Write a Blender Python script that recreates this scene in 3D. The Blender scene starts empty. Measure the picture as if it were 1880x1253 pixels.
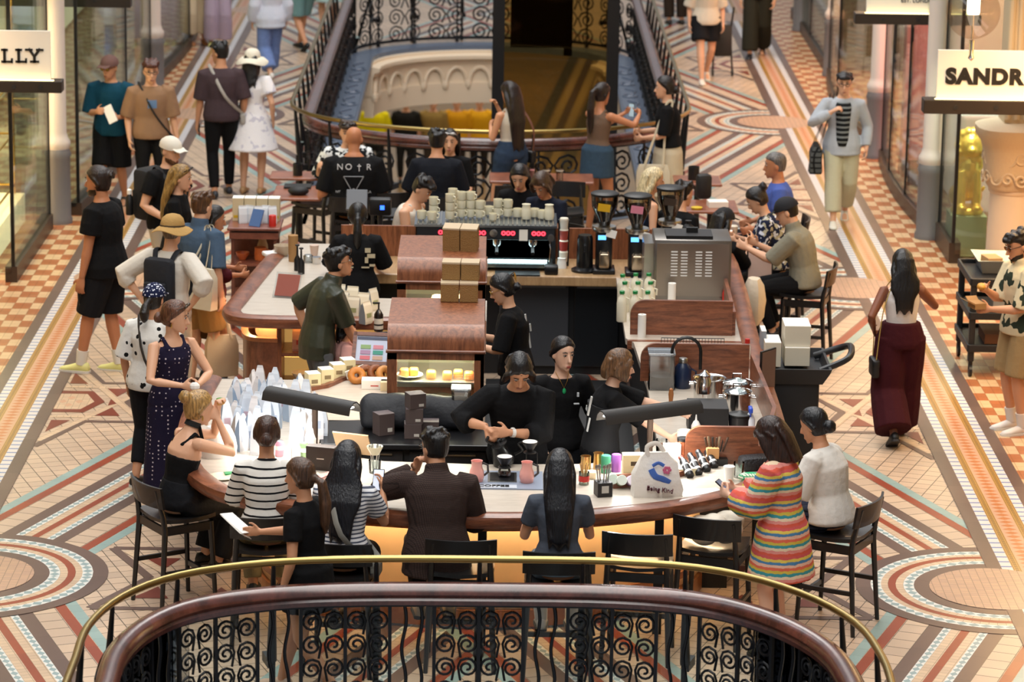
import bpy, bmesh, math, random
import numpy as np
from mathutils import Vector as V, Matrix as M
random.seed(7)
PI=math.pi
SC=bpy.context.scene; COL=SC.collection
# ---------------------------------------------------------------- camera model
CW,CH,CF=1880,1253,6000.0
CC=V((.0336,0,7.2)); _p,_y,_r=math.radians(13.619),math.radians(.3932),math.radians(.9165)
CFW=V((math.sin(_y)*math.cos(_p),math.cos(_y)*math.cos(_p),-math.sin(_p)))
_R=V((math.cos(_y),-math.sin(_y),0)); _U=_R.cross(CFW)
CR=_R*math.cos(_r)+_U*math.sin(_r); CU=_U*math.cos(_r)-_R*math.sin(_r)
def ray(x,y): return CFW+CR*((x-CW/2)/CF)-CU*((y-CH/2)/CF)
def G(x,y,z=0.):
    "the place at height z seen at photograph pixel x,y"
    d=ray(x,y); return CC+d*((z-CC.z)/d.z)
def GYp(x,y,Y):
    d=ray(x,y); return CC+d*(Y/d.y)
def mpp(p): return (p-CC).dot(CFW)/CF      # metres per photograph pixel there
# ---------------------------------------------------------------- materials
def lin(h):
    if isinstance(h,str):
        h=h.lstrip('#'); c=[int(h[i:i+2],16)/255 for i in (0,2,4)]
    else: c=h
    return tuple(((v/12.92) if v<=.04045 else ((v+.055)/1.055)**2.4) for v in c)+(1,)
_mats={}
def new_mat(name):
    m=bpy.data.materials.new(name); m.use_nodes=True
    nt=m.node_tree; b=nt.nodes['Principled BSDF']
    return m,nt,b
def mat(col,rough=.5,metal=0.,spec=.5,trans=0.,emit=0.,bump=0.,bscale=60.,alpha=1.,var=0.,coat=0.,name=None,ecol=None):
    key=(col,rough,metal,spec,trans,emit,bump,bscale,alpha,var,coat,ecol)
    if key in _mats: return _mats[key]
    m,nt,b=new_mat(name or 'surface'); N=nt.nodes; L=nt.links
    c=lin(col); b.inputs['Base Color'].default_value=c
    b.inputs['Roughness'].default_value=rough; b.inputs['Metallic'].default_value=metal
    b.inputs['Specular IOR Level'].default_value=spec; b.inputs['Transmission Weight'].default_value=trans
    b.inputs['Alpha'].default_value=alpha; b.inputs['Coat Weight'].default_value=coat
    if emit: b.inputs['Emission Color'].default_value=lin(ecol) if ecol else c; b.inputs['Emission Strength'].default_value=emit
    if bump or var:
        t=N.new('ShaderNodeTexCoord'); n=N.new('ShaderNodeTexNoise'); n.inputs['Scale'].default_value=bscale; n.inputs['Detail'].default_value=3
        L.new(t.outputs['Object'],n.inputs['Vector'])
        if bump:
            bp=N.new('ShaderNodeBump'); bp.inputs['Strength'].default_value=bump; bp.inputs['Distance'].default_value=.02
            L.new(n.outputs['Fac'],bp.inputs['Height']); L.new(bp.outputs['Normal'],b.inputs['Normal'])
        if var:
            r=N.new('ShaderNodeHueSaturation'); r.inputs['Color'].default_value=c
            mr=N.new('ShaderNodeMapRange'); mr.inputs[1].default_value=.3; mr.inputs[2].default_value=.7
            mr.inputs[3].default_value=1-var; mr.inputs[4].default_value=1+var
            L.new(n.outputs['Fac'],mr.inputs[0]); L.new(mr.outputs[0],r.inputs['Value']); L.new(r.outputs[0],b.inputs['Base Color'])
    _mats[key]=m; return m
class NT:
    "small helper to chain shader nodes"
    def __init__(s,name,rough=.5,**k):
        s.m,s.nt,s.b=new_mat(name); s.b.inputs['Roughness'].default_value=rough
        for a,v in k.items(): s.b.inputs[a.replace('_',' ')].default_value=v
        s.tc=s.nt.nodes.new('ShaderNodeTexCoord')
    def n(s,t,ins=None,**k):
        o=s.nt.nodes.new('ShaderNode'+t)
        for a,v in k.items(): setattr(o,a,v)
        for a,v in (ins or {}).items():
            if hasattr(v,'is_linked') or isinstance(v,bpy.types.NodeSocket): s.nt.links.new(v,o.inputs[a])
            else: o.inputs[a].default_value=v
        return o
    def math(s,op,a,b=0.,c=0.): return s.n('Math',{0:a,1:b,2:c},operation=op).outputs[0]
    def sep(s,v):
        o=s.n('SeparateXYZ',{0:v}); return o.outputs[0],o.outputs[1],o.outputs[2]
    def comb(s,x=0.,y=0.,z=0.): return s.n('CombineXYZ',{0:x,1:y,2:z}).outputs[0]
    def mix(s,f,a,b):
        o=s.nt.nodes.new('ShaderNodeMix'); o.data_type='RGBA'
        for i,v in ((0,f),(6,a),(7,b)):
            if isinstance(v,bpy.types.NodeSocket): s.nt.links.new(v,o.inputs[i])
            else: o.inputs[i].default_value=lin(v) if isinstance(v,str) else v
        return o.outputs[2]
    def base(s,c): s.nt.links.new(c,s.b.inputs['Base Color']); return s
    def bump(s,h,st=.3,d=.01):
        o=s.n('Bump',{'Strength':st,'Distance':d,'Height':h}); s.nt.links.new(o.outputs[0],s.b.inputs['Normal']); return s
def wood(c1,c2,scale=(1,1,1),rough=.35,name='wood grain',coat=.3):
    key=('wood',c1,c2,scale,rough)
    if key in _mats: return _mats[key]
    t=NT(name,rough); t.b.inputs['Coat Weight'].default_value=coat; t.b.inputs['Coat Roughness'].default_value=.25
    mp=t.n('Mapping',{0:t.tc.outputs['Object'],3:scale})
    a=t.n('TexNoise',{'Vector':mp.outputs[0],'Scale':6.,'Detail':6.,'Distortion':.6})
    b=t.n('TexNoise',{'Vector':mp.outputs[0],'Scale':40.,'Detail':2.})
    f=t.math('ADD',t.math('MULTIPLY',a.outputs['Fac'],.75),t.math('MULTIPLY',b.outputs['Fac'],.25))
    r=t.n('MapRange',{0:f,1:.35,2:.65}); t.base(t.mix(r.outputs[0],c1,c2)); _mats[key]=t.m; return t.m
# ---------------------------------------------------------------- meshes
class MB:
    def __init__(s): s.v=[]; s.f=[]; s.mi=[]; s.uv={}; s.k=0
    def add(s,vs,fs,uv=None):
        o=len(s.v); s.v+= [tuple(x) for x in vs]
        for i,f in enumerate(fs):
            if uv: s.uv[len(s.f)]=uv[i]
            s.f.append(tuple(o+j for j in f)); s.mi.append(s.k)
        return s
    def box(s,c,d,rot=None,bev=0.):
        x,y,z=d[0]/2,d[1]/2,d[2]/2
        if bev and min(x,y,z)>bev:
            bm=bmesh.new(); bmesh.ops.create_cube(bm,size=1)
            for q in bm.verts: q.co=V((q.co.x*d[0],q.co.y*d[1],q.co.z*d[2]))
            bmesh.ops.bevel(bm,geom=bm.edges[:],offset=bev,segments=2,affect='EDGES',profile=.5)
            bm.verts.ensure_lookup_table(); vs=[q.co.copy() for q in bm.verts]; fs=[[q.index for q in f.verts] for f in bm.faces]; bm.free()
        else:
            vs=[V((a*x,b*y,e*z)) for a in (-1,1) for b in (-1,1) for e in (-1,1)]
            fs=[(0,1,3,2),(4,6,7,5),(0,4,5,1),(2,3,7,6),(0,2,6,4),(1,5,7,3)]
        m=M.Translation(V(c))@(rot.to_4x4() if rot else M.Identity(4))
        return s.add([m@q for q in vs],fs)
    def rings(s,rs,cap=True,closed=True):
        n=len(rs[0]); vs=[q for r in rs for q in r]; fs=[]
        for i in range(len(rs)-1):
            for j in range(n if closed else n-1):
                k=(j+1)%n; fs.append((i*n+j,i*n+k,(i+1)*n+k,(i+1)*n+j))
        if cap and closed: fs.append(tuple(range(n-1,-1,-1))); fs.append(tuple((len(rs)-1)*n+j for j in range(n)))
        return s.add(vs,fs)
    def lathe(s,c,prof,n=20,axis=None,cap=True):
        "prof: list of (radius,height); axis: rotation matrix"
        m=M.Translation(V(c))@(axis.to_4x4() if axis else M.Identity(4))
        return s.rings([[m@V((r*math.cos(2*PI*j/n),r*math.sin(2*PI*j/n),h)) for j in range(n)] for r,h in prof],cap)
    def cyl(s,a,b,r,r2=None,n=12):
        return s.tube([a,b],[r,r if r2 is None else r2],n)
    def tube(s,pts,rad,n=8,ref=None,cap=True,loop=False):
        pts=[V(p) for p in pts]; k=len(pts)
        if not isinstance(rad,(list,tuple)): rad=[rad]*k
        rs=[]; u=None
        for i,p in enumerate(pts):
            if loop: t=pts[(i+1)%k]-pts[i-1]
            else: t=pts[min(i+1,k-1)]-pts[max(i-1,0)]
            if t.length<1e-9: t=V((0,0,1))
            t.normalize()
            if u is None:
                r=V(ref) if ref else (V((0,0,1)) if abs(t.z)<.9 else V((1,0,0)))
                u=(r-t*r.dot(t)).normalized()
            else:
                u=(u-t*u.dot(t)); u=u.normalized() if u.length>1e-6 else t.orthogonal().normalized()
            w=t.cross(u); q=rad[i]; a,b=(q if isinstance(q,(tuple,list)) else (q,q))
            rs.append([p+u*(a*math.cos(2*PI*j/n))+w*(b*math.sin(2*PI*j/n)) for j in range(n)])
        if loop: rs.append(rs[0]); cap=False
        return s.rings(rs,cap)
    def ell(s,c,r,n=12,rot=None,k=8):
        m=M.Translation(V(c))@(rot.to_4x4() if rot else M.Identity(4)); rs=[]
        for i in range(1,k):
            a=PI*i/k; rs.append([m@V((r[0]*math.sin(a)*math.cos(2*PI*j/n),r[1]*math.sin(a)*math.sin(2*PI*j/n),-r[2]*math.cos(a))) for j in range(n)])
        return s.rings(rs)
    def prism(s,poly,z0,z1):
        n=len(poly); return s.rings([[V((p[0],p[1],z0)) for p in poly],[V((p[0],p[1],z1)) for p in poly]])
    def sheet(s,a,b):
        "strip of quads between two equal polylines"
        n=len(a); return s.add(list(a)+list(b),[(i,i+1,n+i+1,n+i) for i in range(n-1)])
    def wall(s,path,z0,z1,th):
        "upright wall of thickness th following a plan path"
        n=len(path); P=[V((p[0],p[1],0)) for p in path]; L=[];R=[]
        for i in range(n):
            t=(P[min(i+1,n-1)]-P[max(i-1,0)]).normalized(); w=V((-t.y,t.x,0))*th/2
            L.append(P[i]+w); R.append(P[i]-w)
        up=lambda q,z: V((q.x,q.y,z))
        return s.rings([[up(R[i],z0),up(L[i],z0),up(L[i],z1),up(R[i],z1)] for i in range(n)])
    def sweep(s,path,prof,loop=False):
        "sweep a profile of (out,up) offsets along a plan path of 3-D points"
        n=len(path); P=[V(p) for p in path]; rs=[]
        for i in range(n):
            t=(P[(i+1)%n]-P[i-1]) if loop else (P[min(i+1,n-1)]-P[max(i-1,0)])
            t.z=0; t.normalize(); w=V((t.y,-t.x,0))
            rs.append([P[i]+w*a+V((0,0,b)) for a,b in prof])
        if loop: rs.append(rs[0])
        return s.rings(rs,cap=not loop)
    def build(s,name,mats,parent=None,smooth=False,loc=None,auto=True):
        me=bpy.data.meshes.new(name); me.from_pydata(s.v,[],s.f)
        if not isinstance(mats,(list,tuple)): mats=[mats]
        for m in mats: me.materials.append(m)
        if len(mats)>1: me.polygons.foreach_set('material_index',s.mi)
        if s.uv:
            ul=me.uv_layers.new(name='UVMap')
            for i,u in s.uv.items():
                for k,li in enumerate(me.polygons[i].loop_indices): ul.data[li].uv=u[k]
        else:
            bm=bmesh.new(); bm.from_mesh(me); bmesh.ops.recalc_face_normals(bm,faces=bm.faces[:]); bm.to_mesh(me); bm.free()
        if smooth:
            me.polygons.foreach_set('use_smooth',[True]*len(me.polygons))
            if auto:
                try: me.set_sharp_from_angle(angle=math.radians(45))
                except Exception: pass
        o=bpy.data.objects.new(name,me); COL.objects.link(o)
        if parent: o.parent=parent
        if loc is not None: o.location=loc
        return o
def tag(o,label=None,cat=None,group=None,kind=None):
    if label: o['label']=label
    if cat: o['category']=cat
    if group: o['group']=group
    if kind: o['kind']=kind
    return o
def thing(name,label,cat,loc=(0,0,0),rz=0.,group=None):
    o=bpy.data.objects.new(name,None); o.empty_display_size=.1; COL.objects.link(o); o.location=loc; o.rotation_euler=(0,0,rz)
    return tag(o,label,cat,group)
def dup(root,loc,rz,label=None,group=None):
    r=root.copy(); COL.objects.link(r); r.location=loc; r.rotation_euler=(0,0,rz)
    if label: r['label']=label
    if group: r['group']=group
    for ch in list(root.children):
        c=ch.copy(); COL.objects.link(c); c.parent=r
        for g in ch.children:
            d=g.copy(); COL.objects.link(d); d.parent=c
    return r
def rot(x=0,y=0,z=0): return (M.Rotation(z,3,'Z')@M.Rotation(y,3,'Y')@M.Rotation(x,3,'X'))
def spline(pts,n=6,closed=False):
    "Catmull-Rom through points"
    P=[V(p) if len(p)==3 else V((p[0],p[1],0)) for p in pts]; k=len(P); out=[]
    rng=range(k if closed else k-1)
    for i in rng:
        a,b,c,d=(P[(i-1)%k],P[i],P[(i+1)%k],P[(i+2)%k]) if closed else (P[max(i-1,0)],P[i],P[i+1],P[min(i+2,k-1)])
        for j in range(n):
            t=j/n; out.append(.5*((2*b)+(c-a)*t+(2*a-5*b+4*c-d)*t*t+(3*b-a-3*c+d)*t*t*t))
    if not closed: out.append(P[-1])
    return out
def text_mesh(name,s,size,m,parent,loc,rotm,depth=.004,bold=0.,font=None):
    cu=bpy.data.curves.new(name,'FONT'); cu.body=s; cu.size=size; cu.extrude=depth; cu.offset=bold; cu.space_character=1.12 if bold>.006 else 1.; cu.align_x='CENTER'; cu.align_y='CENTER'
    o=bpy.data.objects.new(name,cu); COL.objects.link(o)
    dg=bpy.context.evaluated_depsgraph_get(); me=bpy.data.meshes.new_from_object(o.evaluated_get(dg)); bpy.data.objects.remove(o)
    me.materials.clear(); me.materials.append(m)
    q=bpy.data.objects.new(name,me); COL.objects.link(q); q.parent=parent
    q.matrix_local=M.Translation(V(loc))@rotm.to_4x4(); return q
WALNUT=wood('#5a321f','#8a5236',(1,8,1)); WALNUT_X=wood('#5c3220','#94593c',(1,1,8)); WALNUT_V=wood('#66381f','#9c5f3c',(6,6,.6),.42,coat=.1)
MAHOG=wood('#37191a' if 0 else '#381a14','#64342a',(1,1,1),.25,coat=.6)
BLACK=mat('#0c0c0d',.45); BLACKM=mat('#101012',.6); DARK=mat('#1b1b1d',.5); STEEL=mat('#b9b9b6',.28,1.); CHROME=mat('#d8d8d8',.12,1.)
BRASS=mat('#a08a55',.3,1.); GOLDM=mat('#c8a050',.3,1.); WHITE=mat('#e9e7e2',.5); PAPER=mat('#f0ede6',.7); CREAM=mat('#e6dcc0',.45)
KRAFT=mat('#a07848',.8,bump=.1); IRON=mat('#15171b',.42,.3); GREYP=mat('#6d6b6c',.45); STONE=mat('#b9a68a',.7,bump=.2,bscale=30)
CERAM=mat('#e3dcc0',.25); PINK=mat('#e8a59a',.35); RED=mat('#c0281f',.4); GREEN=mat('#12803f',.4); BLUEP=mat('#1f4fb0',.4)
GLASS=None
def glass(col='#ffffff',rough=.0,mixv=.12,name='glass',gloss=.9,fres=True,fk=1.):
    "thin clear pane: mostly transparent with a mirror-like sheen"
    key=('glass',col,rough,mixv,gloss,fres,fk)
    if key in _mats: return _mats[key]
    m=bpy.data.materials.new(name); m.use_nodes=True; nt=m.node_tree; nt.nodes.clear()
    o=nt.nodes.new('ShaderNodeOutputMaterial'); t=nt.nodes.new('ShaderNodeBsdfTransparent'); g=nt.nodes.new('ShaderNodeBsdfGlossy'); x=nt.nodes.new('ShaderNodeMixShader')
    t.inputs[0].default_value=lin(col); g.inputs[0].default_value=(gloss,gloss,gloss,1); g.inputs['Roughness'].default_value=rough
    fr=nt.nodes.new('ShaderNodeFresnel'); fr.inputs[0].default_value=1.45
    ad=nt.nodes.new('ShaderNodeMath'); ad.operation='MULTIPLY_ADD'; ad.inputs[1].default_value=fk; ad.inputs[2].default_value=mixv; ad.use_clamp=True
    ad.inputs[0].default_value=0.
    if fres: nt.links.new(fr.outputs[0],ad.inputs[0])
    nt.links.new(ad.outputs[0],x.inputs[0])
    nt.links.new(t.outputs[0],x.inputs[1]); nt.links.new(g.outputs[0],x.inputs[2]); nt.links.new(x.outputs[0],o.inputs[0])
    _mats[key]=m; return m
GLASS=glass('#f4fbfa',0.,.03)
# ================================================================ camera, light
cam=bpy.data.cameras.new('camera'); cam.sensor_width=36; cam.lens=CF/CW*36; cam.clip_end=300
co=bpy.data.objects.new('camera',cam); COL.objects.link(co)
co.matrix_world=M.Translation(CC)@M((CR,CU,-CFW)).transposed().to_4x4()
SC.camera=co; cam.dof.use_dof=True; cam.dof.focus_distance=23.2; cam.dof.aperture_fstop=3.0
SC.view_settings.view_transform='Standard'; SC.view_settings.look='None'; SC.view_settings.exposure=0.0; SC.view_settings.gamma=1
w=bpy.data.worlds.new('world'); SC.world=w; w.use_nodes=True
w.node_tree.nodes['Background'].inputs[0].default_value=(.92,.95,1,1); w.node_tree.nodes['Background'].inputs[1].default_value=.40
def area(name,loc,rotm,sx,sy,power,col=(1,1,1),spread=180):
    l=bpy.data.lights.new(name,'AREA'); l.shape='RECTANGLE'; l.size=sx; l.size_y=sy; l.energy=power; l.color=col; l.spread=math.radians(spread)
    o=bpy.data.objects.new(name,l); COL.objects.link(o); o.matrix_world=M.Translation(V(loc))@rotm.to_4x4(); return o
area('skylight',(0,27,17),rot(0),7,46,5600,(1,.97,.93))
area('skylight',(-7,24,15),rot(0,math.radians(-28)),3,30,900,(.92,.96,1))
# ================================================================ floor
def tiles(name,cols,size,ang,mort='#6f6253',mw=.004,row=None,uv=False,rough=.32,mirror=True):
    t=NT(name,rough); t.b.inputs['Specular IOR Level'].default_value=.35
    if uv: vec=t.tc.outputs['UV']
    else:
        x,y,z=t.sep(t.tc.outputs['Object'])
        if mirror: x=t.math('ABSOLUTE',x)
        ca,sa=math.cos(ang),math.sin(ang)
        vec=t.comb(t.math('ADD',t.math('MULTIPLY',x,ca),t.math('MULTIPLY',y,sa)),t.math('SUBTRACT',t.math('MULTIPLY',y,ca),t.math('MULTIPLY',x,sa)))
    br=t.n('TexBrick',{'Vector':vec,'Color1':lin(cols[0]),'Color2':lin(cols[1]),'Mortar':lin(mort),'Scale':1.,'Mortar Size':mw,'Mortar Smooth':.2,'Bias':0.,'Brick Width':size,'Row Height':row or size},offset=0.)
    n=t.n('TexNoise',{'Vector':t.tc.outputs['Object'],'Scale':1.3,'Detail':4.})
    mr=t.n('MapRange',{0:n.outputs['Fac'],1:.3,2:.7,3:.90,4:1.08})
    hs=t.n('HueSaturation',{'Value':mr.outputs[0],'Color':br.outputs['Color']}); t.base(hs.outputs[0]); return t.m
TA=math.atan(3.69/9.83)
F_FIELD=tiles('pale tile field',('#cdb399','#bca58f'),.13,-TA,mw=.004,mort='#5f5346')
F_TILE=tiles('pale tile strip',('#ceb499','#bea690'),.17,0,uv=True,mw=.005,mort='#5f5346')
F_CREAM=tiles('cream tile',('#d3b899','#c6ab90'),.06,0,uv=True,mw=.0025,mort='#9a866f')
F_BROWN=tiles('brown tile',('#6b564d','#614e47'),.5,0,uv=True,mw=.002,mort='#54443d')
F_RED=tiles('red tile',('#98482f','#8c4230'),.3,0,uv=True,mw=.0015,mort='#7a3a2c')
F_TEAL=tiles('teal tile',('#94aba5','#8aa19c'),.15,0,uv=True,mw=.002,mort='#7c908c')
F_DISC=tiles('terracotta cream disc',('#caa385','#bb9781'),.06,0,mirror=False,mw=.003,row=.03,mort='#8a735f')
def uvpat(name,fn,rough=.32):
    t=NT(name,rough); t.b.inputs['Specular IOR Level'].default_value=.35
    u,v,_=t.sep(t.tc.outputs['UV']); t.base(fn(t,u,v)); return t.m
def diamonds(p,c1,c2,e=1.):
    def f(t,u,v):
        a=t.math('ABSOLUTE',t.math('SUBTRACT',t.math('MULTIPLY',t.math('FRACT',t.math('DIVIDE',u,p)),2.),1.))
        b=t.math('ABSOLUTE',t.math('SUBTRACT',t.math('MULTIPLY',v,2.),1.))
        return t.mix(t.math('LESS_THAN',t.math('ADD',a,b),e),c1,c2)
    return f
def ticks(p,duty,c1,c2):
    return lambda t,u,v: t.mix(t.math('LESS_THAN',t.math('FRACT',t.math('DIVIDE',u,p)),duty),c1,c2)
F_MOSA=uvpat('white and grey-blue mosaic',diamonds(.085,'#d9d9d2','#8fa3a3'))
F_BLUE=uvpat('white and blue border',ticks(.118,.24,'#d2ccc6','#6d80ad'))
F_TERRA=uvpat('terracotta zigzag',diamonds(.095,'#c49a7d','#b9713f',.82))
def goldf(t,u,v):
    m=t.math('MULTIPLY',t.math('GREATER_THAN',v,.28),t.math('LESS_THAN',v,.72)); k=t.math('LESS_THAN',t.math('FRACT',t.math('DIVIDE',u,.03)),.45)
    c=t.mix(t.math('MULTIPLY',m,k),'#b98c46','#3f2c18')
    e=t.math('ADD',t.math('MULTIPLY',t.math('GREATER_THAN',v,.09),t.math('LESS_THAN',v,.15)),t.math('MULTIPLY',t.math('GREATER_THAN',v,.85),t.math('LESS_THAN',v,.91)))
    return t.mix(e,c,'#3f2c18')
F_GOLD=uvpat('gold and brown border',goldf)
def checkm():
    t=NT('orange and cream chequer',.32); t.b.inputs['Specular IOR Level'].default_value=.35
    mp=t.n('Mapping',{0:t.tc.outputs['Object'],3:(1/.17,1/.25,1)}); c=t.n('TexChecker',{'Vector':mp.outputs[0],'Scale':1.,'Color1':lin('#cfae86'),'Color2':lin('#a8673f')})
    b=t.n('TexBrick',{'Vector':t.tc.outputs['Object'],'Color1':(1,1,1,1),'Color2':(.9,.9,.9,1),'Mortar':(.55,.5,.45,1),'Scale':1.,'Mortar Size':.003,'Brick Width':.085,'Row Height':.125},offset=0.)
    o=t.n('Mix',{},data_type='RGBA',blend_type='MULTIPLY'); o.inputs[0].default_value=1; t.nt.links.new(c.outputs['Color'],o.inputs[6]); t.nt.links.new(b.outputs['Color'],o.inputs[7])
    t.base(o.outputs[2]); return t.m
F_CHECK=checkm()
FM=[F_FIELD,F_TILE,F_CREAM,F_BROWN,F_RED,F_TEAL,F_MOSA,F_BLUE,F_TERRA,F_GOLD,F_CHECK,F_DISC]
FI={m:i for i,m in enumerate(FM)}
fl=MB(); lev=[0]; LAY=[1]
def clip(poly,n,d):
    "keep the part of poly (x,y,u,v) with x*n0+y*n1>=d"
    out=[]
    for i in range(len(poly)):
        a,b=poly[i],poly[(i+1)%len(poly)]; da=a[0]*n[0]+a[1]*n[1]-d; db=b[0]*n[0]+b[1]*n[1]-d
        if da>=0: out.append(a)
        if da*db<0:
            t=da/(da-db); out.append(tuple(a[k]+(b[k]-a[k])*t for k in range(4)))
    return out
ZONES=[[((0,1),19.55),((0,-1),-34.7)],[((-1,0),2.12),((0,-1),-19.55),((0,1),10)],[((1,0),2.12),((0,-1),-19.55),((0,1),10)],
       [((-1,0),2.05),((0,1),34.7)],[((1,0),2.05),((0,1),34.7)],[((0,1),49.0),((-1,0),-2.05),((1,0),-2.05)]]
def put(poly,m,z=None,zones=ZONES):
    fl.k=FI[m]
    if z is None: lev[0]+=1; z=.0004*LAY[0]+lev[0]*.000004
    for zn in (zones or [[]]):
        p=poly
        for n,d in zn:
            p=clip(p,n,d)
            if len(p)<3: break
        if len(p)>=3: fl.add([(q[0],q[1],z) for q in p],[tuple(range(len(p)))],[[(q[2],q[3]) for q in p]])
def strip(a,b,o0,o1,m,z=None,zones=ZONES,xl=3.69):
    "floor strip beside the line a-b between offsets o0 and o1 to its left"
    a=V(a);b=V(b);L=(b-a).length; t=(b-a)/L; n=V((-t.y,t.x))
    q=[a+n*o0,b+n*o0,b+n*o1,a+n*o1]; poly=[(q[0].x,q[0].y,0,0),(q[1].x,q[1].y,L,0),(q[2].x,q[2].y,L,1),(q[3].x,q[3].y,0,1)]
    if m in (F_TILE,F_CREAM,F_BROWN,F_RED,F_TEAL): poly=[(p[0],p[1],p[2],p[3]*abs(o1-o0)) for p in poly]
    if xl:
        poly=clip(poly,(1,0),-xl); poly=clip(poly,(-1,0),-xl) if len(poly)>2 else poly
    if len(poly)>2: put(poly,m,z,zones)
# base field and chequer sides
def curve_end(y0,y1,s): return [(-2.12,y0)]+[(2.12*math.sin(a)*1.0,y0+(y1-y0)*math.cos(a)) for a in [math.radians(k) for k in range(-80,81,10)]]+[(2.12,y0)]
put([(-4.35,19.5,0,0),(4.35,19.5,0,0),(4.35,35,0,0),(-4.35,35,0,0)],F_FIELD,0,None)
for sx in (-1,1):
    put([(sx*2.1,10,0,0),(sx*4.35,10,0,0),(sx*4.35,19.5,0,0),(sx*2.1,19.5,0,0)][::sx],F_FIELD,0,None)
    put([(sx*2.0,35,0,0),(sx*4.35,35,0,0),(sx*4.35,62,0,0),(sx*2.0,62,0,0)][::sx],F_FIELD,0,None)
    put([(sx*4.3,10,0,0),(sx*6.6,10,0,0),(sx*6.6,62,0,0),(sx*4.3,62,0,0)][::sx],F_CHECK,0.0001,None)
put([(-2.05,48.7,0,0),(2.05,48.7,0,0),(2.05,62,0,0),(-2.05,62,0,0)],F_FIELD,0,None)
# rounded shoulders of the two openings
for (ys,ye) in ((17.6,19.3),(36.7,35.05),(47.0,48.75)):
    e=[(2.06*math.sin(math.radians(k)),ys+(ye-ys)*math.cos(math.radians(k))) for k in range(-90,91,10)]
    yy=19.5 if ye<20 else (35 if ye<40 else 48.7)
    for (a,b) in zip(e[:-1],e[1:]):
        q=[(a[0],a[1],0,0),(b[0],b[1],0,0),(b[0],yy,0,0),(a[0],yy,0,0)]
        put(q if ye<40 and ye>20 or True else q,F_FIELD,0,None)
YC=[12.52,22.35,32.18,42.0,51.85,61.6]
PROF=[(.605,.52,F_TEAL),(.515,.435,F_RED),(.43,.26,F_TILE),(.26,.155,F_BROWN),(.155,.1,F_MOSA),(.1,.03,F_CREAM),(.03,-.03,F_RED)]
for sx in (-1,1):
    for yc in YC:
        for sy in (-1,1):
            a=(sx*3.69,yc); b=(0,yc+sy*9.83)
            LAY[0]=1 if sx*sy>0 else 2
            for o1,o0,m in PROF:
                strip(a,b,o0,o1,m)
                if o0>0: strip(a,b,-o1,-o0,m)
# star panels against the side bands
LAY[0]=3
for sx in (-1,1):
    for yc in [17.43]+[(YC[i]+YC[i+1])/2 for i in range(1,4)]:
        pt=lambda x,y: (sx*x,yc+y)
        ol=[(3.69,1.46),(3.38,.65),(2.84,.65),(3.08,0),(2.84,-.65),(3.38,-.65),(3.69,-1.46)]
        for p,q in zip(ol[:-1],ol[1:]): strip(pt(*p),pt(*q),-.035,.035,F_BROWN)
        for s in (-1,1):
            for tri in ([(3.10,.46),(3.34,.46),(3.2,.17)],[(3.12,0),(3.24,.13),(3.24,-.13)][::s],[(3.5,.62),(3.66,.62),(3.66,1.0)]):
                put([(sx*x,yc+s*y,0,0) for x,y in tri],F_RED)
            strip(pt(3.69,s*1.28),pt(2.93,-s*.55),-.035,.035,F_CREAM); strip(pt(3.69,s*.5),pt(3.3,s*.5),-.03,.03,F_CREAM)
        hx=[(3.28,0),(3.42,.36),(3.69,.36),(3.69,-.36),(3.42,-.36)]
        put([(sx*x,yc+y,0,0) for x,y in hx],F_RED); hx=[(3.37,0),(3.46,.26),(3.69,.26),(3.69,-.26),(3.46,-.26)]
        put([(sx*x,yc+y,x,y) for x,y in hx],F_CREAM)
        for x,y in ((3.5,0),(3.58,.12),(3.58,-.12),(3.64,0)): put([(sx*(x+.04),yc+y,0,0),(sx*x,yc+y+.06,0,0),(sx*(x-.04),yc+y,0,0),(sx*x,yc+y-.06,0,0)],F_TERRA)
    for yc in YC[1:4]:
        pt=lambda x,y: (sx*x,yc+y)
        ol=[(1.5,.7),(2.36,.7),(2.72,.7),(2.38,0),(2.72,-.7),(2.36,-.7),(1.5,-.7)]
        for p,q in zip(ol[:-1],ol[1:]): strip(pt(*p),pt(*q),-.035,.035,F_BROWN)
        for s in (-1,1):
            for tri in ([(2.5,.47),(2.24,.47),(2.34,.2)],[(2.45,-.47),(2.2,-.47),(2.3,-.2)],[(1.7,.47),(1.95,.47),(1.85,.2)]): put([(sx*x,yc+s*y,0,0) for x,y in tri],F_RED)
            strip(pt(2.6,s*.62),pt(1.8,-s*.62),-.035,.035,F_CREAM)
# rings round each disc
LAY[0]=12
def ring(cx,cy,r0,r1,m,sx,half=True):
    z=.0004*LAY[0]; n=48; rm=(r0+r1)/2
    for k in range(n):
        a,b=2*PI*k/n,2*PI*(k+1)/n
        if half and math.cos((a+b)/2)*sx>.04: continue
        P=lambda r,t: (cx+r*math.cos(t),cy+r*math.sin(t))
        vv=(lambda v: v) if m is F_MOSA else (lambda v: v*(r1-r0))
        put([P(r0,a)+(rm*a,0),P(r1,a)+(rm*a,vv(1)),P(r1,b)+(rm*b,vv(1)),P(r0,b)+(rm*b,0)],m,z,None)
for sx in (-1,1):
    for yc in YC[:-1]:
        for r0,r1,m in ((.9,1.01,F_BROWN),(.825,.9,F_MOSA),(.775,.825,F_CREAM),(.72,.775,F_RED),(.665,.72,F_CREAM),(.59,.665,F_MOSA)): ring(sx*3.69,yc,r0,r1,m,sx)
LAY[0]=13
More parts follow.
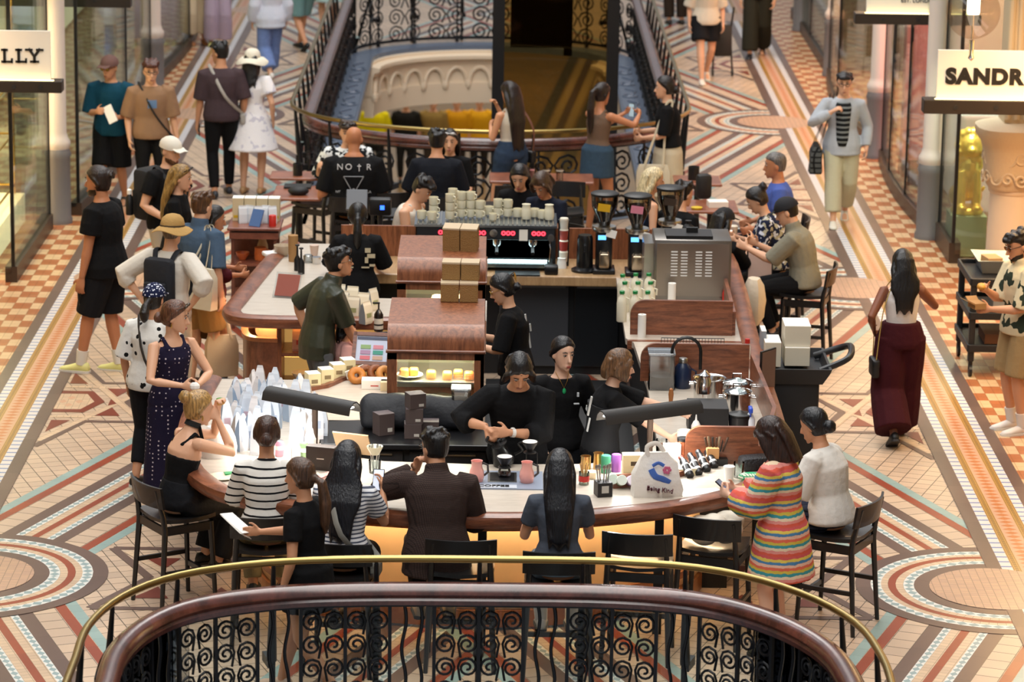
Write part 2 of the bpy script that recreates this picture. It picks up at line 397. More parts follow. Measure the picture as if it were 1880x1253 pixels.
for sx in (-1,1):
    x=3.69
    for wd,m in ((.11,F_BROWN),(.08,F_BLUE),(.06,F_GOLD),(.135,F_TERRA),(.06,F_GOLD),(.075,F_BLUE),(.1,F_BROWN)):
        strip((sx*x,10),(sx*x,62),0,-sx*wd,m,xl=None); x+=wd
    for yc in YC[:-1]:
        LAY[0]=15; ring(sx*3.69,yc,.48,.59,F_BROWN,sx,False)
        LAY[0]=16; put([(sx*3.69+.48*math.cos(2*PI*k/40),yc+.48*math.sin(2*PI*k/40),0,0) for k in range(40)],F_DISC,None,None)
o=fl.build('floor',FM); tag(o,kind='structure')
def struct(mb,name,m,**k): return tag(mb.build(name,m,**k),kind='structure')
# slab edges round the openings
BLUEGREY=mat('#5b677a',.35,bump=.15,bscale=9); CORN=mat('#e2d0b6',.6)
def ushape(x,ys,ye,far,inset):
    "plan outline of one rounded end"
    return [( (x-inset)*math.sin(math.radians(k)), ys+(ye-ys-(inset if ye>ys else -inset))*math.cos(math.radians(k))) for k in range(-90,91,9)]
rear_loop=[V((x,y,0)) for x,y in ushape(2.06,47.0,48.75,0,0)]+[V((x,y,0)) for x,y in ushape(2.06,36.7,35.05,0,0)[::-1]]
near_path=[V((-2.06,12,0))]+[V((x,y,0)) for x,y in ushape(2.06,17.6,19.3,0,0)]+[V((2.06,12,0))]
m=MB(); m.sweep(rear_loop,[(-.02,.004),(.33,.004),(.33,-.09),(-.02,-.09)],loop=True); ledge=struct(m,'trim_1',BLUEGREY)
m=MB(); m.sweep(near_path,[(-.02,.004),(.3,.004),(.3,-.34),(-.02,-.34)]); struct(m,'trim_2',BLUEGREY)
# scrolls cast on the ledge
def spiral(c,r,turns,start,s=1,n=26,ux=V((1,0,0)),uz=V((0,0,1)),r1=.18):
    out=[]
    for i in range(n+1):
        t=i/n; a=start+s*turns*2*PI*t; q=r*(1-t*(1-r1)); out.append(V(c)+ux*(q*math.cos(a))+uz*(q*math.sin(a)))
    return out
m=MB()
for sx in (-1,1):
    for k in range(10):
        y=36.9+k*1.0; c=(sx*1.9,y,.012)
        m.tube(spiral(c,.13,1.6,PI/2,sx,24,V((1,0,0)),V((0,1,0))),.014,5); m.tube([c,(sx*1.98,y+.4,.012),(sx*1.84,y+.62,.012)],.012,5)
    m.tube([(sx*1.75,36,.01),(sx*1.75,47.4,.01)],.012,5)
struct(m,'trim_3',BLUEGREY)
# cornice with little arches below the far end, and the plain wall under it
far=[V((x,y,0)) for x,y in ushape(1.72,46.8,48.3,0,0)]
FAR2=[[p for p in far if p.x<.06],[p for p in far if p.x>1.5]]
def sweeps(prof):
    for f in FAR2: m.sweep(f,prof)
m=MB(); sweeps([(-.12,-.06),(-.02,-.06),(-.02,-.1),(.1,-.12),(.1,-.17),(.02,-.2),(.02,-.24),(-.12,-.24)]); sweeps([(-.12,-.23),(.0,-.23),(.0,-.55),(-.12,-.55)]); sweeps([(-.12,-.53),(.03,-.53),(.03,-.57),(.01,-.84),(-.12,-.84)])
struct(m,'trim_4',CORN,smooth=True)
m=MB()
L_=[0]
for a,b in zip(far[:-1],far[1:]): L_.append(L_[-1]+(b-a).length)
def along(path,Ls,s):
    for i in range(len(path)-1):
        if s<=Ls[i+1] or i==len(path)-2:
            t=(s-Ls[i])/(Ls[i+1]-Ls[i]); d=(path[i+1]-path[i]).normalized(); return path[i].lerp(path[i+1],t),d
n=14
for k in range(n):
    c,d=along(far,L_,(k+.5)*L_[-1]/n)
    if .0<c.x<1.5: continue
    hw=L_[-1]/n*.5; out=V((d.y,-d.x,0))*.03
    m.tube([c+out+d*(hw*.86*math.cos(a))+V((0,0,-.53+.23*math.sin(a))) for a in [PI*j/10 for j in range(11)]],.03,6)
    for s in (-1,1): m.lathe(c+out+d*(s*hw*.95)+V((0,0,-.55)),[(.03,-.06),(.05,0),(.035,.06)],8)
struct(m,'trim_5',CORN,smooth=True)
# lower storey
F_LOW=tiles('lower storey tiles',('#8a6a3c','#7d6036'),.35,.15,mirror=False,mw=.012)
m=MB(); m.add([(-12,30,-4.8),(12,30,-4.8),(12,96,-4.8),(-12,96,-4.8)],[(0,1,2,3)]); struct(m,'floor_lower',F_LOW)
m=MB()
for o0,o1,k in ((-.5,-.28,0),(-.22,-.06,1),(-.05,.1,2),(.12,.3,1),(.36,.6,0)):
    a,b=V((.6,60)),V((3.2,88)); t=(b-a).normalized(); q=V((t.y,-t.x)); m.k=k; P=[a+q*o0,b+q*o0,b+q*o1,a+q*o1]; m.add([(p.x,p.y,-4.79) for p in P],[(0,1,2,3)])
struct(m,'floor_lower_band',[mat('#2e241c',.4),mat('#a58a58',.4),mat('#4a2a1c',.4)])
m=MB(); m.box((0,97,-3),(24,.2,5)); struct(m,'wall_lower',mat('#6b5a44',.7))
for yy,pw in ((55,420),(63,170),(73,150)): area('lower_fill',(0,yy,-.9),rot(0),7,3,pw,(1,.9,.72))  # unseen area lights added to brighten the lower floor and its people
# ================================================================ railings
def arc(path):
    L=[0]
    for a,b in zip(path[:-1],path[1:]): L.append(L[-1]+(b-a).length)
    return L
def bay_scroll(name,w,rows,z0,pitch,r,th,par,sides=5,seg=20):
    m=MB()
    for k in range(rows):
        z=z0-k*pitch
        for s in (-1,1):
            m.tube(spiral((s*w*.245,0,z),r,1.55,PI/2 if s>0 else PI/2,-s,seg,r1=.16),th,sides)
            m.tube([(s*w*.245,0,z+r),(s*w*.1,0,z+r*.75),(s*.012,0,z+r*.1),(s*w*.1,0,z-pitch+r*1.1)],th,sides)
    return m
def bay_wavy(w,z0,z1,th):
    m=MB()
    for s in (-1,1): m.tube([(s*w*.18+.014*math.sin((z0-z)*16),0,z) for z in [z0-(z0-z1)*i/16 for i in range(17)]],th,6)
    return m
def railing(label,path,bpath,brk,bay,zr,zb,closed,detail,glassoff):
    t=thing('void_railing',label,'railing',(0,0,0))
    prof=[(-.055,-.09),(.055,-.09),(.062,-.06),(.05,-.045),(.07,-.02),(.06,.01),(.03,.035),(-.03,.035),(-.06,.01),(-.07,-.02),(-.05,-.045),(-.062,-.06)]
    m=MB(); m.sweep([p+V((0,0,zr)) for p in path],prof,loop=closed); m.build('wooden_rail',MAHOG,t,True)
    m=MB(); m.tube([p+V((0,0,zb)) for p in bpath],.024,10,loop=closed); m.build('brass_handrail',BRASS,t,True)
    m=MB(); m.sweep([p+V((0,0,.06)) for p in path],[(-.02,-.02),(.02,-.02),(.02,.02),(-.02,.02)],loop=closed); m.sweep([p+V((0,0,zr-.1)) for p in path],[(-.02,-.012),(.02,-.012),(.02,.012),(-.02,.012)],loop=closed); m.build('iron_rail',IRON,t)
    P=path+([path[0]] if closed else []); L=arc(P); BP=bpath+([bpath[0]] if closed else []); BL=arc(BP)
    n=int(L[-1]/bay); kinds={}
    for i in range(n+1):
        s=min(i*L[-1]/n,L[-1]-1e-4); p,d=along(P,L,s); a=math.atan2(d.y,d.x)
        if i%detail==0 and not(closed and i==n):
            m=kinds.get('post')
            if m is None:
                b=MB(); b.box((0,0,zr/2-.03),(.022,.022,zr-.08)); b.lathe((0,0,.0),[(.03,0),(.03,.05),(.015,.07)],8)
                m=kinds['post']=b.build('iron_post',IRON,t); o=m
            else: o=m.copy(); COL.objects.link(o); o.parent=t
            o.location=p; o.rotation_euler=(0,0,a)
        if i==n: break
        c,d=along(P,L,(i+.5)*L[-1]/n); a=math.atan2(d.y,d.x)
        if detail>1 and i%2: continue
        kk='wavy' if (i%3==0 and detail==1) else 'scroll'
        m=kinds.get(kk)
        if m is None:
            if kk=='wavy': m=bay_wavy(bay,zr-.1,.07,.011).build('wavy_bar',IRON,t)
            else: m=(bay_scroll('s',bay,5,zr-.21,.152,.062,.0085,t) if detail==1 else bay_scroll('s',bay*2,3,zr-.28,.25,.12,.014,t,4,14)).build('scroll_panel',IRON,t)
            kinds[kk]=m; o=m
        else: o=m.copy(); COL.objects.link(o); o.parent=t
        o.location=c; o.rotation_euler=(0,0,a)
    nb=max(3,int(BL[-1]/brk)); bm0=None
    for i in range(nb+(0 if closed else 1)):
        c,d=along(BP,BL,min((i+(.5 if closed else 0))*BL[-1]/nb,BL[-1]-1e-4)); a=math.atan2(d.y,d.x)
        if bm0 is None:
            b=MB(); b.cyl((0,0,zb-.03),(0,-.06,.42),.014,.034,8); b.box((0,-.14,.40),(.05,.16,.06)); b.cyl((0,-.04,.4),(0,-.04,.0),.02,.02,8); b.lathe((0,0,zb-.05),[(.012,0),(.012,.03)],8)
            bm0=b.build('bracket_post',IRON,t,True); o=bm0
        else: o=bm0.copy(); COL.objects.link(o); o.parent=t
        o.location=c; o.rotation_euler=(0,0,a+PI)
    if glassoff:
        m=MB(); m.wall(glassoff,.05,.93,.012); m.build('clear_panel',glass('#f2f8f8',0,.0,gloss=.6),t)
    return t
def offset(path,d,closed=False):
    n=len(path); out=[]
    for i in range(n):
        t=(path[(i+1)%n]-path[i-1]) if closed else (path[min(i+1,n-1)]-path[max(i-1,0)])
        t.normalize(); out.append(path[i]+V((-t.y,t.x,0))*d)
    return out
npath=[V((x,y,0)) for x,y in [(-2.11,15.3),(-2.11,17.0)]]+spline([(-2.11,17.5),(-2.11,18.05),(-1.99,18.55),(-1.73,18.93),(-1.28,19.17),(-.75,19.27),(0,19.3),(.85,19.29),(1.4,19.14),(1.8,18.77),(2.05,18.27),(2.13,17.68),(2.13,17.2)],4)+[V((2.13,15.3,0))]
nb=offset(npath,.17)
railing('dark wood and iron scroll railing with brass handrail in the foreground',npath,nb,.62,.275,.94,1.08,False,1,offset(npath,.07)[3:-3])
rl=[V((x,y,0)) for x,y in ushape(2.07,47.1,48.85,0,0)[::-1]]+[V((2.07,44.2,0)),V((2.07,41.7,0)),V((2.07,39.2,0))]+[V((x,y,0)) for x,y in ushape(2.07,36.6,35.02,0,0)[::-1]]
# run anticlockwise so that the outside is on the right hand
rl=[V((x,y,0)) for x,y in ushape(2.07,36.6,35.02,0,0)]+[V((2.07,y,0)) for y in (39.2,41.7,44.2)]+[V((x,y,0)) for x,y in ushape(2.07,47.1,48.85,0,0)[::-1]]+[V((-2.07,y,0)) for y in (44.2,41.7,39.2)]
railing('dark wood and iron railing with brass handrail round the opening behind the cafe',rl,offset(rl,-.18,True),.8,.34,.94,1.08,True,2,None)
# tinted glass screen standing in the far opening
t=thing('tinted_screen','tall dark tinted glass screen with black frame standing in the far opening','glass screen',(0,0,0))
m=MB()
for x in (.08,1.42): m.box((x,38,-.1),(.14,.14,9.4))
for x in (.9,): m.box((x,38.3,3.0),(.1,.06,3.2))
m.box((.75,38,4.65),(1.4,.14,.1)); m.build('frame',BLACK,t)
m=MB(); m.box((.75,38,-.1),(1.22,.02,9.3)); m.build('tinted_pane',glass('#d0bd92',0,.0,gloss=.2),t)
m=MB(); m.box((.55,38.25,3.0),(.66,.04,3.0)); m.build('dark_panel',mat('#1a1712',.5),t)
# ================================================================ side walls, shops
CREAMW=mat('#cdb794',.6); WARM=mat('#e8cfa0',.5,emit=.55); PLINTH=mat('#3a2c22',.4)
for sx,nm in ((-1,'left'),(1,'right')):
    m=MB(); m.box((sx*6.7,33,2.6),(.2,58,5.4)); struct(m,'wall_'+nm,CREAMW)
    m=MB(); m.box((sx*5.75,33,5.4),(2.0,58,.2)); struct(m,'ceiling_'+nm,CREAMW)
def column(x,y,lab):
    t=thing('iron_column',lab,'column',(x,y,0))
    m=MB(); m.lathe((0,0,0),[(.15,0),(.15,.05),(.135,.08),(.135,.72),(.15,.76),(.125,.82)],18); m.build('base',GREYP,t,True)
    m=MB(); m.lathe((0,0,0),[(.125,.82),(.14,.86),(.14,.9),(.115,.94),(.1,1.0),(.095,5.2)],18); m.build('shaft',mat('#c9bfb6',.45),t,True)
column(-4.68,34.9,'slender column with grey base on the left beside the lit shop case')
column(-4.5,43.2,'slender column with grey base farther back on the left')
column(4.77,34.75,'slender column with grey base on the right below the lettered sign')
column(4.74,39.6,'slender column with grey base on the right beside the pink panels')
column(4.84,46.0,'slender column with grey base far back on the right')
column(4.8,50.5,'farthest slender column on the right at the top edge')
def shop(nm,sx,x,y0,y1,lab,wallc,edges,plinth=.12,hgt=3.4,bulge=.0):
    t=thing('shop_window',lab,'shop window',(0,0,0))
    path=[V((sx*(x-bulge*math.sin(PI*k/8)),y0+(y1-y0)*k/8,0)) for k in range(9)]
    m=MB(); m.wall(path,plinth,hgt,.02); m.build('glass_pane',glass('#eef6f2',0,.01,fk=.5),t)
    m=MB(); m.wall([p+V((sx*.02,0,0)) for p in path],0,plinth,.12); m.build('plinth',PLINTH,t)
    for y in edges:
        k=(y-y0)/(y1-y0); m=MB(); m.box((sx*(x-bulge*math.sin(PI*max(0,min(1,k)))),y,hgt/2+plinth/2),(.035,.035,hgt-plinth)); m.build('mullion',BLACK,t)
    m=MB(); m.box((sx*6.45,(y0+y1)/2,1.8),(.05,y1-y0,3.4)); m.build('back_wall',wallc,t)  # emission in some wall colours stands in for shop lighting
    m=MB(); m.box((sx*(x+6.45)/2,y0+.0,1.75),(6.45-x-.04,.02,3.3)); m.build('side_pane',glass('#eef6f2',0,.06),t)
    return t
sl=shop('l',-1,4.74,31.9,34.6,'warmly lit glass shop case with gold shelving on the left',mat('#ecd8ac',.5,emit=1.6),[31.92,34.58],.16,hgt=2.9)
m=MB(); 
for x,y in ((-5.05,32.3),(-5.05,34.2),(-5.75,32.3),(-5.75,34.2)): m.cyl((x,y,.16),(x,y,3.0),.014,None,6)
for z in (.55,1.1,1.65):
    for a,b in (((-5.05,32.3),(-5.05,34.2)),((-5.75,32.3),(-5.75,34.2)),((-5.05,32.3),(-5.75,32.3)),((-5.05,34.2),(-5.75,34.2))): m.cyl((*a,z),(*b,z),.012,None,6)
m.build('gold_shelf_frame',GOLDM,sl)
m=MB(); m.box((-5.4,33.2,.3),(.9,2.1,.3)); m.build('display_plinth',mat('#ecd9ae',.5,emit=.9),sl)  # plinth emits to stand in for light inside the case
for (x,y,z,s) in ((-5.35,32.7,1.1,1.),(-5.4,33.4,.55,.8)):
    o=thing('handbag','dark handbag standing on '+('the upper gold shelf' if s==1. else 'the lower gold shelf')+' of the left shop case','bag',(x,y,z))
    m=MB(); m.box((0,0,.11*s),(.12*s,.3*s,.2*s),bev=.03); m.build('body',DARK,o,True); m=MB(); m.tube([V((0,.1*s*math.cos(a),.2*s+.12*s*math.sin(a))) for a in [PI*k/8 for k in range(9)]],.012,6); m.build('handle',DARK,o,True)
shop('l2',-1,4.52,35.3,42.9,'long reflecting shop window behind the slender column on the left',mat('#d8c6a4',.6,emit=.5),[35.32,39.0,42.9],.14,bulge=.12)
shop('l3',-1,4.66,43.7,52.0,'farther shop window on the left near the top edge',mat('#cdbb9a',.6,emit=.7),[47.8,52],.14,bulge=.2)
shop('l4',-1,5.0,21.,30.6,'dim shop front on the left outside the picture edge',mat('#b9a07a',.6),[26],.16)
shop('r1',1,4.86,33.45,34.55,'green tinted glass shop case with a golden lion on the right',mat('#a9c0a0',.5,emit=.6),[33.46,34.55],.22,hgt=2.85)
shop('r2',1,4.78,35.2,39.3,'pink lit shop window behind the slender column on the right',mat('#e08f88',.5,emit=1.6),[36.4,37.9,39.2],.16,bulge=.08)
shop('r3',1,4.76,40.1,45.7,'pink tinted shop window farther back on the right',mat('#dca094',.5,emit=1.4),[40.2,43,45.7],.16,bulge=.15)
shop('r4',1,4.8,46.5,52,'farthest shop window on the right near the top edge',mat('#b59079',.5),[49],.16)
shop('r5',1,5.3,21.,29.8,'dim shop front on the right outside the picture edge',mat('#b9a07a',.6),[26],.16)
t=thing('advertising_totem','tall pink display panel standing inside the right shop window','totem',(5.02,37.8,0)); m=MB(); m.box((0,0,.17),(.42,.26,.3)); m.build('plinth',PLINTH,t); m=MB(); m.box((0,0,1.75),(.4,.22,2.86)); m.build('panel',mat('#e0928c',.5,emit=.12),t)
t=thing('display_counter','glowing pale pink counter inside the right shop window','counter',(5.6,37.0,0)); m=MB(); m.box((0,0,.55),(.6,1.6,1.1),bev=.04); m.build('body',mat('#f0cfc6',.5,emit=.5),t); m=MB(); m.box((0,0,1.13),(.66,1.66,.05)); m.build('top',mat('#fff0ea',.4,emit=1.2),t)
# golden lion
t=thing('lion_statue','golden seated lion statue lit inside the right shop case','statue',(5.06,33.95,.46)); t.scale=(.74,.74,.74)
m=MB(); m.box((0,0,-.31),(.5,.6,.58)); m.build('pedestal',mat('#aab892',.4),t)
m=MB(); m.lathe((0,0,-.02),[(.22,0),(.24,.05),(.2,.1)],20); m.ell((0,.12,.42),(.17,.26,.3)); m.ell((0,-.02,.62),(.17,.16,.26)); m.ell((0,-.14,.98),(.15,.15,.17))
for k in range(14):
    a=2*PI*k/14; m.ell((.17*math.cos(a),-.06+.03*math.sin(3*a),.97+.2*math.sin(a)),(.07,.1,.075),8)
    m.ell((.15*math.cos(a),-.02,.74+.16*math.sin(a)),(.07,.1,.08),8)
for s in (-1,1): m.tube([(s*.1,-.1,.6),(s*.11,-.17,.3),(s*.11,-.18,.1)],[.075,.06,.06],8); m.ell((s*.11,-.23,.1),(.07,.11,.05)); m.ell((s*.15,.2,.2),(.09,.2,.14)); m.ell((s*.09,-.12,1.13),(.04,.03,.05))
m.ell((0,-.28,.93),(.075,.07,.06)); m.tube([(0,.35,.2),(.2,.42,.15),(.28,.3,.3)],.03,6)
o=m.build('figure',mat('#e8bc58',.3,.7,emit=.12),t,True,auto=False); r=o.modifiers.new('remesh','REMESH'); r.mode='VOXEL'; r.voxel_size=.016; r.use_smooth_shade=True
# stone pilaster with carved capital on the right
t=thing('stone_pilaster','cream stone pilaster with carved leaf capital at the right edge','pilaster',(5.3,32.35,0))
m=MB(); m.lathe((0,0,0),[(.32,0),(.32,.12),(.27,.16),(.25,.98),(.27,1.0),(.27,1.03)],28); m.build('shaft',mat('#c9b7a0',.6),t,True)
m=MB(); m.rings([[V((a*math.cos(2*PI*k/32)*(1+.12*abs(math.sin(2*2*PI*k/32))**2),a*math.sin(2*PI*k/32)*(1+.12*abs(math.sin(2*2*PI*k/32))**2),z)) for k in range(32)] for a,z in ((.27,1.03),(.29,1.06),(.32,1.2),(.34,1.42),(.36,1.5),(.42,1.58),(.42,1.66),(.3,1.7))]); m.build('capital',STONE,t,True)
m=MB()
for k in range(9):
    a=PI+PI*k/8
    for z,sg_ in ((1.16,1),(1.36,-1)):
        c=V((.335*math.cos(a),.335*math.sin(a),z)); ux=V((-math.sin(a),math.cos(a),0)); m.tube(spiral(c,.075,1.3,0,sg_*(1 if k%2 else -1),18,ux),.014,5)
m.build('carved_leaf',STONE,t,True)
m=MB(); m.box((.1,.1,3.45),(.52,.4,3.5)); m.build('upper_pilaster',mat('#bfae8f',.6),t)
for k in range(6): m=MB(); m.cyl((-.13+.09*k,-.1,1.74),(-.13+.09*k,-.1,5.2),.034,None,8); m.build('flute',mat('#bfae8f',.6),t)
# signs on glass blades
def blade_sign(lab,px0,py0,px1,py1,bar,Y,txt,size,bold,ty,small=None,col='#e9dfc8',tx=None):
    a=GYp(px0,py1,Y); b=GYp(px1,py0,Y); cx,cz=(a.x+b.x)/2,(a.z+b.z)/2; w,h=b.x-a.x,b.z-a.z
    t=thing('shop_sign',lab,'sign',(cx,Y,cz))
    m=MB(); m.box((0,0,0),(w,.05,h)); m.build('sign_plate',mat('#ece6d6',.45,emit=.1),t)  # faint emission in the plate stands in for the uplight glow
    c=GYp((bar[0]+bar[2])/2,(bar[1]+bar[3])/2,Y); d=(GYp(bar[2],bar[1],Y)-GYp(bar[0],bar[3],Y))
    m=MB(); m.box((c.x-cx,0,c.z-cz),(d.x,.2,abs(d.z)),bev=.008); m.build('support_bar',mat('#2a221c',.4),t)
    for k in (-.28,.0,.28): m=MB(); m.lathe((c.x-cx+k*d.x,-.1,c.z-cz),[(.022,0),(.022,.012)],12,rot(PI/2)); m.build('bolt',DARK,t)
    m=MB(); m.box((c.x-cx,-.06,c.z-cz+abs(d.z)/2+.004),(w*.95,.03,.008)); m.build('light_strip',mat('#ffe2a0',.4,emit=4.5),t)
    if txt:
        p=GYp(tx,ty,Y); text_mesh('lettering',txt,size,BLACK,t,(p.x-cx,-.032,p.z-cz),rot(PI/2)@M.Diagonal((1.04 if bold else 1,1,1)),.006,bold)
    return t
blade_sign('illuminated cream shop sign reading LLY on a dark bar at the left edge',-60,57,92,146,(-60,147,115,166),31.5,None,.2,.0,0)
# slab serif letters built from bars
def slab(t,s,x,z,h,w,th):
    m=MB(); b=lambda cx,cz,dx,dz: m.box((x+cx,-.034,z+cz),(dx,.012,dz))
    if s=='L': b(-w*.18,0,th,h); b(0.02*w,-h/2+th/2,w,th*.8); b(-w*.18,h/2-th/2,w*.6,th*.8); b(w*.46,-h/2+h*.17,th*.7,h*.34)
    if s=='Y':
        b(0,-h*.25,th,h*.5); b(0,-h/2+th/2,w*.6,th*.8)
        for q in (-1,1): m.tube([(x,-.034,z-h*.05),(x+q*w*.38,-.034,z+h*.5)],[(th*.5,.006)]*2,4,ref=(1,0,0)); b(q*w*.36,h/2-th/2,w*.5,th*.8)
    m.build('letter',BLACK,t)
sg=[o for o in COL.objects if o.name.startswith('shop_sign')][-1]
mp=mpp(V((-4.6,31.5,3.3)))
for s,px,wd in (('L',13,21),('L',39,21),('Y',64,28)):
    p=GYp(px,101.5,31.5); slab(sg,s,p.x-sg.location.x,p.z-sg.location.z,27*mp,wd*mp,5.0*mp)
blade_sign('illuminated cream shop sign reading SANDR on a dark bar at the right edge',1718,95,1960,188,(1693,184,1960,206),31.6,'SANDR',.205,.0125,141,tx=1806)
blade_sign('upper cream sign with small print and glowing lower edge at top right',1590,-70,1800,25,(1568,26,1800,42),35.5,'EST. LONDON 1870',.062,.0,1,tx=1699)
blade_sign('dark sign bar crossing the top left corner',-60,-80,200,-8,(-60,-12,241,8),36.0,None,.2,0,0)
# globe lamp
c=GYp(1787,22,30.0); t=thing('globe_lamp','clear glass globe pendant lamp with glowing inner cylinder at top right','lamp',c)
m=MB(); m.ell((0,0,0),(.25,.25,.25),28,k=18); m.build('glass_globe',glass('#f6efe8',0,.045,fres=False),t,True,auto=False)
m=MB(); m.lathe((0,0,-.02),[(.055,0),(.06,.02),(.06,.24),(.05,.26)],18); m.build('diffuser',mat('#fff2dc',.4,emit=6.),t,True)
m=MB(); m.cyl((0,0,-.25),(0,0,-.03),.01,None,8); m.lathe((0,0,-.46),[(.0,0),(.03,.03),(.02,.06),(.025,.2)],12); m.cyl((0,0,.24),(0,0,5.27-c.z),.02,None,8); m.build('stem',CHROME,t,True); m=MB(); m.cyl((0,0,5.27-c.z),(5.2-c.x,0,5.27-c.z),.02,None,8); m.build('wall_arm',CHROME,t,True)
area('shop_fill',(-5.3,33.2,2.7),rot(0,math.radians(15)),.8,2,130,(1,.8,.5)); area('shop_fill',(5.3,38,3.2),rot(0,math.radians(-25)),1,4,70,(1,.72,.6))  # unseen warm area lights added for shop lighting, strongest to the right
area('shop_fill',(5.3,28,3.2),rot(0,math.radians(-30)),1,6,380,(1,.6,.28)); area('shop_fill',(-5.3,28,3.2),rot(0,math.radians(30)),1,6,160,(1,.72,.45)); area('shop_fill',(4.9,43,3.2),rot(0,math.radians(-30)),1,8,420,(1,.6,.3))
area('case_lamp',(5.05,33.7,2.0),rot(0),.4,.4,40,(1,.92,.66))
# ================================================================ coffee bar
HB=.95
WTOP=wood('#bfb3a3','#d0c5b6',(1,6,1),.3,name='pale worktop',coat=.2); OAK=wood('#a5825a','#bd9a70',(6,1,1),.4)
PANEL=mat('#e6c391',.55,var=.03,bscale=9); LED=mat('#ffd9a0',.5,emit=34.,ecol='#ffe0b4'); LEDW=mat('#ffcf7a',.5,emit=5.,ecol='#ffb75a')
RIM=[(.0,-.075),(.05,-.06),(.07,-.02),(.06,.02),(.02,.035),(-.05,.03),(-.09,.012),(-.09,-.07)]
def pl(ps,z): return [V((p[0],p[1],z)) for p in ps]
t=thing('front_counter','curved front bar counter with pale top, round walnut edge and glowing cream panel','counter')
outer=spline([(-2.12,24.42),(-2.17,23.2),(-2.1,22.15),(-1.93,21.6),(-1.68,21.25),(-1.2,20.99),(-.56,20.84),(0,20.79),(.45,20.83),(.85,20.95),(1.33,21.16),(1.76,21.52),(2.05,22.1),(2.15,23.0),(2.16,24.45)],4)
inner=[(1.25,24.45),(1.25,22.75),(1.12,22.3),(.7,22.15),(0,22.1),(-.7,22.15),(-1.15,22.35),(-1.22,23.2),(-.74,23.3),(-.74,24.42)]
m=MB(); m.prism([(p.x,p.y) for p in outer]+inner,HB-.05,HB); m.build('worktop',WTOP,t)
m=MB(); m.sweep([V((p.x,p.y,HB)) for p in outer],RIM); m.build('walnut_edge',WALNUT_X,t,True)
m=MB(); m.sweep([V((p.x,p.y,HB)) for p in offset(outer,.16)],[(0,-.14),(.03,-.13),(.03,-.08),(-.03,-.08)]); m.build('under_edge',wood('#9a5b2e','#b9773f'),t)
pan=offset([V(p) for p in outer],.55); pan=pan[8:-8]
m=MB(); m.wall(pan,.1,HB-.06,.04); m.build('front_panel',PANEL,t,True)
m=MB(); m.wall(offset(pan,-.035),.02,.14,.03); m.wall(offset(pan,-.035),.2,.25,.02); m.build('skirting',wood('#8a4f2a','#a56a3e'),t)
m=MB(); m.wall(offset(pan,-.16),HB-.075,HB-.062,.03); m.build('light_strip',LED,t)
for x,y in ((0,20.98),(1.2,21.28),(-1.25,21.2),(2.0,22.9),(-2.0,22.9)):
    m=MB(); m.box((x,y,.44),(.06,.06,.88)); m.build('post',BLACK,t)
m=MB(); m.prism([(1.75,22.3),(1.75,24.4),(1.3,24.4),(1.3,22.3)],0,HB-.06); m.build('cabinet',BLACKM,t)
m=MB(); m.prism([(-1.75,22.6),(-1.25,22.4),(-1.25,23.25),(-.78,23.35),(-.78,24.35),(-1.75,24.35)][::-1],0.,HB-.06); m.build('cabinet',WALNUT_V,t)
# black work bench with drawers behind the counter
t=thing('work_bench','black work bench behind the counter carrying the folded bag and brown boxes','bench',(0,0,0))
m=MB(); m.box((-.56,22.92,HB-.02),(1.26,.66,.04),bev=.008); m.build('bench_top',mat('#141416',.3),t)
m=MB(); m.box((-.56,22.96,.45),(1.2,.56,.88)); m.build('bench_body',BLACKM,t)
for k in range(2): m=MB(); m.box((-.86+.6*k,22.67,.78),(.55,.02,.2)); m.build('drawer',DARK,t); dr=[q_ for q_ in t.children if q_.name.startswith('drawer')][-1]; m=MB(); m.box((-.86+.6*k,22.655,.86),(.4,.02,.012)); m.build('drawer_handle',STEEL,dr)
# left counter section
t=thing('left_counter','left counter section with rounded walnut corner, pale top and glowing shelf niches','counter')
lo=spline([(-1.82,29.5),(-1.9,29.1),(-2.0,28.3),(-2.12,27.1),(-2.15,26.7),(-2.05,26.48),(-1.8,26.42),(-1.3,26.42),(-.76,26.42)],5)
m=MB(); m.prism([(p.x,p.y) for p in lo]+[(-.76,25.55),(0,25.55),(0,27.25),(-1.3,27.3),(-1.36,29.5)],HB-.05,HB); m.build('worktop',WTOP,t)
m=MB(); m.sweep([V((p.x,p.y,HB)) for p in lo],RIM); m.build('walnut_edge',WALNUT_X,t,True)
lc=spline([(-1.72,29.4),(-1.95,28.2),(-2.04,27.1),(-2.02,26.72),(-1.93,26.58),(-1.74,26.55)],5)
m=MB(); m.wall(lc,.06,HB-.2,.03); m.build('curved_panel',WALNUT,t,True)
m=MB(); m.sweep([V((p.x,p.y,HB-.2)) for p in lc],[(.03,-.02),(.03,.015),(-.03,.015),(-.03,-.02)]); m.build('panel_lip',wood('#a3653a','#b9774a'),t,True)
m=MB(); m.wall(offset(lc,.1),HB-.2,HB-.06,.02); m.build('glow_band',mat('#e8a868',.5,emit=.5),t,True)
for z,hh in ((.02,.04),(.33,.03),(.62,.03)): m=MB(); m.box((-1.24,26.75,z),(.98,.4,hh)); m.build('shelf',WALNUT_X,t)
for x in (-1.73,-.76): m=MB(); m.box((x,26.75,.45),(.04,.42,.88)); m.build('side_board',WALNUT_V,t)
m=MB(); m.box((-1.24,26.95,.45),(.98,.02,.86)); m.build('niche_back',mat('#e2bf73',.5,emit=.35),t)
m=MB(); m.wall(offset(lc,.05),HB-.075,HB-.06,.02); m.build('light_strip',LED,t)
for z in (.31,.6,.88): m=MB(); m.box((-1.24,26.62,z-.005),(.9,.03,.012)); m.build('light_strip',LEDW,t)
m=MB(); m.prism([(-.72,25.6),(-.04,25.6),(-.04,27.2),(-.72,27.2)],0,HB-.06); m.build('end_cabinet',WALNUT_V,t)
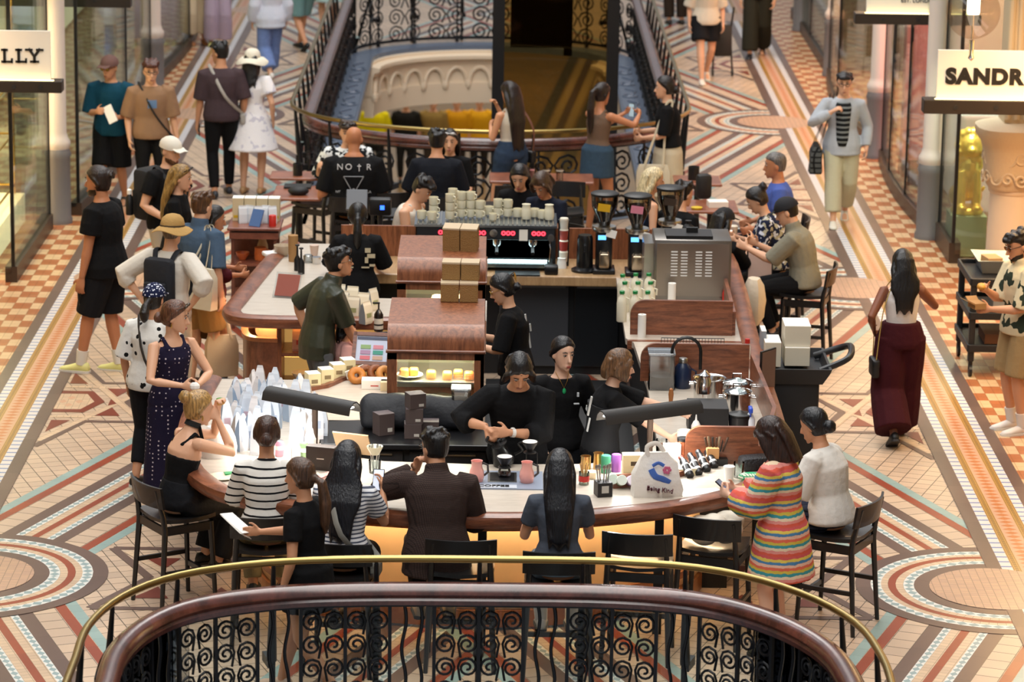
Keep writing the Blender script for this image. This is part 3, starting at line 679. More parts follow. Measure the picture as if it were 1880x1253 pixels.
m=MB(); m.prism([(-1.85,27.0),(-1.35,27.0),(-1.4,29.4),(-1.75,29.4)],0,HB-.06); m.build('cabinet',WALNUT_V,t)
# back counter
t=thing('back_counter','oak back counter carrying the espresso machine and coffee grinders','counter')
m=MB(); m.box((.13,28.65,HB-.045),(2.94,.8,.09),bev=.01); m.build('worktop',OAK,t)
m=MB(); m.box((.13,28.75,.43),(2.84,.55,.86)); m.build('cabinet',BLACKM,t)
for x,w in ((-.2,.0),(.42,.62),(.98,.4)):
    if w: m=MB(); m.box((x,28.46,.47),(w,.03,.78),bev=.006); fd_=m.build('fridge_door',mat('#4b4d52' if w>.5 else '#1d2024',.35,.3),t); m=MB(); m.box((x,28.435,.83),(w*.9,.02,.05)); m.build('door_handle',mat('#77797c',.35,.6),fd_)
m=MB(); m.box((.12,29.02,1.08),(2.9,.035,.3)); m.build('back_board',WALNUT_V,t)
m=MB(); m.box((1.42,28.28,HB+.002),(.3,.1,.006)); m.build('mat',mat('#16181d',.5),t)
# right counter
t=thing('right_counter','right counter run with pale top, walnut edge and curved walnut dividers','counter')
ro=[(2.16,24.47),(2.17,25.2),(2.17,25.9),(2.18,26.6),(2.2,27.6),(2.2,28.8),(2.18,29.3)]
m=MB(); m.prism(ro+[(1.62,29.3),(1.62,28.25),(1.14,28.22),(1.14,25.95),(1.2,25.8),(1.25,24.47)],HB-.05,HB); m.build('worktop',WTOP,t)
m=MB(); m.sweep(pl(ro,HB),RIM); m.build('walnut_edge',WALNUT_X,t,True)
m=MB(); m.prism([(1.28,24.5),(1.95,24.5),(1.95,29.2),(1.65,29.2),(1.6,28.3),(1.28,28.2)],0,HB-.06); m.build('cabinet',BLACKM,t)
m=MB(); m.box((1.65,25.86,HB-.03),(1.0,.05,.07)); m.build('front_edge',WALNUT_X,t)
def board(par,x0,x1,y,h,r,nm='divider'):
    pts=[(x0,0)]+[(x0+r-r*math.cos(a),h-r+r*math.sin(a)) for a in [PI/2*k/8 for k in range(9)]]+[(x1,h),(x1,0)]
    m=MB(); m.rings([[V((p[0],y-.018,HB+p[1])) for p in pts],[V((p[0],y+.018,HB+p[1])) for p in pts]]); return m.build(nm,WALNUT_X,par)
board(t,1.18,2.02,26.1,.29,.12); board(t,1.2,2.04,24.56,.3,.12)
m=MB(); m.wall([(2.06,24.5),(2.1,22.9),(2.0,22.25)][::-1],HB,HB+.24,.03); m.build('side_board',WALNUT_X,t)
board(t,1.42,2.0,22.22,.27,.11)
m=MB(); m.wall([(2.03,26.1),(2.06,28.9)],HB,HB+.2,.03); m.build('side_board',WALNUT_X,t)
# dark floor inside the bar
m=MB(); m.prism([(-.7,22.2),(1.2,22.2),(1.25,28.2),(0,28.2),(-.0,26.6),(-.7,26.3)],.0,.02); o=m.build('bar_floor_mat',mat('#141315',.6)); tag(o,'dark floor mat inside the coffee bar behind the front counter','floor mat')
# glazed wooden bread cases
def case(y0,lab,lit):
    t=thing('display_case',lab,'display case',(-.365,y0,HB))
    w,d,hl=.71,.97,.525
    m=MB()
    for x in (-w/2+.035,w/2-.035):
        m.box((x,.02,hl/2),(.07,.04,hl)); m.box((x,d-.03,hl/2),(.07,.04,hl))
    m.box((0,.02,.03),(w,.04,.06)); m.box((0,.02,hl-.035),(w,.04,.06)); m.box((0,d/2,.01),(w,d,.02)); m.box((w/2-.012,d/2,hl/2),(.024,d,hl)); m.build('frame',WALNUT_V,t)
    m=MB(); m.cyl((-w/2-.01,-.012,hl),(w/2+.01,-.012,hl),.014,None,10); m.cyl((w/2,-.012,hl),(w/2,d,hl),.012,None,8); m.build('ledge',WALNUT_X,t,True)
    prof=[(.0,hl)]+[(.13-.13*math.cos(a),hl+.05+.13*math.sin(a)) for a in [PI/2*k/10 for k in range(11)]]+[(d,hl+.18),(d,hl)]
    m=MB(); m.rings([[V((x,p[0],p[1])) for p in prof] for x in (-w/2,w/2)]); m.build('curved_lid',WALNUT_V,t,True)
    m=MB(); m.box((0,.02,.26),(w-.16,.006,.42)); m.build('glass_pane',GLASS,t)
    m=MB(); m.box((0,.36,.27),(w-.1,.6,.012)); m.build('shelf',STEEL,t)
    m=MB(); m.box((0,d-.06,.26),(w-.08,.01,.5)); m.build('back_panel',mat('#a5a488',.4),t)
    m=MB(); m.box((0,.1,hl-.03),(w-.16,.03,.01)); m.build('light_strip',mat('#fff0d0',.4,emit=lit),t)
    return t
c1=case(23.27,'front curved walnut bread case with lit glass above the black bench',14.); c2=case(25.6,'rear curved walnut bread case half hidden behind the front one',14.)
def food(nm,lab,cat,loc,f,m,group=None,rz=0):
    o=f(MB()).build(nm,m,None,True,auto=False); o.location=loc; o.rotation_euler.z=rz; return tag(o,lab,cat,group)
CROI=mat('#b9752e',.5,bump=.3,bscale=30); BUN=mat('#7d4520',.45,bump=.2)
def plate(loc,lab,r=.1):
    o=MB().lathe((0,0,0),[(r*.5,0),(r,.018),(r*.98,.022),(r*.5,.008)],24).build('plate',CERAM,None,True); o.location=loc; return tag(o,lab,'plate')
plate((-.56,23.48,HB+.278),'white plate of cake slices on the upper shelf of the front bread case')
rnd=random.Random(3)
for k,(x,y) in enumerate([(-.6,23.48),(-.53,23.5),(-.28,23.45),(-.2,23.5),(-.12,23.45),(-.4,23.47)]):
    food('pastry','golden pastry number of the row inside the front bread case' if 0 else ['cake slice at the left of the white plate in the front bread case','cake slice at the right of the white plate in the front bread case','pastry right of centre on the lit shelf of the front bread case','second pastry from the right on the lit shelf of the front bread case','rightmost pastry on the lit shelf of the front bread case','pastry beside the white plate in the middle of the front bread case'][k],'pastry',(x,y,HB+.28+(.01 if k<2 else 0)),lambda b:b.box((0,0,.02),(.07,.09,.06),bev=.015),CROI,'pastries in the front bread case')
food('tray','steel tray on the lower deck of the front bread case','tray',(-.36,23.5,HB+.04),lambda b:b.box((0,0,.01),(.5,.3,.02),bev=.006),STEEL)
food('pastry','pale loaf on the lower tray of the front bread case','pastry',(-.32,23.5,HB+.06),lambda b:b.ell((0,0,.04),(.13,.08,.05)),mat('#e6d6b2',.6))
food('pastry','iced roll visible in the lit strip of the rear bread case','pastry',(-.3,25.8,HB+.28),lambda b:b.box((0,0,.04),(.3,.2,.09),bev=.03),mat('#e8c79a',.5))
area('case_lamp',(-.36,23.5,HB+.49),rot(0),.5,.4,24,(1,.85,.6)); area('case_lamp',(-.36,25.85,HB+.49),rot(0),.5,.4,10,(1,.8,.6))
# trough lamps over the counter
def lamp(lab,base,a,b,z):
    p0=G(*base,HB); t=thing('counter_lamp',lab,'lamp',(p0.x,p0.y,HB)); L0=V((p0.x,p0.y,HB))
    A=G(*a,z)-L0; B=G(*b,z)-L0; mid=(A+B)/2; d=(B-A).normalized(); n=V((-d.y,d.x,0)); 
    m=MB(); m.cyl((0,0,0),(0,0,mid.z-.02),.022,None,14); m.lathe((0,0,0),[(.05,0),(.05,.012),(.022,.02)],16); m.build('pole',mat('#3a2e26',.35,.4),t,True)
    prof=[(-.075,-.035),(-.06,.02),(-.02,.05),(.02,.05),(.06,.02),(.075,-.035),(.07,-.035),(.055,.012),(.018,.042),(-.018,.042),(-.055,.012),(-.07,-.035)]
    off=V((0,0,0))-mid*1.; off=V((-mid.x,-mid.y,0))*.0
    m=MB(); m.rings([[q+n*x+V((0,0,y)) for x,y in prof] for q in (A,B)]); m.build('trough_shade',mat('#2b2927',.45),t,True)
    m=MB(); m.rings([[q+n*x+V((0,0,y)) for x,y in ((-.03,-.0),(.03,-.0),(.03,.008),(-.03,.008))] for q in (A.lerp(B,.04),A.lerp(B,.96))]); m.build('tube_light',mat('#ffffff',.4,emit=14.),t)
    c=L0+mid+V((0,0,-.03)); ar=area('counter_light',c,rot(0,0,math.atan2(d.y,d.x)),(B-A).length*.9,.06,13,(1,.97,.92))
lamp('left black trough lamp on a pole above the white pouches',(578,832),(492,722),(652,752),1.4)
lamp('right black trough lamp on a pole beside the bobbed barista',(1192,845),(1104,768),(1282,745),1.36)
# ================================================================ bar stools
def make_stool():
    t=thing('bar_stool','black wooden bar stool','bar stool')
    SB=mat('#111112',.38,coat=.2)
    # facing +Y; seat centre at origin
    m=MB(); n=9; top=[];rs=[]
    for i in range(n):
        y=-.2+.4*i/(n-1); hw=.2+.02*math.sin(PI*i/(n-1)); dz=.012*((i-(n-1)/2)/((n-1)/2))**2-.004
        rs.append([V((x,y,.66+dz+.02*(x/hw)**2+e)) for x,e in [(-hw,0),(-hw*.5,0),(0,0),(hw*.5,0),(hw,0),(hw,-.028),(0,-.028),(-hw,-.028)]])
    m.rings(rs); m.build('seat',SB,t,True)
    for sx in (-1,1):
        m=MB(); m.tube([(sx*.215,.19,0),(sx*.19,.165,.63)],[.016,.021],8); m.build('leg',SB,t,True)
        m=MB(); m.tube([(sx*.225,-.235,0),(sx*.2,-.19,.6),(sx*.195,-.2,.7),(sx*.185,-.25,.9)],[.016,.022,.021,.013],8); m.build('leg',SB,t,True)
    m=MB(); rs=[]
    for i in range(9):
        a=-1+2*i/8; x=.235*a; y=-.262+.05*a*a
        rs.append([V((x,y-.008,.77)),V((x,y+.01,.77)),V((x,y-.012,.925)),V((x,y-.03,.925))])
    m.rings(rs); m.build('backrest',SB,t,True)
    m=MB(); m.box((0,.18,.6),(.37,.022,.06)); m.box((0,-.19,.6),(.37,.022,.06)); 
    for sx in (-1,1): m.box((sx*.195,0,.6),(.022,.36,.06))
    m.build('apron',SB,t)
    m=MB(); m.box((0,.185,.22),(.39,.022,.035)); 
    for sx in (-1,1): m.box((sx*.212,-.02,.3),(.02,.4,.03))
    m.build('footrest',SB,t)
    return t
STOOL=make_stool(); stool_n=[0]
def stool(x,y,rz,lab):
    "rz: direction the sitter faces, degrees anticlockwise from straight away"
    a=math.radians(rz)
    if stool_n[0]==0:
        STOOL.location=(x,y,0); STOOL.rotation_euler=(0,0,a); tag(STOOL,lab,'bar stool','bar stools round the coffee bar'); o=STOOL
    else: o=dup(STOOL,(x,y,0),a,lab,'bar stools round the coffee bar')
    stool_n[0]+=1; return o
# ================================================================ people
def cloth(col,rough=.85,var=.0): return mat(col,rough,bump=.28,bscale=22,var=var,spec=.2,name='cloth')
def cmat(name,fn,rough=.85):
    t=NT(name,rough); t.b.inputs['Specular IOR Level'].default_value=.2
    x,y,z=t.sep(t.tc.outputs['Object']); t.base(fn(t,x,y,z))
    n=t.n('TexNoise',{'Vector':t.tc.outputs['Object'],'Scale':20.,'Detail':3.}); t.bump(n.outputs['Fac'],.25,.02); return t.m
def stripes(c1,c2,p,duty,wob=.012):
    def f(t,x,y,z):
        n=t.n('TexNoise',{'Vector':t.tc.outputs['Object'],'Scale':7.}); q=t.math('ADD',z,t.math('MULTIPLY',n.outputs['Fac'],wob))
        return t.mix(t.math('LESS_THAN',t.math('FRACT',t.math('DIVIDE',q,p)),duty),c1,c2)
    return f
def dots(c1,c2,sc,r,rnd=1.):
    def f(t,x,y,z):
        v=t.n('TexVoronoi',{'Vector':t.tc.outputs['Object'],'Scale':sc,'Randomness':rnd}); return t.mix(t.math('LESS_THAN',v.outputs['Distance'],r),c1,c2)
    return f
def blotch(c1,c2,sc,th=.52,c3=None):
    def f(t,x,y,z):
        n=t.n('TexNoise',{'Vector':t.tc.outputs['Object'],'Scale':sc,'Detail':2.}); a=t.mix(t.math('GREATER_THAN',n.outputs['Fac'],th),c1,c2)
        if c3: m=t.n('TexNoise',{'Vector':t.tc.outputs['Object'],'Scale':sc*1.7,'Detail':1.}); a=t.mix(t.math('GREATER_THAN',m.outputs['Fac'],.6),a,c3)
        return a
    return f
def rainbow(cols,p):
    def f(t,x,y,z):
        w_=t.n('TexNoise',{'Vector':t.tc.outputs['Object'],'Scale':26.}); q=t.math('ADD',z,t.math('MULTIPLY',w_.outputs['Fac'],.02))
        r=t.nt.nodes.new('ShaderNodeValToRGB'); r.color_ramp.interpolation='CONSTANT'; e=r.color_ramp.elements
        while len(e)<len(cols): e.new(.5)
        for i,c in enumerate(cols): e[i].position=i/len(cols); e[i].color=lin(c)
        t.nt.links.new(t.math('FRACT',t.math('DIVIDE',q,p)),r.inputs[0]); return r.outputs[0]
    return f
def checkf(c1,c2,p):
    def f(t,x,y,z):
        a=t.math('LESS_THAN',t.math('FRACT',t.math('DIVIDE',z,p)),.3); b=t.math('LESS_THAN',t.math('FRACT',t.math('DIVIDE',t.math('ADD',x,t.math('MULTIPLY',y,.7)),p)),.3)
        return t.mix(t.math('MAXIMUM',a,b),c1,c2)
    return f
_hair={}
def hairm(col):
    if col not in _hair:
        t=NT('hair',.38); t.b.inputs['Specular IOR Level'].default_value=.5
        mp=t.n('Mapping',{0:t.tc.outputs['Object'],3:(60,60,6)}); n=t.n('TexNoise',{'Vector':mp.outputs[0],'Scale':1.6,'Detail':3.})
        c=lin(col); d=tuple(v*.5 for v in c[:3])+(1,); l=tuple(min(1,v*1.5) for v in c[:3])+(1,)
        r=t.n('MapRange',{0:n.outputs['Fac'],1:.35,2:.65}); t.base(t.mix(r.outputs[0],d,l)); t.bump(n.outputs['Fac'],.5,.01); _hair[col]=t.m
    return _hair[col]
SKIN={'a':'#c9926f','b':'#d9a888','c':'#b97c58','d':'#7d4a33','e':'#e3b79c'}
def skinm(k):
    m=mat(SKIN[k],.5,bump=.05,bscale=40,spec=.35,name='skin'); b=m.node_tree.nodes['Principled BSDF']; b.inputs['Subsurface Weight'].default_value=.0; return m
def rm(o,v,sm=3):
    r=o.modifiers.new('remesh','REMESH'); r.mode='VOXEL'; r.voxel_size=v; r.use_smooth_shade=True
    s=o.modifiers.new('smooth','SMOOTH'); s.factor=.5; s.iterations=sm; return o
def ik(a,t,l1,l2,hint):
    d=t-a; L=d.length
    if L>(l1+l2)*.999: t=a+d*((l1+l2)*.999/L); d=t-a; L=d.length
    if L<abs(l1-l2)*1.02+1e-4: L=abs(l1-l2)*1.02+1e-4
    u=d.normalized(); x=(L*L+l1*l1-l2*l2)/(2*L); h=math.sqrt(max(0,l1*l1-x*x)); w_=(hint-u*hint.dot(u))
    w_=w_.normalized() if w_.length>1e-5 else u.orthogonal().normalized()
    return a+u*x+w_*h,t
TM=[(-.10,.10,.085),(-.03,.165,.115),(.05,.158,.11),(.15,.144,.102),(.25,.158,.114),(.34,.172,.114),(.405,.17,.10),(.45,.128,.08),(.485,.075,.066),(.515,.058,.058)]
TF=[(-.10,.105,.09),(-.03,.172,.118),(.05,.158,.108),(.15,.122,.09),(.25,.134,.106),(.33,.146,.116),(.395,.143,.09),(.44,.105,.072),(.48,.062,.056),(.515,.05,.05)]
HEAD=[(-.118,.022,.074,-.035),(-.102,.042,.090,-.01),(-.075,.056,.093,.03),(-.045,.064,.092,.065),(-.015,.070,.090,.085),(.015,.073,.087,.097),(.045,.075,.088,.101),(.075,.070,.077,.096),(.100,.053,.054,.075),(.117,.026,.025,.04)]
def headrings(tab,Mh,s,grow=0.,n=16):
    rs=[]
    for z,w_,yf,yb in tab:
        r=[]
        for j in range(n):
            a=2*PI*j/n; c,sn=math.cos(a),math.sin(a); y=(yf if sn>0 else yb)
            cy=(yf-yb)/2 if 0 else 0
            yy=(yf*sn if sn>0 else yb*sn)
            if yb<0: yy=(yf+yb)/2*1+ (yf-(-yb))/2*sn if True else yy
            r.append(Mh@V(((w_+grow)*c*s,(yy+(grow*sn))*s,z*s)))
        rs.append(r)
    return rs
class P: pass
PEOPLE=[]
def person(label,at,H=1.68,yaw=0,sex='f',pose='stand',lean=4,hy=0,hp=8,ht=0,R=None,L=None,RE=None,LE=None,skin='a',hair=('short','#17120f'),top=None,bot=None,shoes='#1a1a1a',build=1.,zt=None,seat=.66,near=True,face=None,shift=0,fR=None,fL=None,fy=0,twist=0,curl=(35,35),hdR=None,hdL=None,hnR=None,hnL=None,extra=(),group=None,dz=0.,sole='#2a2624',sock=None,base=None,shoulder=1.):
    p=P(); s=H/1.72; p.s=s; f=sex=='f'; sk=skinm(skin)
    sit=pose=='sit'; hz=(seat+.085) if sit else .905*s-(.02 if pose=='walk' else 0)
    rl=math.radians
    d1=V((0,math.sin(rl(lean*.6)),math.cos(rl(lean*.6)))); d2=V((0,math.sin(rl(lean*1.05)),math.cos(rl(lean*1.05)))); d3=V((0,math.sin(rl(lean*1.35)),math.cos(rl(lean*1.35))))
    p0=V((0,0,hz+.03*s)); q=.17*s
    def sp(d):
        d*=s
        if d<0: return p0+V((0,0,d))
        if d<q: return p0+d1*d
        if d<2*q: return p0+d1*q+d2*(d-q)
        return p0+d1*q+d2*q+d3*(d-2*q)
    TAB=TF if f else TM
    lat=lambda d: V((math.cos(rl(twist*max(0,min(1,d/.4)))),math.sin(rl(twist*max(0,min(1,d/.4)))),0))
    nb_=sp(.515); Rh=(M.Rotation(rl(hy),3,'Z')@M.Rotation(-rl(hp),3,'X')@M.Rotation(rl(ht),3,'Y'))
    na=rl(lean*.8+10+hp*.3); nv=V((0,math.sin(na),math.cos(na))); nv=M.Rotation(rl(hy*.4),3,'Z')@nv
    hc=nb_+nv*.135*s; Mh=M.Translation(hc)@Rh.to_4x4(); p.Mh=Mh
    topl=Mh@V((0,-.01*s,.125*s))
    # ---- limbs
    up,fo=(.285*s,.25*s); sw=(.158 if f else .178)*s*shoulder
    p.sh={};p.el={};p.wr={};p.hand={}
    for nm,sd,tg,eh in (('R',1,R,RE),('L',-1,L,LE)):
        S=sp(.42)+lat(.42)*(sd*sw)
        T=V((sd*.24*s,.06*s,hz-.06*s)) if tg is None else V(tg)*1.
        if tg is None and sit: T=V((sd*.2,.26,hz+.1))
        E,Wp=ik(S,T,up,fo,V(eh) if eh else (V((sd*.28,-.5,-1)) if sit else V((sd*.5,-.7,-.5))))
        p.sh[nm],p.el[nm],p.wr[nm]=S,E,Wp
    th=.42*s; p.hipj={};p.kn={};p.an={}; p.fp={}
    for nm,sd,ft in (('R',1,fR),('L',-1,fL)):
        S=V((sd*.088*s,0,hz)); 
        if ft is None:
            if sit: ft=(sd*.10,.27,.31)
            elif pose=='walk': ft=(sd*.07,.24*sd,.085 if sd>0 else .13)
            else: ft=(sd*.10,.0,.085)
        T=V(ft); K,A=ik(S,T,th,.415*s,V((sd*.12,1,.35)))
        p.hipj[nm],p.kn[nm],p.an[nm]=S,K,A; p.fp[nm]=rl(-28) if (pose=='walk' and ft[1]<-.1) else 0.
    zhead=topl.z if zt is None else zt
    # ---- placing
    g=G(at[0],at[1],topl.z+dz); a=rl(yaw); c,sn=math.cos(a),math.sin(a)
    loc=V((g.x-(topl.x*c-topl.y*sn),g.y-(topl.x*sn+topl.y*c),dz))
    if base: loc=G(base[0],base[1],dz)
    root=thing('person',label,'person',loc,a,group); p.root=root; p.Mw=M.Translation(loc)@M.Rotation(a,4,'Z')
    vx=.0075 if near else .011
    ar=.86 if f else 1.; ar*=(1+(build-1)*.6); B=build
    # ---- body
    m=MB()
    m.tube([sp(d) for d,_,_ in TAB],[(x*s*B,y*s*B) for _,x,y in TAB],14,ref=(1,0,0))
    m.tube([nb_-nv*.05*s,nb_,hc+Rh@V((0,-.02*s,-.05*s))],[.06*s*ar,.054*s*(.95 if f else 1.08),.052*s],12)
    m.rings(headrings(HEAD,Mh,s))
    H_=lambda x,y,z: Mh@V((x*s,y*s,z*s))
    m.tube([H_(0,.082,.02),H_(0,.1,-.01),H_(0,.112,-.03),H_(0,.088,-.042)],[.008*s,.010*s,.015*s,.009*s],8)
    m.ell(H_(0,.086,-.075),(.026*s,.014*s,.016*s),8,Rh); m.ell(H_(0,.075,-.108),(.022*s,.016*s,.014*s),8,Rh)
    for sd in (-1,1): m.ell(H_(sd*.077,-.012,-.008),(.010*s,.02*s,.032*s),8,Rh)
    for nm,sd in (('R',1),('L',-1)):
        S,E,Wp=p.sh[nm],p.el[nm],p.wr[nm]
        m.tube([S-lat(.42)*(sd*.03*s),S,S.lerp(E,.45),E,E.lerp(Wp,.25),E.lerp(Wp,.7),Wp],[.05*s*ar,.056*s*ar,.05*s*ar,.04*s*ar,.042*s*ar,.032*s*ar,.025*s*ar],10)
        hd={'R':hdR,'L':hdL}[nm]; hn={'R':hnR,'L':hnL}[nm]
        d=V(hd).normalized() if hd else (Wp-E).normalized()
        n=V(hn) if hn else V((-sd,0,0)); n=(n-d*n.dot(d)); n=n.normalized() if n.length>.05 else d.orthogonal().normalized()
        lt=d.cross(n)*sd; hs=s*(.94 if f else 1.02); cu=rl(curl[0 if nm=='R' else 1])
        m.tube([Wp,Wp+d*.03*hs,Wp+d*.065*hs,Wp+d*.092*hs],[(.024*hs,.02*hs),(.034*hs,.018*hs),(.04*hs,.017*hs),(.039*hs,.013*hs)],10,ref=lt)
        for k,(o,ln) in enumerate(((.031,.072),(.011,.082),(-.011,.077),(-.031,.06))):
            b=Wp+d*.085*hs+lt*(o*hs); dd=(d+lt*(o*2.6)).normalized()
            f1=dd*math.cos(cu*.7)+n*math.sin(cu*.7); f2=dd*math.cos(cu*1.6)+n*math.sin(cu*1.6); f3=dd*math.cos(cu*2.2)+n*math.sin(cu*2.2); ln*=hs
            m.tube([b,b+f1*ln*.45,b+f1*ln*.45+f2*ln*.32,b+f1*ln*.45+f2*ln*.32+f3*ln*.26],[.0095*hs,.009*hs,.0083*hs,.0068*hs],7)
        b=Wp+d*.022*hs+lt*.026*hs; e=(d*.62+lt*.72+n*.32).normalized(); e2=(d*.85+lt*.3+n*.5).normalized()
        m.tube([b-lt*.01*hs,b+e*.022*hs,b+e*.05*hs,b+e*.05*hs+e2*.03*hs],[.014*hs,.0125*hs,.0105*hs,.008*hs],7)
        p.hand[nm]=Wp+d*.085*hs+n*.028*hs; p.__dict__['hd'+nm]=d; p.__dict__['hn'+nm]=n
    lr=(1.02 if f else 1.)*(1+(B-1)*.5)
    for nm,sd in (('R',1),('L',-1)):
        S,K,A=p.hipj[nm],p.kn[nm],p.an[nm]
        m.tube([S+V((0,0,.04*s)),S.lerp(K,.15),S.lerp(K,.55),K,K.lerp(A,.28),K.lerp(A,.7),A,A-V((0,0,.03))],[.088*s*lr,.09*s*lr,.074*s*lr,.053*s*lr,.055*s*lr,.041*s*lr,.034*s*lr,.034*s*lr],11)
        fd=M.Rotation(rl(fy),3,'Z')@V((0,1,0)); fd=V((fd.x,fd.y*math.cos(p.fp[nm]),math.sin(p.fp[nm])))
        m.tube([A-V((0,0,.045*s))-fd*.03*s,A-V((0,0,.05*s))+fd*.06*s,A-V((0,0,.06*s))+fd*.13*s],[(.032*s,.03*s),(.036*s,.026*s),(.034*s,.015*s)],8,ref=(1,0,0)); 
    rm(m.build('body',sk,root,True,auto=False),vx)
    # ---- face
    fw=p.Mw.to_3x3()@Rh@V((0,1,0))
    if face is None: face=fw.y<.45
    if face:
        dk=mat('#1d1410',.3); 
        for sd in (-1,1):
            o=MB(); o.k=0; o.ell(H_(sd*.031,.0815,.012),(.0135*s,.006*s,.0065*s),8,Rh); o.k=1; o.ell(H_(sd*.031,.086,.012),(.0062*s,.004*s,.0062*s),8,Rh); o.k=1; o.tube([H_(sd*.016,.087,.015),H_(sd*.031,.0895,.020),H_(sd*.046,.083,.014)],.0022*s,5); o.build('eye',[mat('#e9e2da',.3),dk],root,True)
            o=MB(); o.tube([H_(sd*.014,.088,.034),H_(sd*.032,.0885,.040),H_(sd*.05,.076,.034)],[.003*s,.0042*s,.0025*s],5); o.build('eyebrow',mat(hair[1] if hair[0]!='bald' else '#3a2a20',.6),root,True)
        o=MB(); o.ell(H_(0,.0985,-.070),(.022*s,.006*s,.0045*s),10,Rh); o.ell(H_(0,.098,-.079),(.019*s,.006*s,.005*s),10,Rh); o.build('lips',mat('#a8574c' if f else '#9c6350',.45),root,True)
    # ---- hair
    st,hcx=hair[0],hair[1]; hm=hairm(hcx); hl=hair[2] if len(hair)>2 else None
    hat=any(q_[0] in ('cap','sunhat') for q_ in extra)
    if st!='bald':
        m=MB()
        if st in ('short','crew','curly'):
            g=.006 if st=='crew' else .014
            tab=[(-.06,.052,-.02,.088),(-.03,.070,-.012,.100),(.0,.077,-.005,.108),(.03,.080,.0,.113),(.055,.081,.055,.114),(.075,.077,.084,.108),(.10,.062,.068,.09),(.122,.036,.04,.055),(.131,.012,.015,.02)]
            if hat: tab=[(z,w_,min(yf,.03),yb) for z,w_,yf,yb in tab if z<.07]; g=.004
            m.rings(headrings([(z,w_+g*.5,yf+g*.4,yb+g*.4) for z,w_,yf,yb in tab],Mh,s))
            if st=='short' and not hat: m.tube([H_(-.06,.07,.075),H_(0,.095,.085),H_(.06,.07,.075)],[.02*s,.026*s,.02*s],8)
            if st=='short' and not hat:
                r_=random.Random(int(at[0])); 
                for k in range(20):
                    a=r_.uniform(0,2*PI); z=r_.uniform(.045,.118); rr=.085*math.sqrt(max(.05,1-((z-.02)/.125)**2)); yy=rr*1.2*math.sin(a)-.012
                    if yy>.03 and z<.075: continue
                    m.ell(H_(rr*math.cos(a),yy,z+.008),(.026*s,.03*s,.018*s),6,Rh@rot(r_.uniform(-.5,.5),r_.uniform(-.5,.5),a),5)
            if st=='curly':
                r_=random.Random(5)
                for k in range(26):
                    a=r_.uniform(0,2*PI); z=r_.uniform(.06,.125); rr=.088*math.sqrt(max(.05,1-((z-.03)/.11)**2)); m.ell(H_(rr*math.cos(a),rr*1.15*math.sin(a)-.01,z),(.02*s,.02*s,.02*s),6,k=5)
        else:
            fr=.0
            tab=[(-.08,.05,-.03,.092),(-.05,.072,-.02,.106),(-.02,.083,-.012,.116),(.015,.088,-.002,.122),(.045,.089,.025,.124),(.075,.084,.068,.118),(.1,.07,.068,.1),(.125,.044,.044,.065),(.135,.016,.018,.024)]
            if hat: tab=[(z,w_-.004,min(yf,.03),yb-.004) for z,w_,yf,yb in tab if z<.08]
            m.rings(headrings(tab,Mh,s))
            for sd in () if hat else (-1,1): m.tube([H_(sd*.01,.066,.092),H_(sd*.044,.058,.08),H_(sd*.07,.032,.055),H_(sd*.08,-.006,.02),H_(sd*.078,-.04,-.03)],[(.012*s,.010*s),(.018*s,.010*s),(.022*s,.010*s),(.026*s,.011*s),(.026*s,.014*s)],8,ref=Rh@V((0,0,1)))
        if st=='bob':
            w0=hl or .15
            m.rings(headrings([(-w0+.01,.070,.035,.085),(-w0*.8,.088,.045,.105),(-.06,.094,.035,.115),(-.01,.092,.02,.12),(.04,.09,.05,.122),(.07,.084,.086,.115)],Mh,s))
            for sd in (-1,1): m.tube([H_(sd*.06,.06,.075),H_(sd*.086,.03,.02),H_(sd*.09,.03,-.05),H_(sd*.083,.03,-w0)],[(.03*s,.018*s),(.04*s,.016*s),(.045*s,.016*s),(.04*s,.012*s)],8,ref=(0,1,0))
            m.tube([H_(0,-.09,.05),H_(0,-.105,-.05),H_(0,-.095,-w0-.01)],[(.08*s,.03*s),(.09*s,.034*s),(.08*s,.03*s)],10,ref=Rh@V((1,0,0)))
        if st=='fringe' or hair[3:]==('fringe',): m.tube([H_(-.065,.07,.06),H_(-.03,.092,.055),H_(.03,.092,.055),H_(.065,.07,.06)],[(.03*s,.014*s)]*4,8,ref=(0,0,1))
        if st in ('long','fringe'):
            L_=hl or .4; hw_=hair[4] if len(hair)>4 else 1.; b1=H_(0,-.098,.04); b2=H_(0,-.112,-.06); back=sp(.36)+V((0,-.15*s*B,0)); z1=hc.z-L_*s
            pts=[H_(0,-.07,.09),b1,b2]; wd=[.06,.085,.088]; tk=[.03,.035,.036]
            k=4
            for i in range(1,k+1):
                z=b2.z+(z1-b2.z)*i/k; fac=min(1,(b2.z-z)/(.2*s)) if b2.z>z else 1; dd=(z-p0.z)/s
                bp=sp(max(.05,min(.5,dd))); y=b2.y*(1-fac)+(bp.y-.135*s*B)*fac; x=b2.x*(1-fac*.6); pts.append(V((x,y,z))); wd.append((.1-.012*i if i>2 else .096)*hw_); tk.append(.034-.004*i)
            m.tube(pts,[(w_*s,t_*s) for w_,t_ in zip(wd,tk)],12,ref=Rh@V((1,0,0)))
            for sd in (-1,1):
                q1=pts[-1]+V((sd*.055*s,.01,.02)); m.tube([H_(sd*.07,-.03,.04),H_(sd*.085,-.045,-.05),(H_(sd*.085,-.05,-.1)+pts[4]+V((sd*.07*s,0,0)))/2,q1,q1+V((sd*.01,0,-.07*s))],[.022*s,.03*s,.034*s,.024*s,.006*s],8)
            m.tube([pts[-2],pts[-1],pts[-1]+V((0,0,-.05*s))],[(.06*s,.02*s),(.05*s,.018*s),(.01,.006)],8,ref=(1,0,0))
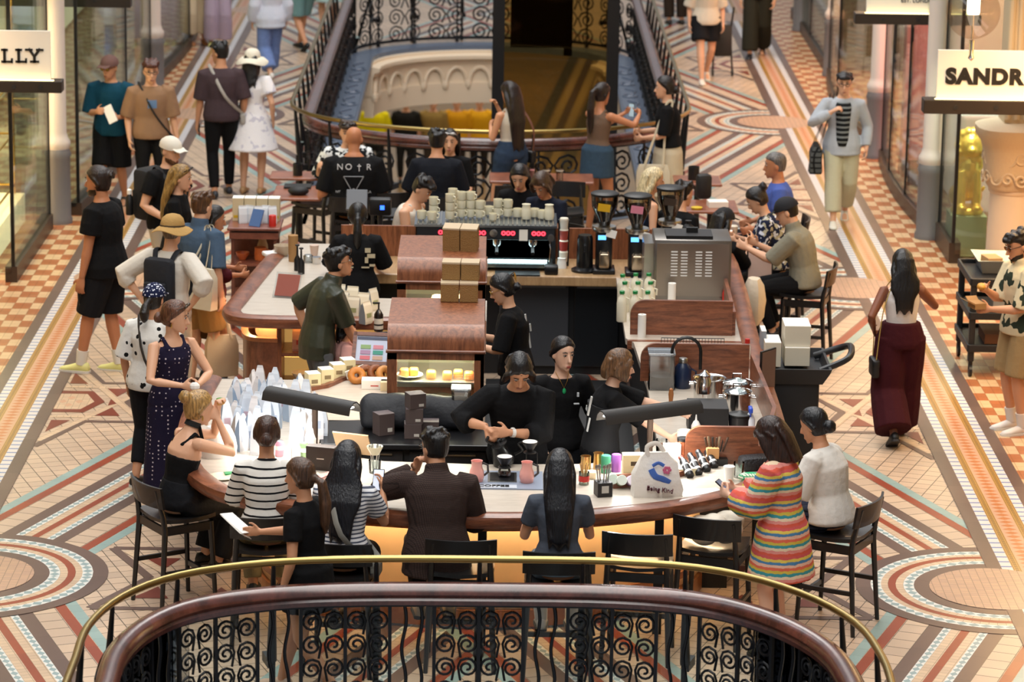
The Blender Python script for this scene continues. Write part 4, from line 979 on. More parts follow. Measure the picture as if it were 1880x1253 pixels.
        if st in ('pony','ponylow'):
            L_=hl or .3; z0=.05 if st=='pony' else -.01; b=H_(0,-.125,z0); e=H_(0,-.17,z0-.03)
            fin=V((b.x,e.y-.03,b.z-L_*s)); m.ell(H_(0,-.12,z0),(.03*s,.03*s,.03*s),8)
            m.tube([b,e,e.lerp(fin,.4)+V((0,-.015,0)),e.lerp(fin,.8),fin],[.022*s,.034*s,.044*s,.034*s,.008],9)
        if st in ('bun','bunlow','manbun'):
            z0={'bun':.075,'bunlow':-.035,'manbun':.05}[st]; rr=(hl or .045)*s; m.ell(H_(0,-.125 if st!='bun' else -.12,z0),(rr*1.1,rr*.85,rr),10)
            for k in range(4): a=k*1.7; m.ell(H_(.025*math.cos(a),-.14,z0+.022*math.sin(a)),(rr*.5,rr*.45,rr*.5),7)
            if st=='bun':
                for k in range(5): a=k*1.25; m.tube([H_(.03*math.cos(a),-.12,z0+.03*math.sin(a)),H_(.06*math.cos(a),-.16,z0+.02+.05*math.sin(a))],[.008*s,.002*s],5)
        rm(m.build('hair',hm,root,True,auto=False),.008 if near else .011,2)
    # ---- top
    def torso_tube(m,d0,d1_,off,flare=0.,neck=.012):
        T=[t_ for t_ in TAB if d0<t_[0]<d1_]
        ip=lambda d,k: np.interp(d,[t_[0] for t_ in TAB],[t_[k] for t_ in TAB])
        ds=[d0]+[t_[0] for t_ in T]+[d1_]; pts=[];rad=[]
        for d in ds:
            o=off if d<.44 else (neck+(off-neck)*max(0,(.48-d)/.04)); fl_=flare*max(0,(.15-d)/.25)
            a_,b_=ip(max(d,-.05),1),ip(max(d,-.05),2)
            pts.append(sp(d)); rad.append((a_*s*B+o+fl_,b_*s*B+o+fl_))
        m.tube(pts,rad,16,ref=(1,0,0))
    if top:
        kd=top.get('kind','tee'); off=top.get('loose',.016); hem=top.get('hem',-.09 if not sit else -.05); mt=top['mat']
        m=MB(); torso_tube(m,hem,top.get('neckd',.487 if kd!='tank' else .43),off,top.get('flare',.02))
        fr={'tee':.62,'long':1.9,'threeq':1.45,'half':1.0,'tank':0,'cap':.35}[kd] if 'sleeve' not in top else top['sleeve']
        if kd=='tank':
            for sd in (-1,1): m.tube([sp(.40)+lat(.4)*(sd*.07*s)+V((0,.085*s,0)),sp(.47)+lat(.4)*(sd*.085*s)+V((0,.0,.01)),sp(.40)+lat(.4)*(sd*.07*s)+V((0,-.085*s,0))],[(.022,.014)]*3,8,ref=(1,0,0))
        if fr>0:
            for nm,sd in (('R',1),('L',-1)):
                S,E,Wp=p.sh[nm],p.el[nm],p.wr[nm]; o2=off+top.get('sl',.012)
                pts=[S-lat(.42)*(sd*.05*s),S+V((0,0,.0))]; rad=[.054*s*ar+off*.8,.058*s*ar+o2*.65]
                e1=min(fr,1.)
                pts+= [S.lerp(E,e1*.5),S.lerp(E,e1)]; rad+=[.052*s*ar+o2*.85,.045*s*ar+o2]
                if fr>1: pts+=[E.lerp(Wp,(fr-1)*.5),E.lerp(Wp,fr-1)]; rad+=[.045*s*ar+o2,.032*s*ar+o2*.9]
                m.tube(pts,rad,12)
        if top.get('collar'):
            c0=nb_+V((0,-.005,-.01)); m.tube([c0+V((0,0,-.02*s)),c0+nv*.045*s],[(.085*s,.078*s),(.072*s,.07*s)],14,ref=(1,0,0))
        if top.get('skirt'):
            z0,wd,ln=top['skirt']; ws=sp(.1); n=10; sway=V(top.get('sway',(0,0,0)))
            m.tube([ws]+[ws.lerp(V((0,0,z0)),k/5)+sway*(k/5)**2 for k in range(1,6)],[(TAB[3][1]*s*B+off,TAB[3][2]*s*B+off)]+[((.188+ (wd-.188)*((k-1)/4))*s*B+off,(.14+(wd*ln-.14)*((k-1)/4))*s*B+off) for k in range(1,6)],24,ref=(1,0,0))
        o=m.build(top.get('name','shirt'),mt,root,True,auto=False); rm(o,.010 if near else .013,4); p.top=o
    # ---- bottom
    if bot:
        kd=bot.get('kind','trousers'); off=bot.get('loose',.012); mt=bot['mat']; m=MB()
        if kd in ('trousers','shorts'):
            torso_tube(m,-.07,bot.get('waist',.13),off,0)
            fr=bot.get('len',1.93 if kd=='trousers' else .85); hemr=bot.get('hem',.0)
            for nm,sd in (('R',1),('L',-1)):
                S,K,A=p.hipj[nm],p.kn[nm],p.an[nm]; pts=[S+V((0,0,.05*s)),S.lerp(K,.15),S.lerp(K,.55*min(1,fr))]; rad=[.09*s*lr+off,.094*s*lr+off,.078*s*lr+off+hemr*.3]
                pts.append(S.lerp(K,min(1,fr))); rad.append((.056 if fr>=1 else .068)*s*lr+off+hemr*(.6 if fr>=1 else 1.))
                if fr>1: pts+=[K.lerp(A,(fr-1)*.35),K.lerp(A,(fr-1))]; rad+=[.056*s*lr+off+hemr*.75,.042*s*lr+off+hemr]
                m.tube(pts,rad,12)
        else:
            z1,wd,ln=bot['skirt']; ws=sp(bot.get('waist',.12))
            m.tube([ws]+[ws.lerp(V((0,.0,z1)),k/5) for k in range(1,6)],[(TAB[3][1]*s*B+off,TAB[3][2]*s*B+off)]+[((.188+(wd-.188)*((k-1)/4))*s*B+off,(.14+(wd*ln-.14)*((k-1)/4))*s*B+off) for k in range(1,6)],22,ref=(1,0,0))
        rm(m.build(bot.get('name','shorts' if kd=='shorts' else 'trousers' if kd=='trousers' else 'skirt'),mt,root,True,auto=False),.010 if near else .013,4)
    # ---- shoes, socks
    if shoes:
        for nm,sd in (('R',1),('L',-1)):
            A=p.an[nm]; fr=M.Rotation(rl(fy),3,'Z')@M.Rotation(p.fp[nm],3,'X'); m=MB(); rs=[]
            for y,hw,z1,z0 in ((-.075,.018,.05,.02),(-.06,.034,.085 if sock is None or 1 else .06,.0),(0,.038,.09,.0),(.06,.042,.07,.0),(.12,.048,.05,.0),(.165,.04,.04,.003),(.19,.015,.025,.01)):
                rs.append([A+fr@V((hw*s*math.cos(t_),y*s,((z1+z0)/2+(z1-z0)/2*math.sin(t_)*(1 if math.sin(t_)>0 else 1))*s-.085*s)) for t_ in [2*PI*k/12 for k in range(12)]])
            m.rings(rs); sh=m.build('shoe',mat(shoes,.5,name='shoe'),root,True,auto=False)
            if near:
                m=MB(); m.rings([[A+fr@V((hw*s*1.06*c_,y*s,z_*s-.087*s)) for c_,z_ in ((-1,0),(1,0),(1,.02),(-1,.02))] for y,hw in ((-.078,.02),(-.06,.036),(0,.04),(.06,.044),(.12,.05),(.168,.042),(.194,.016))]); m.build('sole',mat(sole,.6,name='sole'),sh)
            if sock: m=MB(); m.tube([A+V((0,0,-.02)),A+(p.kn[nm]-A)*.25],[.042*s*lr,.05*s*lr],10); m.build('sock',mat(sock,.8),root,True)
    # ---- extras
    for e in extra:
        k,col=e[0],e[1]
        if k=='cap':
            m=MB(); m.rings(headrings([(.03,.09,.102,.124),(.06,.089,.102,.122),(.09,.078,.086,.108),(.12,.054,.058,.074),(.138,.02,.022,.03)],Mh,s,.004)); m.rings([[H_(x*(1-.25*max(0,yy)),.085+yy*.085,z+ (.0 if yy<.5 else -.012)) for x,z in ((-.075,.05),(0,.058),(.075,.05),(.075,.044),(0,.052),(-.075,.044))] for yy in (0,.5,.85,1.)]); m.build('cap',e[2] if len(e)>2 else mat(col,.8),root,True)
        if k=='sunhat':
            br=e[2]; m=MB(); m.rings(headrings([(.03,.092,.108,.127),(.07,.091,.105,.125),(.11,.079,.089,.108),(.138,.05,.055,.065),(.147,.016,.016,.022)],Mh,s,.004))
            rs=[]
            for r_,z in ((.0,.045),(br*.5,.03),(br,.0+e[3])): rs.append([H_((.09+r_)*math.cos(t_),-.006+(.116+r_)*math.sin(t_),z+.018*math.sin(3*t_)*r_/br) for t_ in [2*PI*j/28 for j in range(28)]])
            m.rings(rs+[[q_-V((0,0,.006)) for q_ in r_] for r_ in rs[::-1]]); ho=m.build('hat',mat(col,.9,bump=.3,bscale=60),root,True)
            m=MB(); m.rings(headrings([(.035,.093,.11,.128),(.055,.093,.109,.127)],Mh,s,.006)); m.build('hat_band',mat(e[4],.8),ho,True)
        if k=='glasses':
            m=MB()
            for sd in (-1,1):
                c=(sd*.033,.099,.008); m.tube([H_(c[0]+.022*math.cos(t_),c[1]-.006*abs(math.cos(t_)),c[2]+.018*math.sin(t_)) for t_ in [2*PI*j/12 for j in range(12)]],.0028*s,5,loop=True)
                m.tube([H_(sd*.056,.09,.014),H_(sd*.08,.0,.012)],.0026*s,5)
            m.tube([H_(-.012,.101,.01),H_(.012,.101,.01)],.0028*s,5); go=m.build('glasses',mat(col,.35),root,True)
            if len(e)>2:
                m=MB()
                for sd in (-1,1): m.ell(H_(sd*.033,.098,.008),(.021*s,.004*s,.017*s),10,Rh)
                m.build('glasses_lens',mat(e[2],.15),go,True)
        if k=='headglasses':
            m=MB()
            for sd in (-1,1): m.ell(H_(sd*.036,.075,.105),(.03*s,.012*s,.018*s),10,Rh@rot(-.6)); m.tube([H_(sd*.065,.06,.1),H_(sd*.088,-.02,.04)],.004*s,5)
            m.tube([H_(-.012,.082,.108),H_(.012,.082,.108)],.004*s,5); m.build('sunglasses',mat(col,.15),root,True)
        if k=='print':    # flat print on back/chest: list of boxes (x,d,w,h)
            m=MB()
            for x,d,w_,h_ in e[2]:
                cpt=sp(d); by=np.interp(d,[t_[0] for t_ in TAB],[t_[2] for t_ in TAB])*s*B+.028; sgn=-1 if e[3]=='back' else 1
                tl=math.atan2(d2.y,d2.z); m.box(cpt+V((x,sgn*by,0)),(w_,.012,h_),rot(-tl))
            m.build('shirt_print',mat(col,.8),root)
        if k=='openfront':
            m=MB(); T=[t_ for t_ in TAB if -.1<t_[0]<.47]; m.tube([sp(t_[0])+V((0,.03,0)) for t_ in T],[(t_[1]*s*B*e[2],t_[2]*s*B+.03) for t_ in T],14,ref=(1,0,0)); m.build('shirt',e[3],root,True,auto=False)
        if k=='halter':
            m=MB(); m.tube([nb_-nv*.0*s,nb_+nv*.04*s],[.06*s,.056*s],12); m.tube([sp(.40)+V((.06,.09*s,0)),nb_+V((.03,.04,0))],[(.03,.006)]*2,6,ref=(1,0,0)); m.tube([sp(.40)+V((-.06,.09*s,0)),nb_+V((-.03,.04,0))],[(.03,.006)]*2,6,ref=(1,0,0)); m.build('halter_band',mat(col,.8),root,True)
        if k=='clip':
            m=MB()
            for q_ in (-1,0,1): m.tube([H_(.05,-.11,.06+q_*.012),H_(.02,-.15,.07+q_*.012),H_(-.02,-.14,.03+q_*.012)],.004*s,5)
            m.build('hair_clip',GOLDM,root,True)
        if k=='apron':
            m=MB(); torso_tube(m,-.1,.33,.034,0); m.build('apron',mat(col,.85),root,True)
        if k=='necklace':
            m=MB(); c=sp(.43)+V((0,.1*s,0)); m.tube([nb_+V((-.05,.02,-.01)),c+V((-.025,.0,.02)),c+V((0,.012,-.03)),c+V((.025,.0,.02)),nb_+V((.05,.02,-.01))],.002,5); no=m.build('chain',GOLDM,root); m=MB(); m.ell(c+V((0,.02,-.05)),(.013,.006,.022),8); m.build('pendant',mat('#1fa060',.2),no,True)
        if k=='beard':
            m=MB(); m.rings(headrings([(-.125,.024,.079,-.03),(-.105,.047,.096,.0),(-.08,.06,.094,.0),(-.06,.066,.078,.0)],Mh,s,.002)); m.build('beard',hairm(col),root,True)
        if k=='watch': 
            Wp,E=p.wr[e[2]],p.el[e[2]]; d=(Wp-E).normalized(); m=MB(); m.tube([Wp-d*.04,Wp-d*.015],[.033*s,.032*s],12); m.ell(Wp-d*.028+V((.0,-.0,.032*s)),(.016,.016,.006),8); m.build('watch',mat(col,.4),root,True)
        if k=='earring':
            m=MB()
            for sd in (-1,1): m.ell(H_(sd*.084,-.005,-.055),(.006,.006,.02),6)
            m.build('earring',GOLDM,root,True)
    PEOPLE.append(p); return p
def W(p,v): return p.Mw@V(v)
def wrot(p): return p.Mw.to_euler().z
# things people carry
def phone(p,nm,lab,screen='#cfd8e8',tilt=(.5,0,0),dv=(0,0,0)):
    h=p.hand[nm]; d=p.__dict__['hd'+nm]; o=thing('phone',lab,'phone',W(p,h+V(dv)),wrot(p)); r=rot(*tilt)
    m=MB(); m.box((0,0,0),(.074,.009,.15),r,.003); m.build('case',BLACK,o); m=MB(); m.box(r@V((0,-.0055,0)),(.066,.002,.138),r); m.build('screen',mat(screen,.2,emit=.6),o); return o
def strap_bag(p,lab,side,drop,size,col,scol=None,fwd=.0,cross=False,name='shoulder_bag',mt=None,body=True,w=.012):
    "bag hanging by a strap from a shoulder, resting against the wearer's side"
    s=p.s; S=p.sh[side]; sd=1 if side=='R' else -1; bs=-sd if cross else sd
    hip=V((bs*(.20*s+size[0]/2),fwd,S.z-drop)); o=thing(name,lab,'bag',W(p,hip),wrot(p))
    if body:
        m=MB(); m.box((0,0,-size[2]/2),(size[0],size[1],size[2]),None,min(size)*.3); m.build('bag_body',mt or mat(col,.5),o,True)
        m=MB(); m.box((0,0,-size[2]*.22),(size[0]*1.06,size[1]*1.02,size[2]*.5),None,min(size)*.3); m.build('flap',mt or mat(col,.5),o,True)
    a=S-V((sd*.06*s,0,-.07*s)); fr=.14*s if not cross else .172*s
    f_=[hip+V((0,size[1]*.4,0)),V((bs*.10*s if cross else S.x+sd*.03,fr,S.z-.16*s if not cross else S.z-.25*s)),a+V((0,.05*s,0)),a+V((0,-.05*s,0)),V((bs*.10*s if cross else S.x+sd*.03,-fr,S.z-.16*s if not cross else S.z-.25*s)),hip+V((0,-size[1]*.4,0))]
    if cross: f_[1]=V((bs*.02*s,fr+.02,S.z-.22*s)); f_[4]=V((bs*.02*s,-fr-.01,S.z-.22*s))
    pts=spline([q_-hip for q_ in f_],4); m=MB(); m.tube(pts,[(w,.004)]*len(pts),6,ref=(1,0,0)); m.build('strap',mat(scol or col,.6),o,True); return o
def tote(p,lab,side,col,size=(.36,.1,.38),drop=.55,fwd=0.,pat=None,back=0.,cx=None):
    s=p.s; S=p.sh[side]; sd=1 if side=='R' else -1; c=V((S.x+sd*.10*s if cx is None else cx,fwd,S.z-drop)); o=thing('tote_bag',lab,'bag',W(p,c),wrot(p)+PI/2+back)
    m=MB(); w_,d_,h_=size; rs=[]
    for z,k in ((0,.85),(-.08,1.),(-h_*.6,1.02),(-h_,.95)): rs.append([V((w_/2*k*x,d_/2*(1+.2*math.sin(z*9))*y*(1 if z<0 else .35),z)) for x,y in ((-1,-1),(0,-1.25),(1,-1),(1.03,0),(1,1),(0,1.25),(-1,1),(-1.03,0))])
    m.rings(rs); m.build('bag_body',pat or mat(col,.85,bump=.2,bscale=14),o,True)
    m=MB(); a=M.Rotation(-(PI/2+back),3,'Z')@(V((S.x-sd*.05*s,0,S.z+.07*s))-c)
    for y in (-.02,.02):
        pts=spline([V((-w_*.28,y*2,-.03)),V((a.x*.5-w_*.12,a.y*.7+y,a.z*.6)),a+V((-.03,y,0)),a+V((.03,y,0)),V((a.x*.5+w_*.12,a.y*.7+y,a.z*.6)),V((w_*.28,y*2,-.03))],3); m.tube(pts,[(.012,.004)]*len(pts),6)
    m.build('handle',mat(col,.85),o,True); return o
def backpack(p,lab,col,w_=.28,h_=.42,d_=.15,strapcol=None,top=.04):
    s=p.s; S=p.sh['R']; c=V((0,min(p.sh['R'].y,p.sh['L'].y)-.115*s-d_/2,S.z-h_/2+top)); o=thing('backpack',lab,'backpack',W(p,c),wrot(p))
    m=MB(); m.box((0,0,0),(w_,d_,h_),None,.05); m.build('bag_body',mat(col,.8,bump=.2,bscale=20),o,True)
    m=MB(); m.box((0,-d_/2-.015,-h_*.18),(w_*.75,.05,h_*.5),None,.02); m.build('front_pocket',mat(col,.8),o,True)
    m=MB()
    for sd in (-1,1):
        x=sd*.11*s; pts=spline([V((x*.7,d_/2,h_*.42)),V((x,-c.y+.0,S.z-c.z+.085*s)),V((x*1.05,-c.y+S.y+.14*s,S.z-c.z-.08*s)),V((x*1.35,-c.y+.1*s,-.1)),V((x*1.2,d_/2,-h_*.4))],4); m.tube(pts,[(.024,.006)]*len(pts),6,ref=(1,0,0))
    m.build('strap',mat(strapcol or col,.8),o,True); return o
BK=cloth('#0d0d0f'); BK2=cloth('#15161a'); NAVY=cloth('#151b2a'); WHT=cloth('#d9d5cd'); DEN=cloth('#2c3c52',var=.1); JEAN=cloth('#6f86b8',var=.08)
STR_BW=cmat('white tee with thin black stripes',stripes('#dbd8d0','#111216',.052,.24)); STR_GR=cmat('white tee with narrow grey stripes',stripes('#d6d6d8','#4a4f5e',.026,.4))
STR_DK=cmat('black tee with grey stripes',stripes('#15181a','#7c8486',.055,.4)); TWEED=cmat('brown houndstooth',checkf('#3f302b','#2a201d',.011)); DOTW=cmat('white with black dots',dots('#dcdad4','#141416',15,.27))
DOTN=cmat('navy with white dots',dots('#1c1730','#c8bcc4',30,.2,.15)); FLORW=cmat('white dress with faint flowers',blotch('#e6e4e6','#c6c4d0',11,.6)); TROP=cmat('cream shirt with dark palm leaves',blotch('#cdbf9c','#2b3428',7,.53)); FLORN=cmat('navy floral',blotch('#1a2138','#a9a58e',14,.56,'#c9cfdb')); BWP=cmat('black and white leaf print',blotch('#d8dcdc','#15181c',16,.5))
KNIT=cmat('rainbow stripe crochet',rainbow(['#cf5a48','#d98a80','#e0c8a8','#3f8f96','#c9b24a','#d76a50','#e3b7a0','#4f7fa8','#d9c05a','#c95a5a'],.19)); CAPP=cmat('navy cap with white print',dots('#161d3c','#d8dbe6',42,.3))
def near_bar(**k): return k
# ---- seated along the front of the bar
a=person('woman with messy blonde bun and backless black top seated at the bar',(368,718),1.7,302,'f','sit',14,hp=10,R=(.05,.30,1.30),L=(-.03,.34,1.36),RE=(.5,.3,-1),LE=(-.5,.3,-1),skin='b',hair=('bun','#a07c48',.05),top=dict(kind='tank',mat=BK,neckd=.30,loose=.008,flare=.0),bot=dict(mat=BK2,hem=.03),extra=(('halter','#0d0d0f'),('earring',0)),curl=(55,55)); stool(a.root.location.x,a.root.location.y,302,'bar stool under the blonde woman at the left end of the bar')
blonde=a
b=person('woman with low bun in a white tee with black stripes seated at the bar',(490,765),1.68,2,'f','sit',10,hp=12,R=(.2,.36,1.0),L=(-.2,.36,1.0),hair=('bunlow','#3b241a'),top=dict(kind='half',mat=STR_BW,loose=.02),bot=dict(mat=cloth('#8a7d5c'),loose=.02),extra=(('headglasses','#0b0b0c'),)); stool(b.root.location.x,b.root.location.y,2,'bar stool under the woman in the black striped tee')
c=person('woman with long black hair in a grey striped tee holding a phone',(640,810),1.66,352,'f','sit',12,hp=20,R=(.20,.36,1.12),L=(-.12,.36,1.0),hair=('long','#0b0d15',.47,None,1.45),top=dict(kind='tee',mat=STR_GR,loose=.022),bot=dict(kind='shorts',mat=BK,len=.8,loose=.02),curl=(45,35)); stool(c.root.location.x,c.root.location.y,352,'bar stool under the woman with the long black hair and striped tee')
phone(c,'R','phone with a bright screen held by the woman in the grey striped tee',tilt=(-.5,0,0))
strap_bag(c,'grey crossbody strap bag worn over the grey striped tee','L',.42,(.06,.16,.11),'#807f78',cross=True,w=.02)
d=person('man in a brown houndstooth jacket leaning on the bar with chin in hand',(797,787),1.78,4,'m','sit',16,hy=32,hp=8,R=(.22,.40,1.0),L=(-.13,.32,1.22),LE=(-1,.2,-.6),skin='a',hair=('curly','#0f0d0d'),top=dict(name='jacket',kind='long',mat=TWEED,loose=.03,collar=True,hem=-.16,flare=.04),bot=dict(mat=BK),build=1.06,extra=(('glasses','#151515'),),hdL=(.2,-.15,1),hnL=(.6,-.8,0),curl=(30,60),shoes='#b9a58a',sock='#1a1a1a',shoulder=1.05); stool(d.root.location.x+.16,d.root.location.y-.03,0,'bar stool under the man in the houndstooth jacket')
e=person('woman in a plain grey tee with long straight black hair seated at the bar',(1028,825),1.66,0,'f','sit',8,hp=18,R=(.17,.36,1.0),L=(-.2,.34,.99),hair=('long','#0c0e15',.46),top=dict(kind='tee',mat=cloth('#474d58'),loose=.01,hem=-.03),bot=dict(kind='shorts',mat=cloth('#8fa0ae'),len=.8),shoes='#e5e2dc',sock='#e8e5e0'); stool(e.root.location.x,e.root.location.y,0,'bar stool under the woman in the plain grey tee')
f=person('woman with black low bun in a white shirt seated at the bar',(1487,750),1.66,58,'f','sit',12,hp=20,R=(.1,.42,1.05),L=(-.2,.36,1.02),hair=('bunlow','#0c0d12',.05),top=dict(kind='half',mat=WHT,loose=.03),bot=dict(mat=cmat('black skirt cloth',stripes('#2c3142','#0e0f14',.03,.3)),hem=.03),build=1.1); stool(f.root.location.x+.04,f.root.location.y-.06,62,'bar stool under the woman in the white shirt at the right end')
q=G(1175,1030,.66); stool(q.x,q.y,352,'empty bar stool between the grey tee woman and the stool with the white coat')
q=G(1312,1002,.66); s2=stool(q.x,q.y,342,'empty bar stool with a bundled white coat on its seat')
# ---- standing close to the bar
g=person('woman in a rainbow striped crochet cardigan dress looking at her phone',(1403,768),1.66,68,'f','stand',6,hp=30,R=(.06,.36,1.10),L=(-.06,.36,1.08),hair=('bob','#2a1711',.23,'fringe'),skin='e',top=dict(name='crochet_dress',kind='long',mat=KNIT,loose=.035,sl=.03,skirt=(.56,.235,.85),sleeve=1.75),shoes='#23261c',curl=(50,50)); phone(g,'R','phone in the hands of the woman in the rainbow crochet dress','#5a6478',tilt=(-.9,0,0))
h=person('waitress with wavy ponytail in a black dress carrying a white menu',(548,842),1.63,62,'f','walk',4,hp=8,R=(.1,.42,1.03),hair=('ponylow','#4a3222',.38),top=dict(name='dress',kind='tee',mat=BK,loose=.012,skirt=(.62,.2,.85)),shoes='#c8a890',curl=(45,30),hdR=(.0,1,-.1))
o=thing('menu','folded white menu held by the waitress in the black dress','menu',W(h,h.hand['R']+V((0,.10,.02))),wrot(h)); m=MB(); m.box((0,.0,0),(.15,.21,.004),rot(.5,.5,0)); m.box((.02,.0,.02),(.15,.21,.004),rot(.5,.2,0)); m.build('pages',PAPER,o)
i=person('woman in a navy polka dot sleeveless dress holding a napkin beside the queue',(325,553),1.68,214,'f','stand',3,hy=48,hp=10,R=(.07,.30,1.07),L=(-.07,.30,1.06),RE=(1,-.3,-.5),LE=(-1,-.3,-.5),skin='b',hair=('bunlow','#5a3826'),top=dict(name='dress',kind='tank',mat=DOTN,neckd=.42,loose=.012,skirt=(.1,.23,.9)),extra=(('headglasses','#3a2c1c'),('earring',0)),curl=(60,60),shoes='#2a2024')
o=thing('napkin','crumpled white napkin in the hands of the woman in the polka dot dress','napkin',W(i,V((0,.37,1.07)))); MB().ell((0,0,0),(.04,.03,.035),8,k=5).build('paper',PAPER,o)
j=person('woman in a white blouse with black dots and a navy printed cap seen from behind',(283,522),1.63,342,'f','stand',4,hp=6,R=(.16,.2,.98),hair=('ponylow','#1a1310',.16),top=dict(kind='half',mat=DOTW,loose=.035),bot=dict(mat=BK2,loose=.016,len=1.75),sole='#d8d4cc',shoes='#1b1b1d',extra=(('cap','#161d3c',CAPP),),fR=(.1,.16,.085),fL=(-.08,-.14,.12)); strap_bag(j,'small dark crossbody bag at the hip of the woman in the dotted blouse','L',.62,(.10,.2,.22),'#2a2420',cross=True,fwd=-.06)
k=person('man in a straw hat and cream long sleeved shirt with hands on his hips',(317,397),1.74,335,'m','stand',4,hp=6,R=(.25,-.04,1.02),L=(-.25,-.04,1.02),RE=(1,-.45,.1),LE=(-1,-.45,.1),skin='b',hair=('crew','#6b5a48'),top=dict(kind='threeq',mat=cloth('#cfc8bc'),loose=.024),bot=dict(mat=cloth('#b9ab95')),extra=(('sunhat','#a9854c',.075,.0,'#4a3a26'),),shoes='#5a4632'); backpack(k,'dark navy backpack on the man in the straw hat','#14171f',.28,.46,.12)
l=person('man with brown hair in a blue denim shirt and tan shorts waiting at the bar',(372,352),1.76,322,'m','stand',2,hp=6,R=(.26,.0,.86),skin='b',hair=('short','#4d3018'),top=dict(kind='half',mat=cloth('#43566b',var=.06),loose=.026,collar=True),bot=dict(kind='shorts',mat=cloth('#96703f'),len=.92,loose=.03,hem=.02),shoes='#5a4030'); tote(l,'cream canvas tote bag on the shoulder of the man in the denim shirt','R','#c9bfa8',(.34,.09,.36),.24,-.2,None,PI/2,.2)
n=person('woman in a burgundy blouse and brown skirt beside the man in denim',(397,378),1.6,288,'f','stand',2,hp=12,R=(.12,.25,.98),L=(-.1,.25,1.0),skin='c',hair=('long','#120d0c',.2),top=dict(kind='threeq',mat=cloth('#471019'),loose=.025),bot=dict(skirt=(.42,.16,.8),kind='skirt',mat=cloth('#4a3218')),shoes='#0d0d0d'); 
o=tote(n,'pale paper carrier bag hanging beside the burgundy blouse','R','#cdb391',(.28,.12,.36),.78,.05)
# ---- left aisle
t1=person('man with a bun in a black tee and black shorts with pale yellow trainers',(178,305),1.88,72,'m','stand',3,hp=6,L=(-.27,.12,.83),R=(.27,-.02,.83),skin='c',hair=('manbun','#22140e',.032),top=dict(kind='tee',mat=BK,loose=.035,flare=.05,hem=-.12),bot=dict(kind='shorts',mat=BK2,len=1.0,loose=.04,hem=.025),sole='#d8d4cc',shoes='#dedb8e',sock='#dedbd2',extra=(('beard','#22140e'),),fR=(.09,-.08,.085),fL=(-.12,.2,.085),build=1.03)
o=thing('sunglasses','dark folded sunglasses dangling from the hand of the man with the bun','sunglasses',W(t1,t1.hand['L']+V((0,.03,-.05)))); m=MB(); m.tube([(0,0,.02),(.0,.01,-.06),(.01,.03,-.12)],[.009,.007,.005],6); m.build('frame',BLACK,o)
t2=person('bearded man in a white cap and black tee with a big backpack',(315,253),1.76,232,'m','stand',4,hp=10,R=(.2,.2,1.0),L=(-.2,.24,1.02),skin='b',hair=('short','#3a2417'),top=dict(kind='tee',mat=BK,loose=.024),bot=dict(mat=cloth('#b5aa96')),extra=(('cap','#d9d3c4'),('beard','#5a3a22')),build=1.04); backpack(t2,'large black backpack on the man in the white cap','#17181b',.32,.5,.2)
o=thing('bottle','black steel drinking bottle in the side pocket of the large black backpack','bottle',W(t2,V((.2,-.28,1.1)))); MB().lathe((0,0,-.12),[(.034,0),(.036,.02),(.036,.17),(.02,.19),(.02,.2)],14).build('flask',BLACK,o,True); MB().lathe((0,0,.08),[(.024,0),(.024,.04),(.012,.05)],12).build('cap',WHITE,o,True)
t3=person('blonde long haired woman in a black top with sunglasses on her head in the queue',(335,303),1.66,262,'f','stand',3,hp=10,R=(.05,.27,1.06),L=(-.02,.28,1.0),skin='b',hair=('long','#8a6a36',.38),top=dict(kind='half',mat=BK,loose=.014),bot=dict(mat=BK2),extra=(('headglasses','#2a2018'),))
t4=person('man in a teal tee, brown cap and yellow tinted glasses walking on the left',(200,103),1.76,172,'m','walk',3,hy=-18,hp=8,R=(.1,.28,1.14),L=(-.14,.26,1.08),hair=('short','#241812'),top=dict(kind='half',mat=cloth('#0d4055'),loose=.04),bot=dict(kind='shorts',mat=BK,len=.98,loose=.035,hem=.02),extra=(('cap','#6b4d47'),('glasses','#201810','#a8841c')),shoes='#2a2a2a',near=False,curl=(60,60))
o=thing('booklet','folded pale booklet held by the man in the teal tee','booklet',W(t4,t4.hand['L']+V((0,.03,.05))),wrot(t4)); MB().box((0,0,0),(.1,.02,.2),rot(.3,.5,0)).build('pages',PAPER,o)
t5=person('man in a tan tee and black trousers with glasses and a black cross strap',(277,110),1.74,192,'m','stand',3,hp=8,L=(-.28,.05,.84),skin='b',hair=('short','#4a2417'),top=dict(kind='half',mat=cloth('#8e6f55'),loose=.035),bot=dict(mat=BK),extra=(('glasses','#2a2420'),('print','#5f7fa8',[(0,.3,.1,.09)],'front')),near=False); strap_bag(t5,'small black sling bag across the tan tee','R',.5,(.05,.14,.1),'#111113',cross=True)
t6=person('man in a dark plum tee with a white strap walking away on the left',(403,76),1.78,12,'m','stand',2,hy=42,hp=6,L=(-.27,.06,.83),skin='a',hair=('short','#0c0d12'),top=dict(kind='half',mat=cloth('#45373b'),loose=.03),bot=dict(mat=BK,hem=.0),shoes='#23252c',near=False,fR=(.1,.15,.085),fL=(-.1,-.15,.1)); strap_bag(t6,'pale grey sling strap bag across the plum tee','L',.45,(.06,.12,.12),'#a9a59f',cross=True,w=.018)
o=thing('phone','dark phone in the left hand of the man in the plum tee','phone',W(t6,t6.hand['L']),wrot(t6)); MB().box((0,0,0),(.012,.07,.14),None,.003).build('case',BLACK,o)
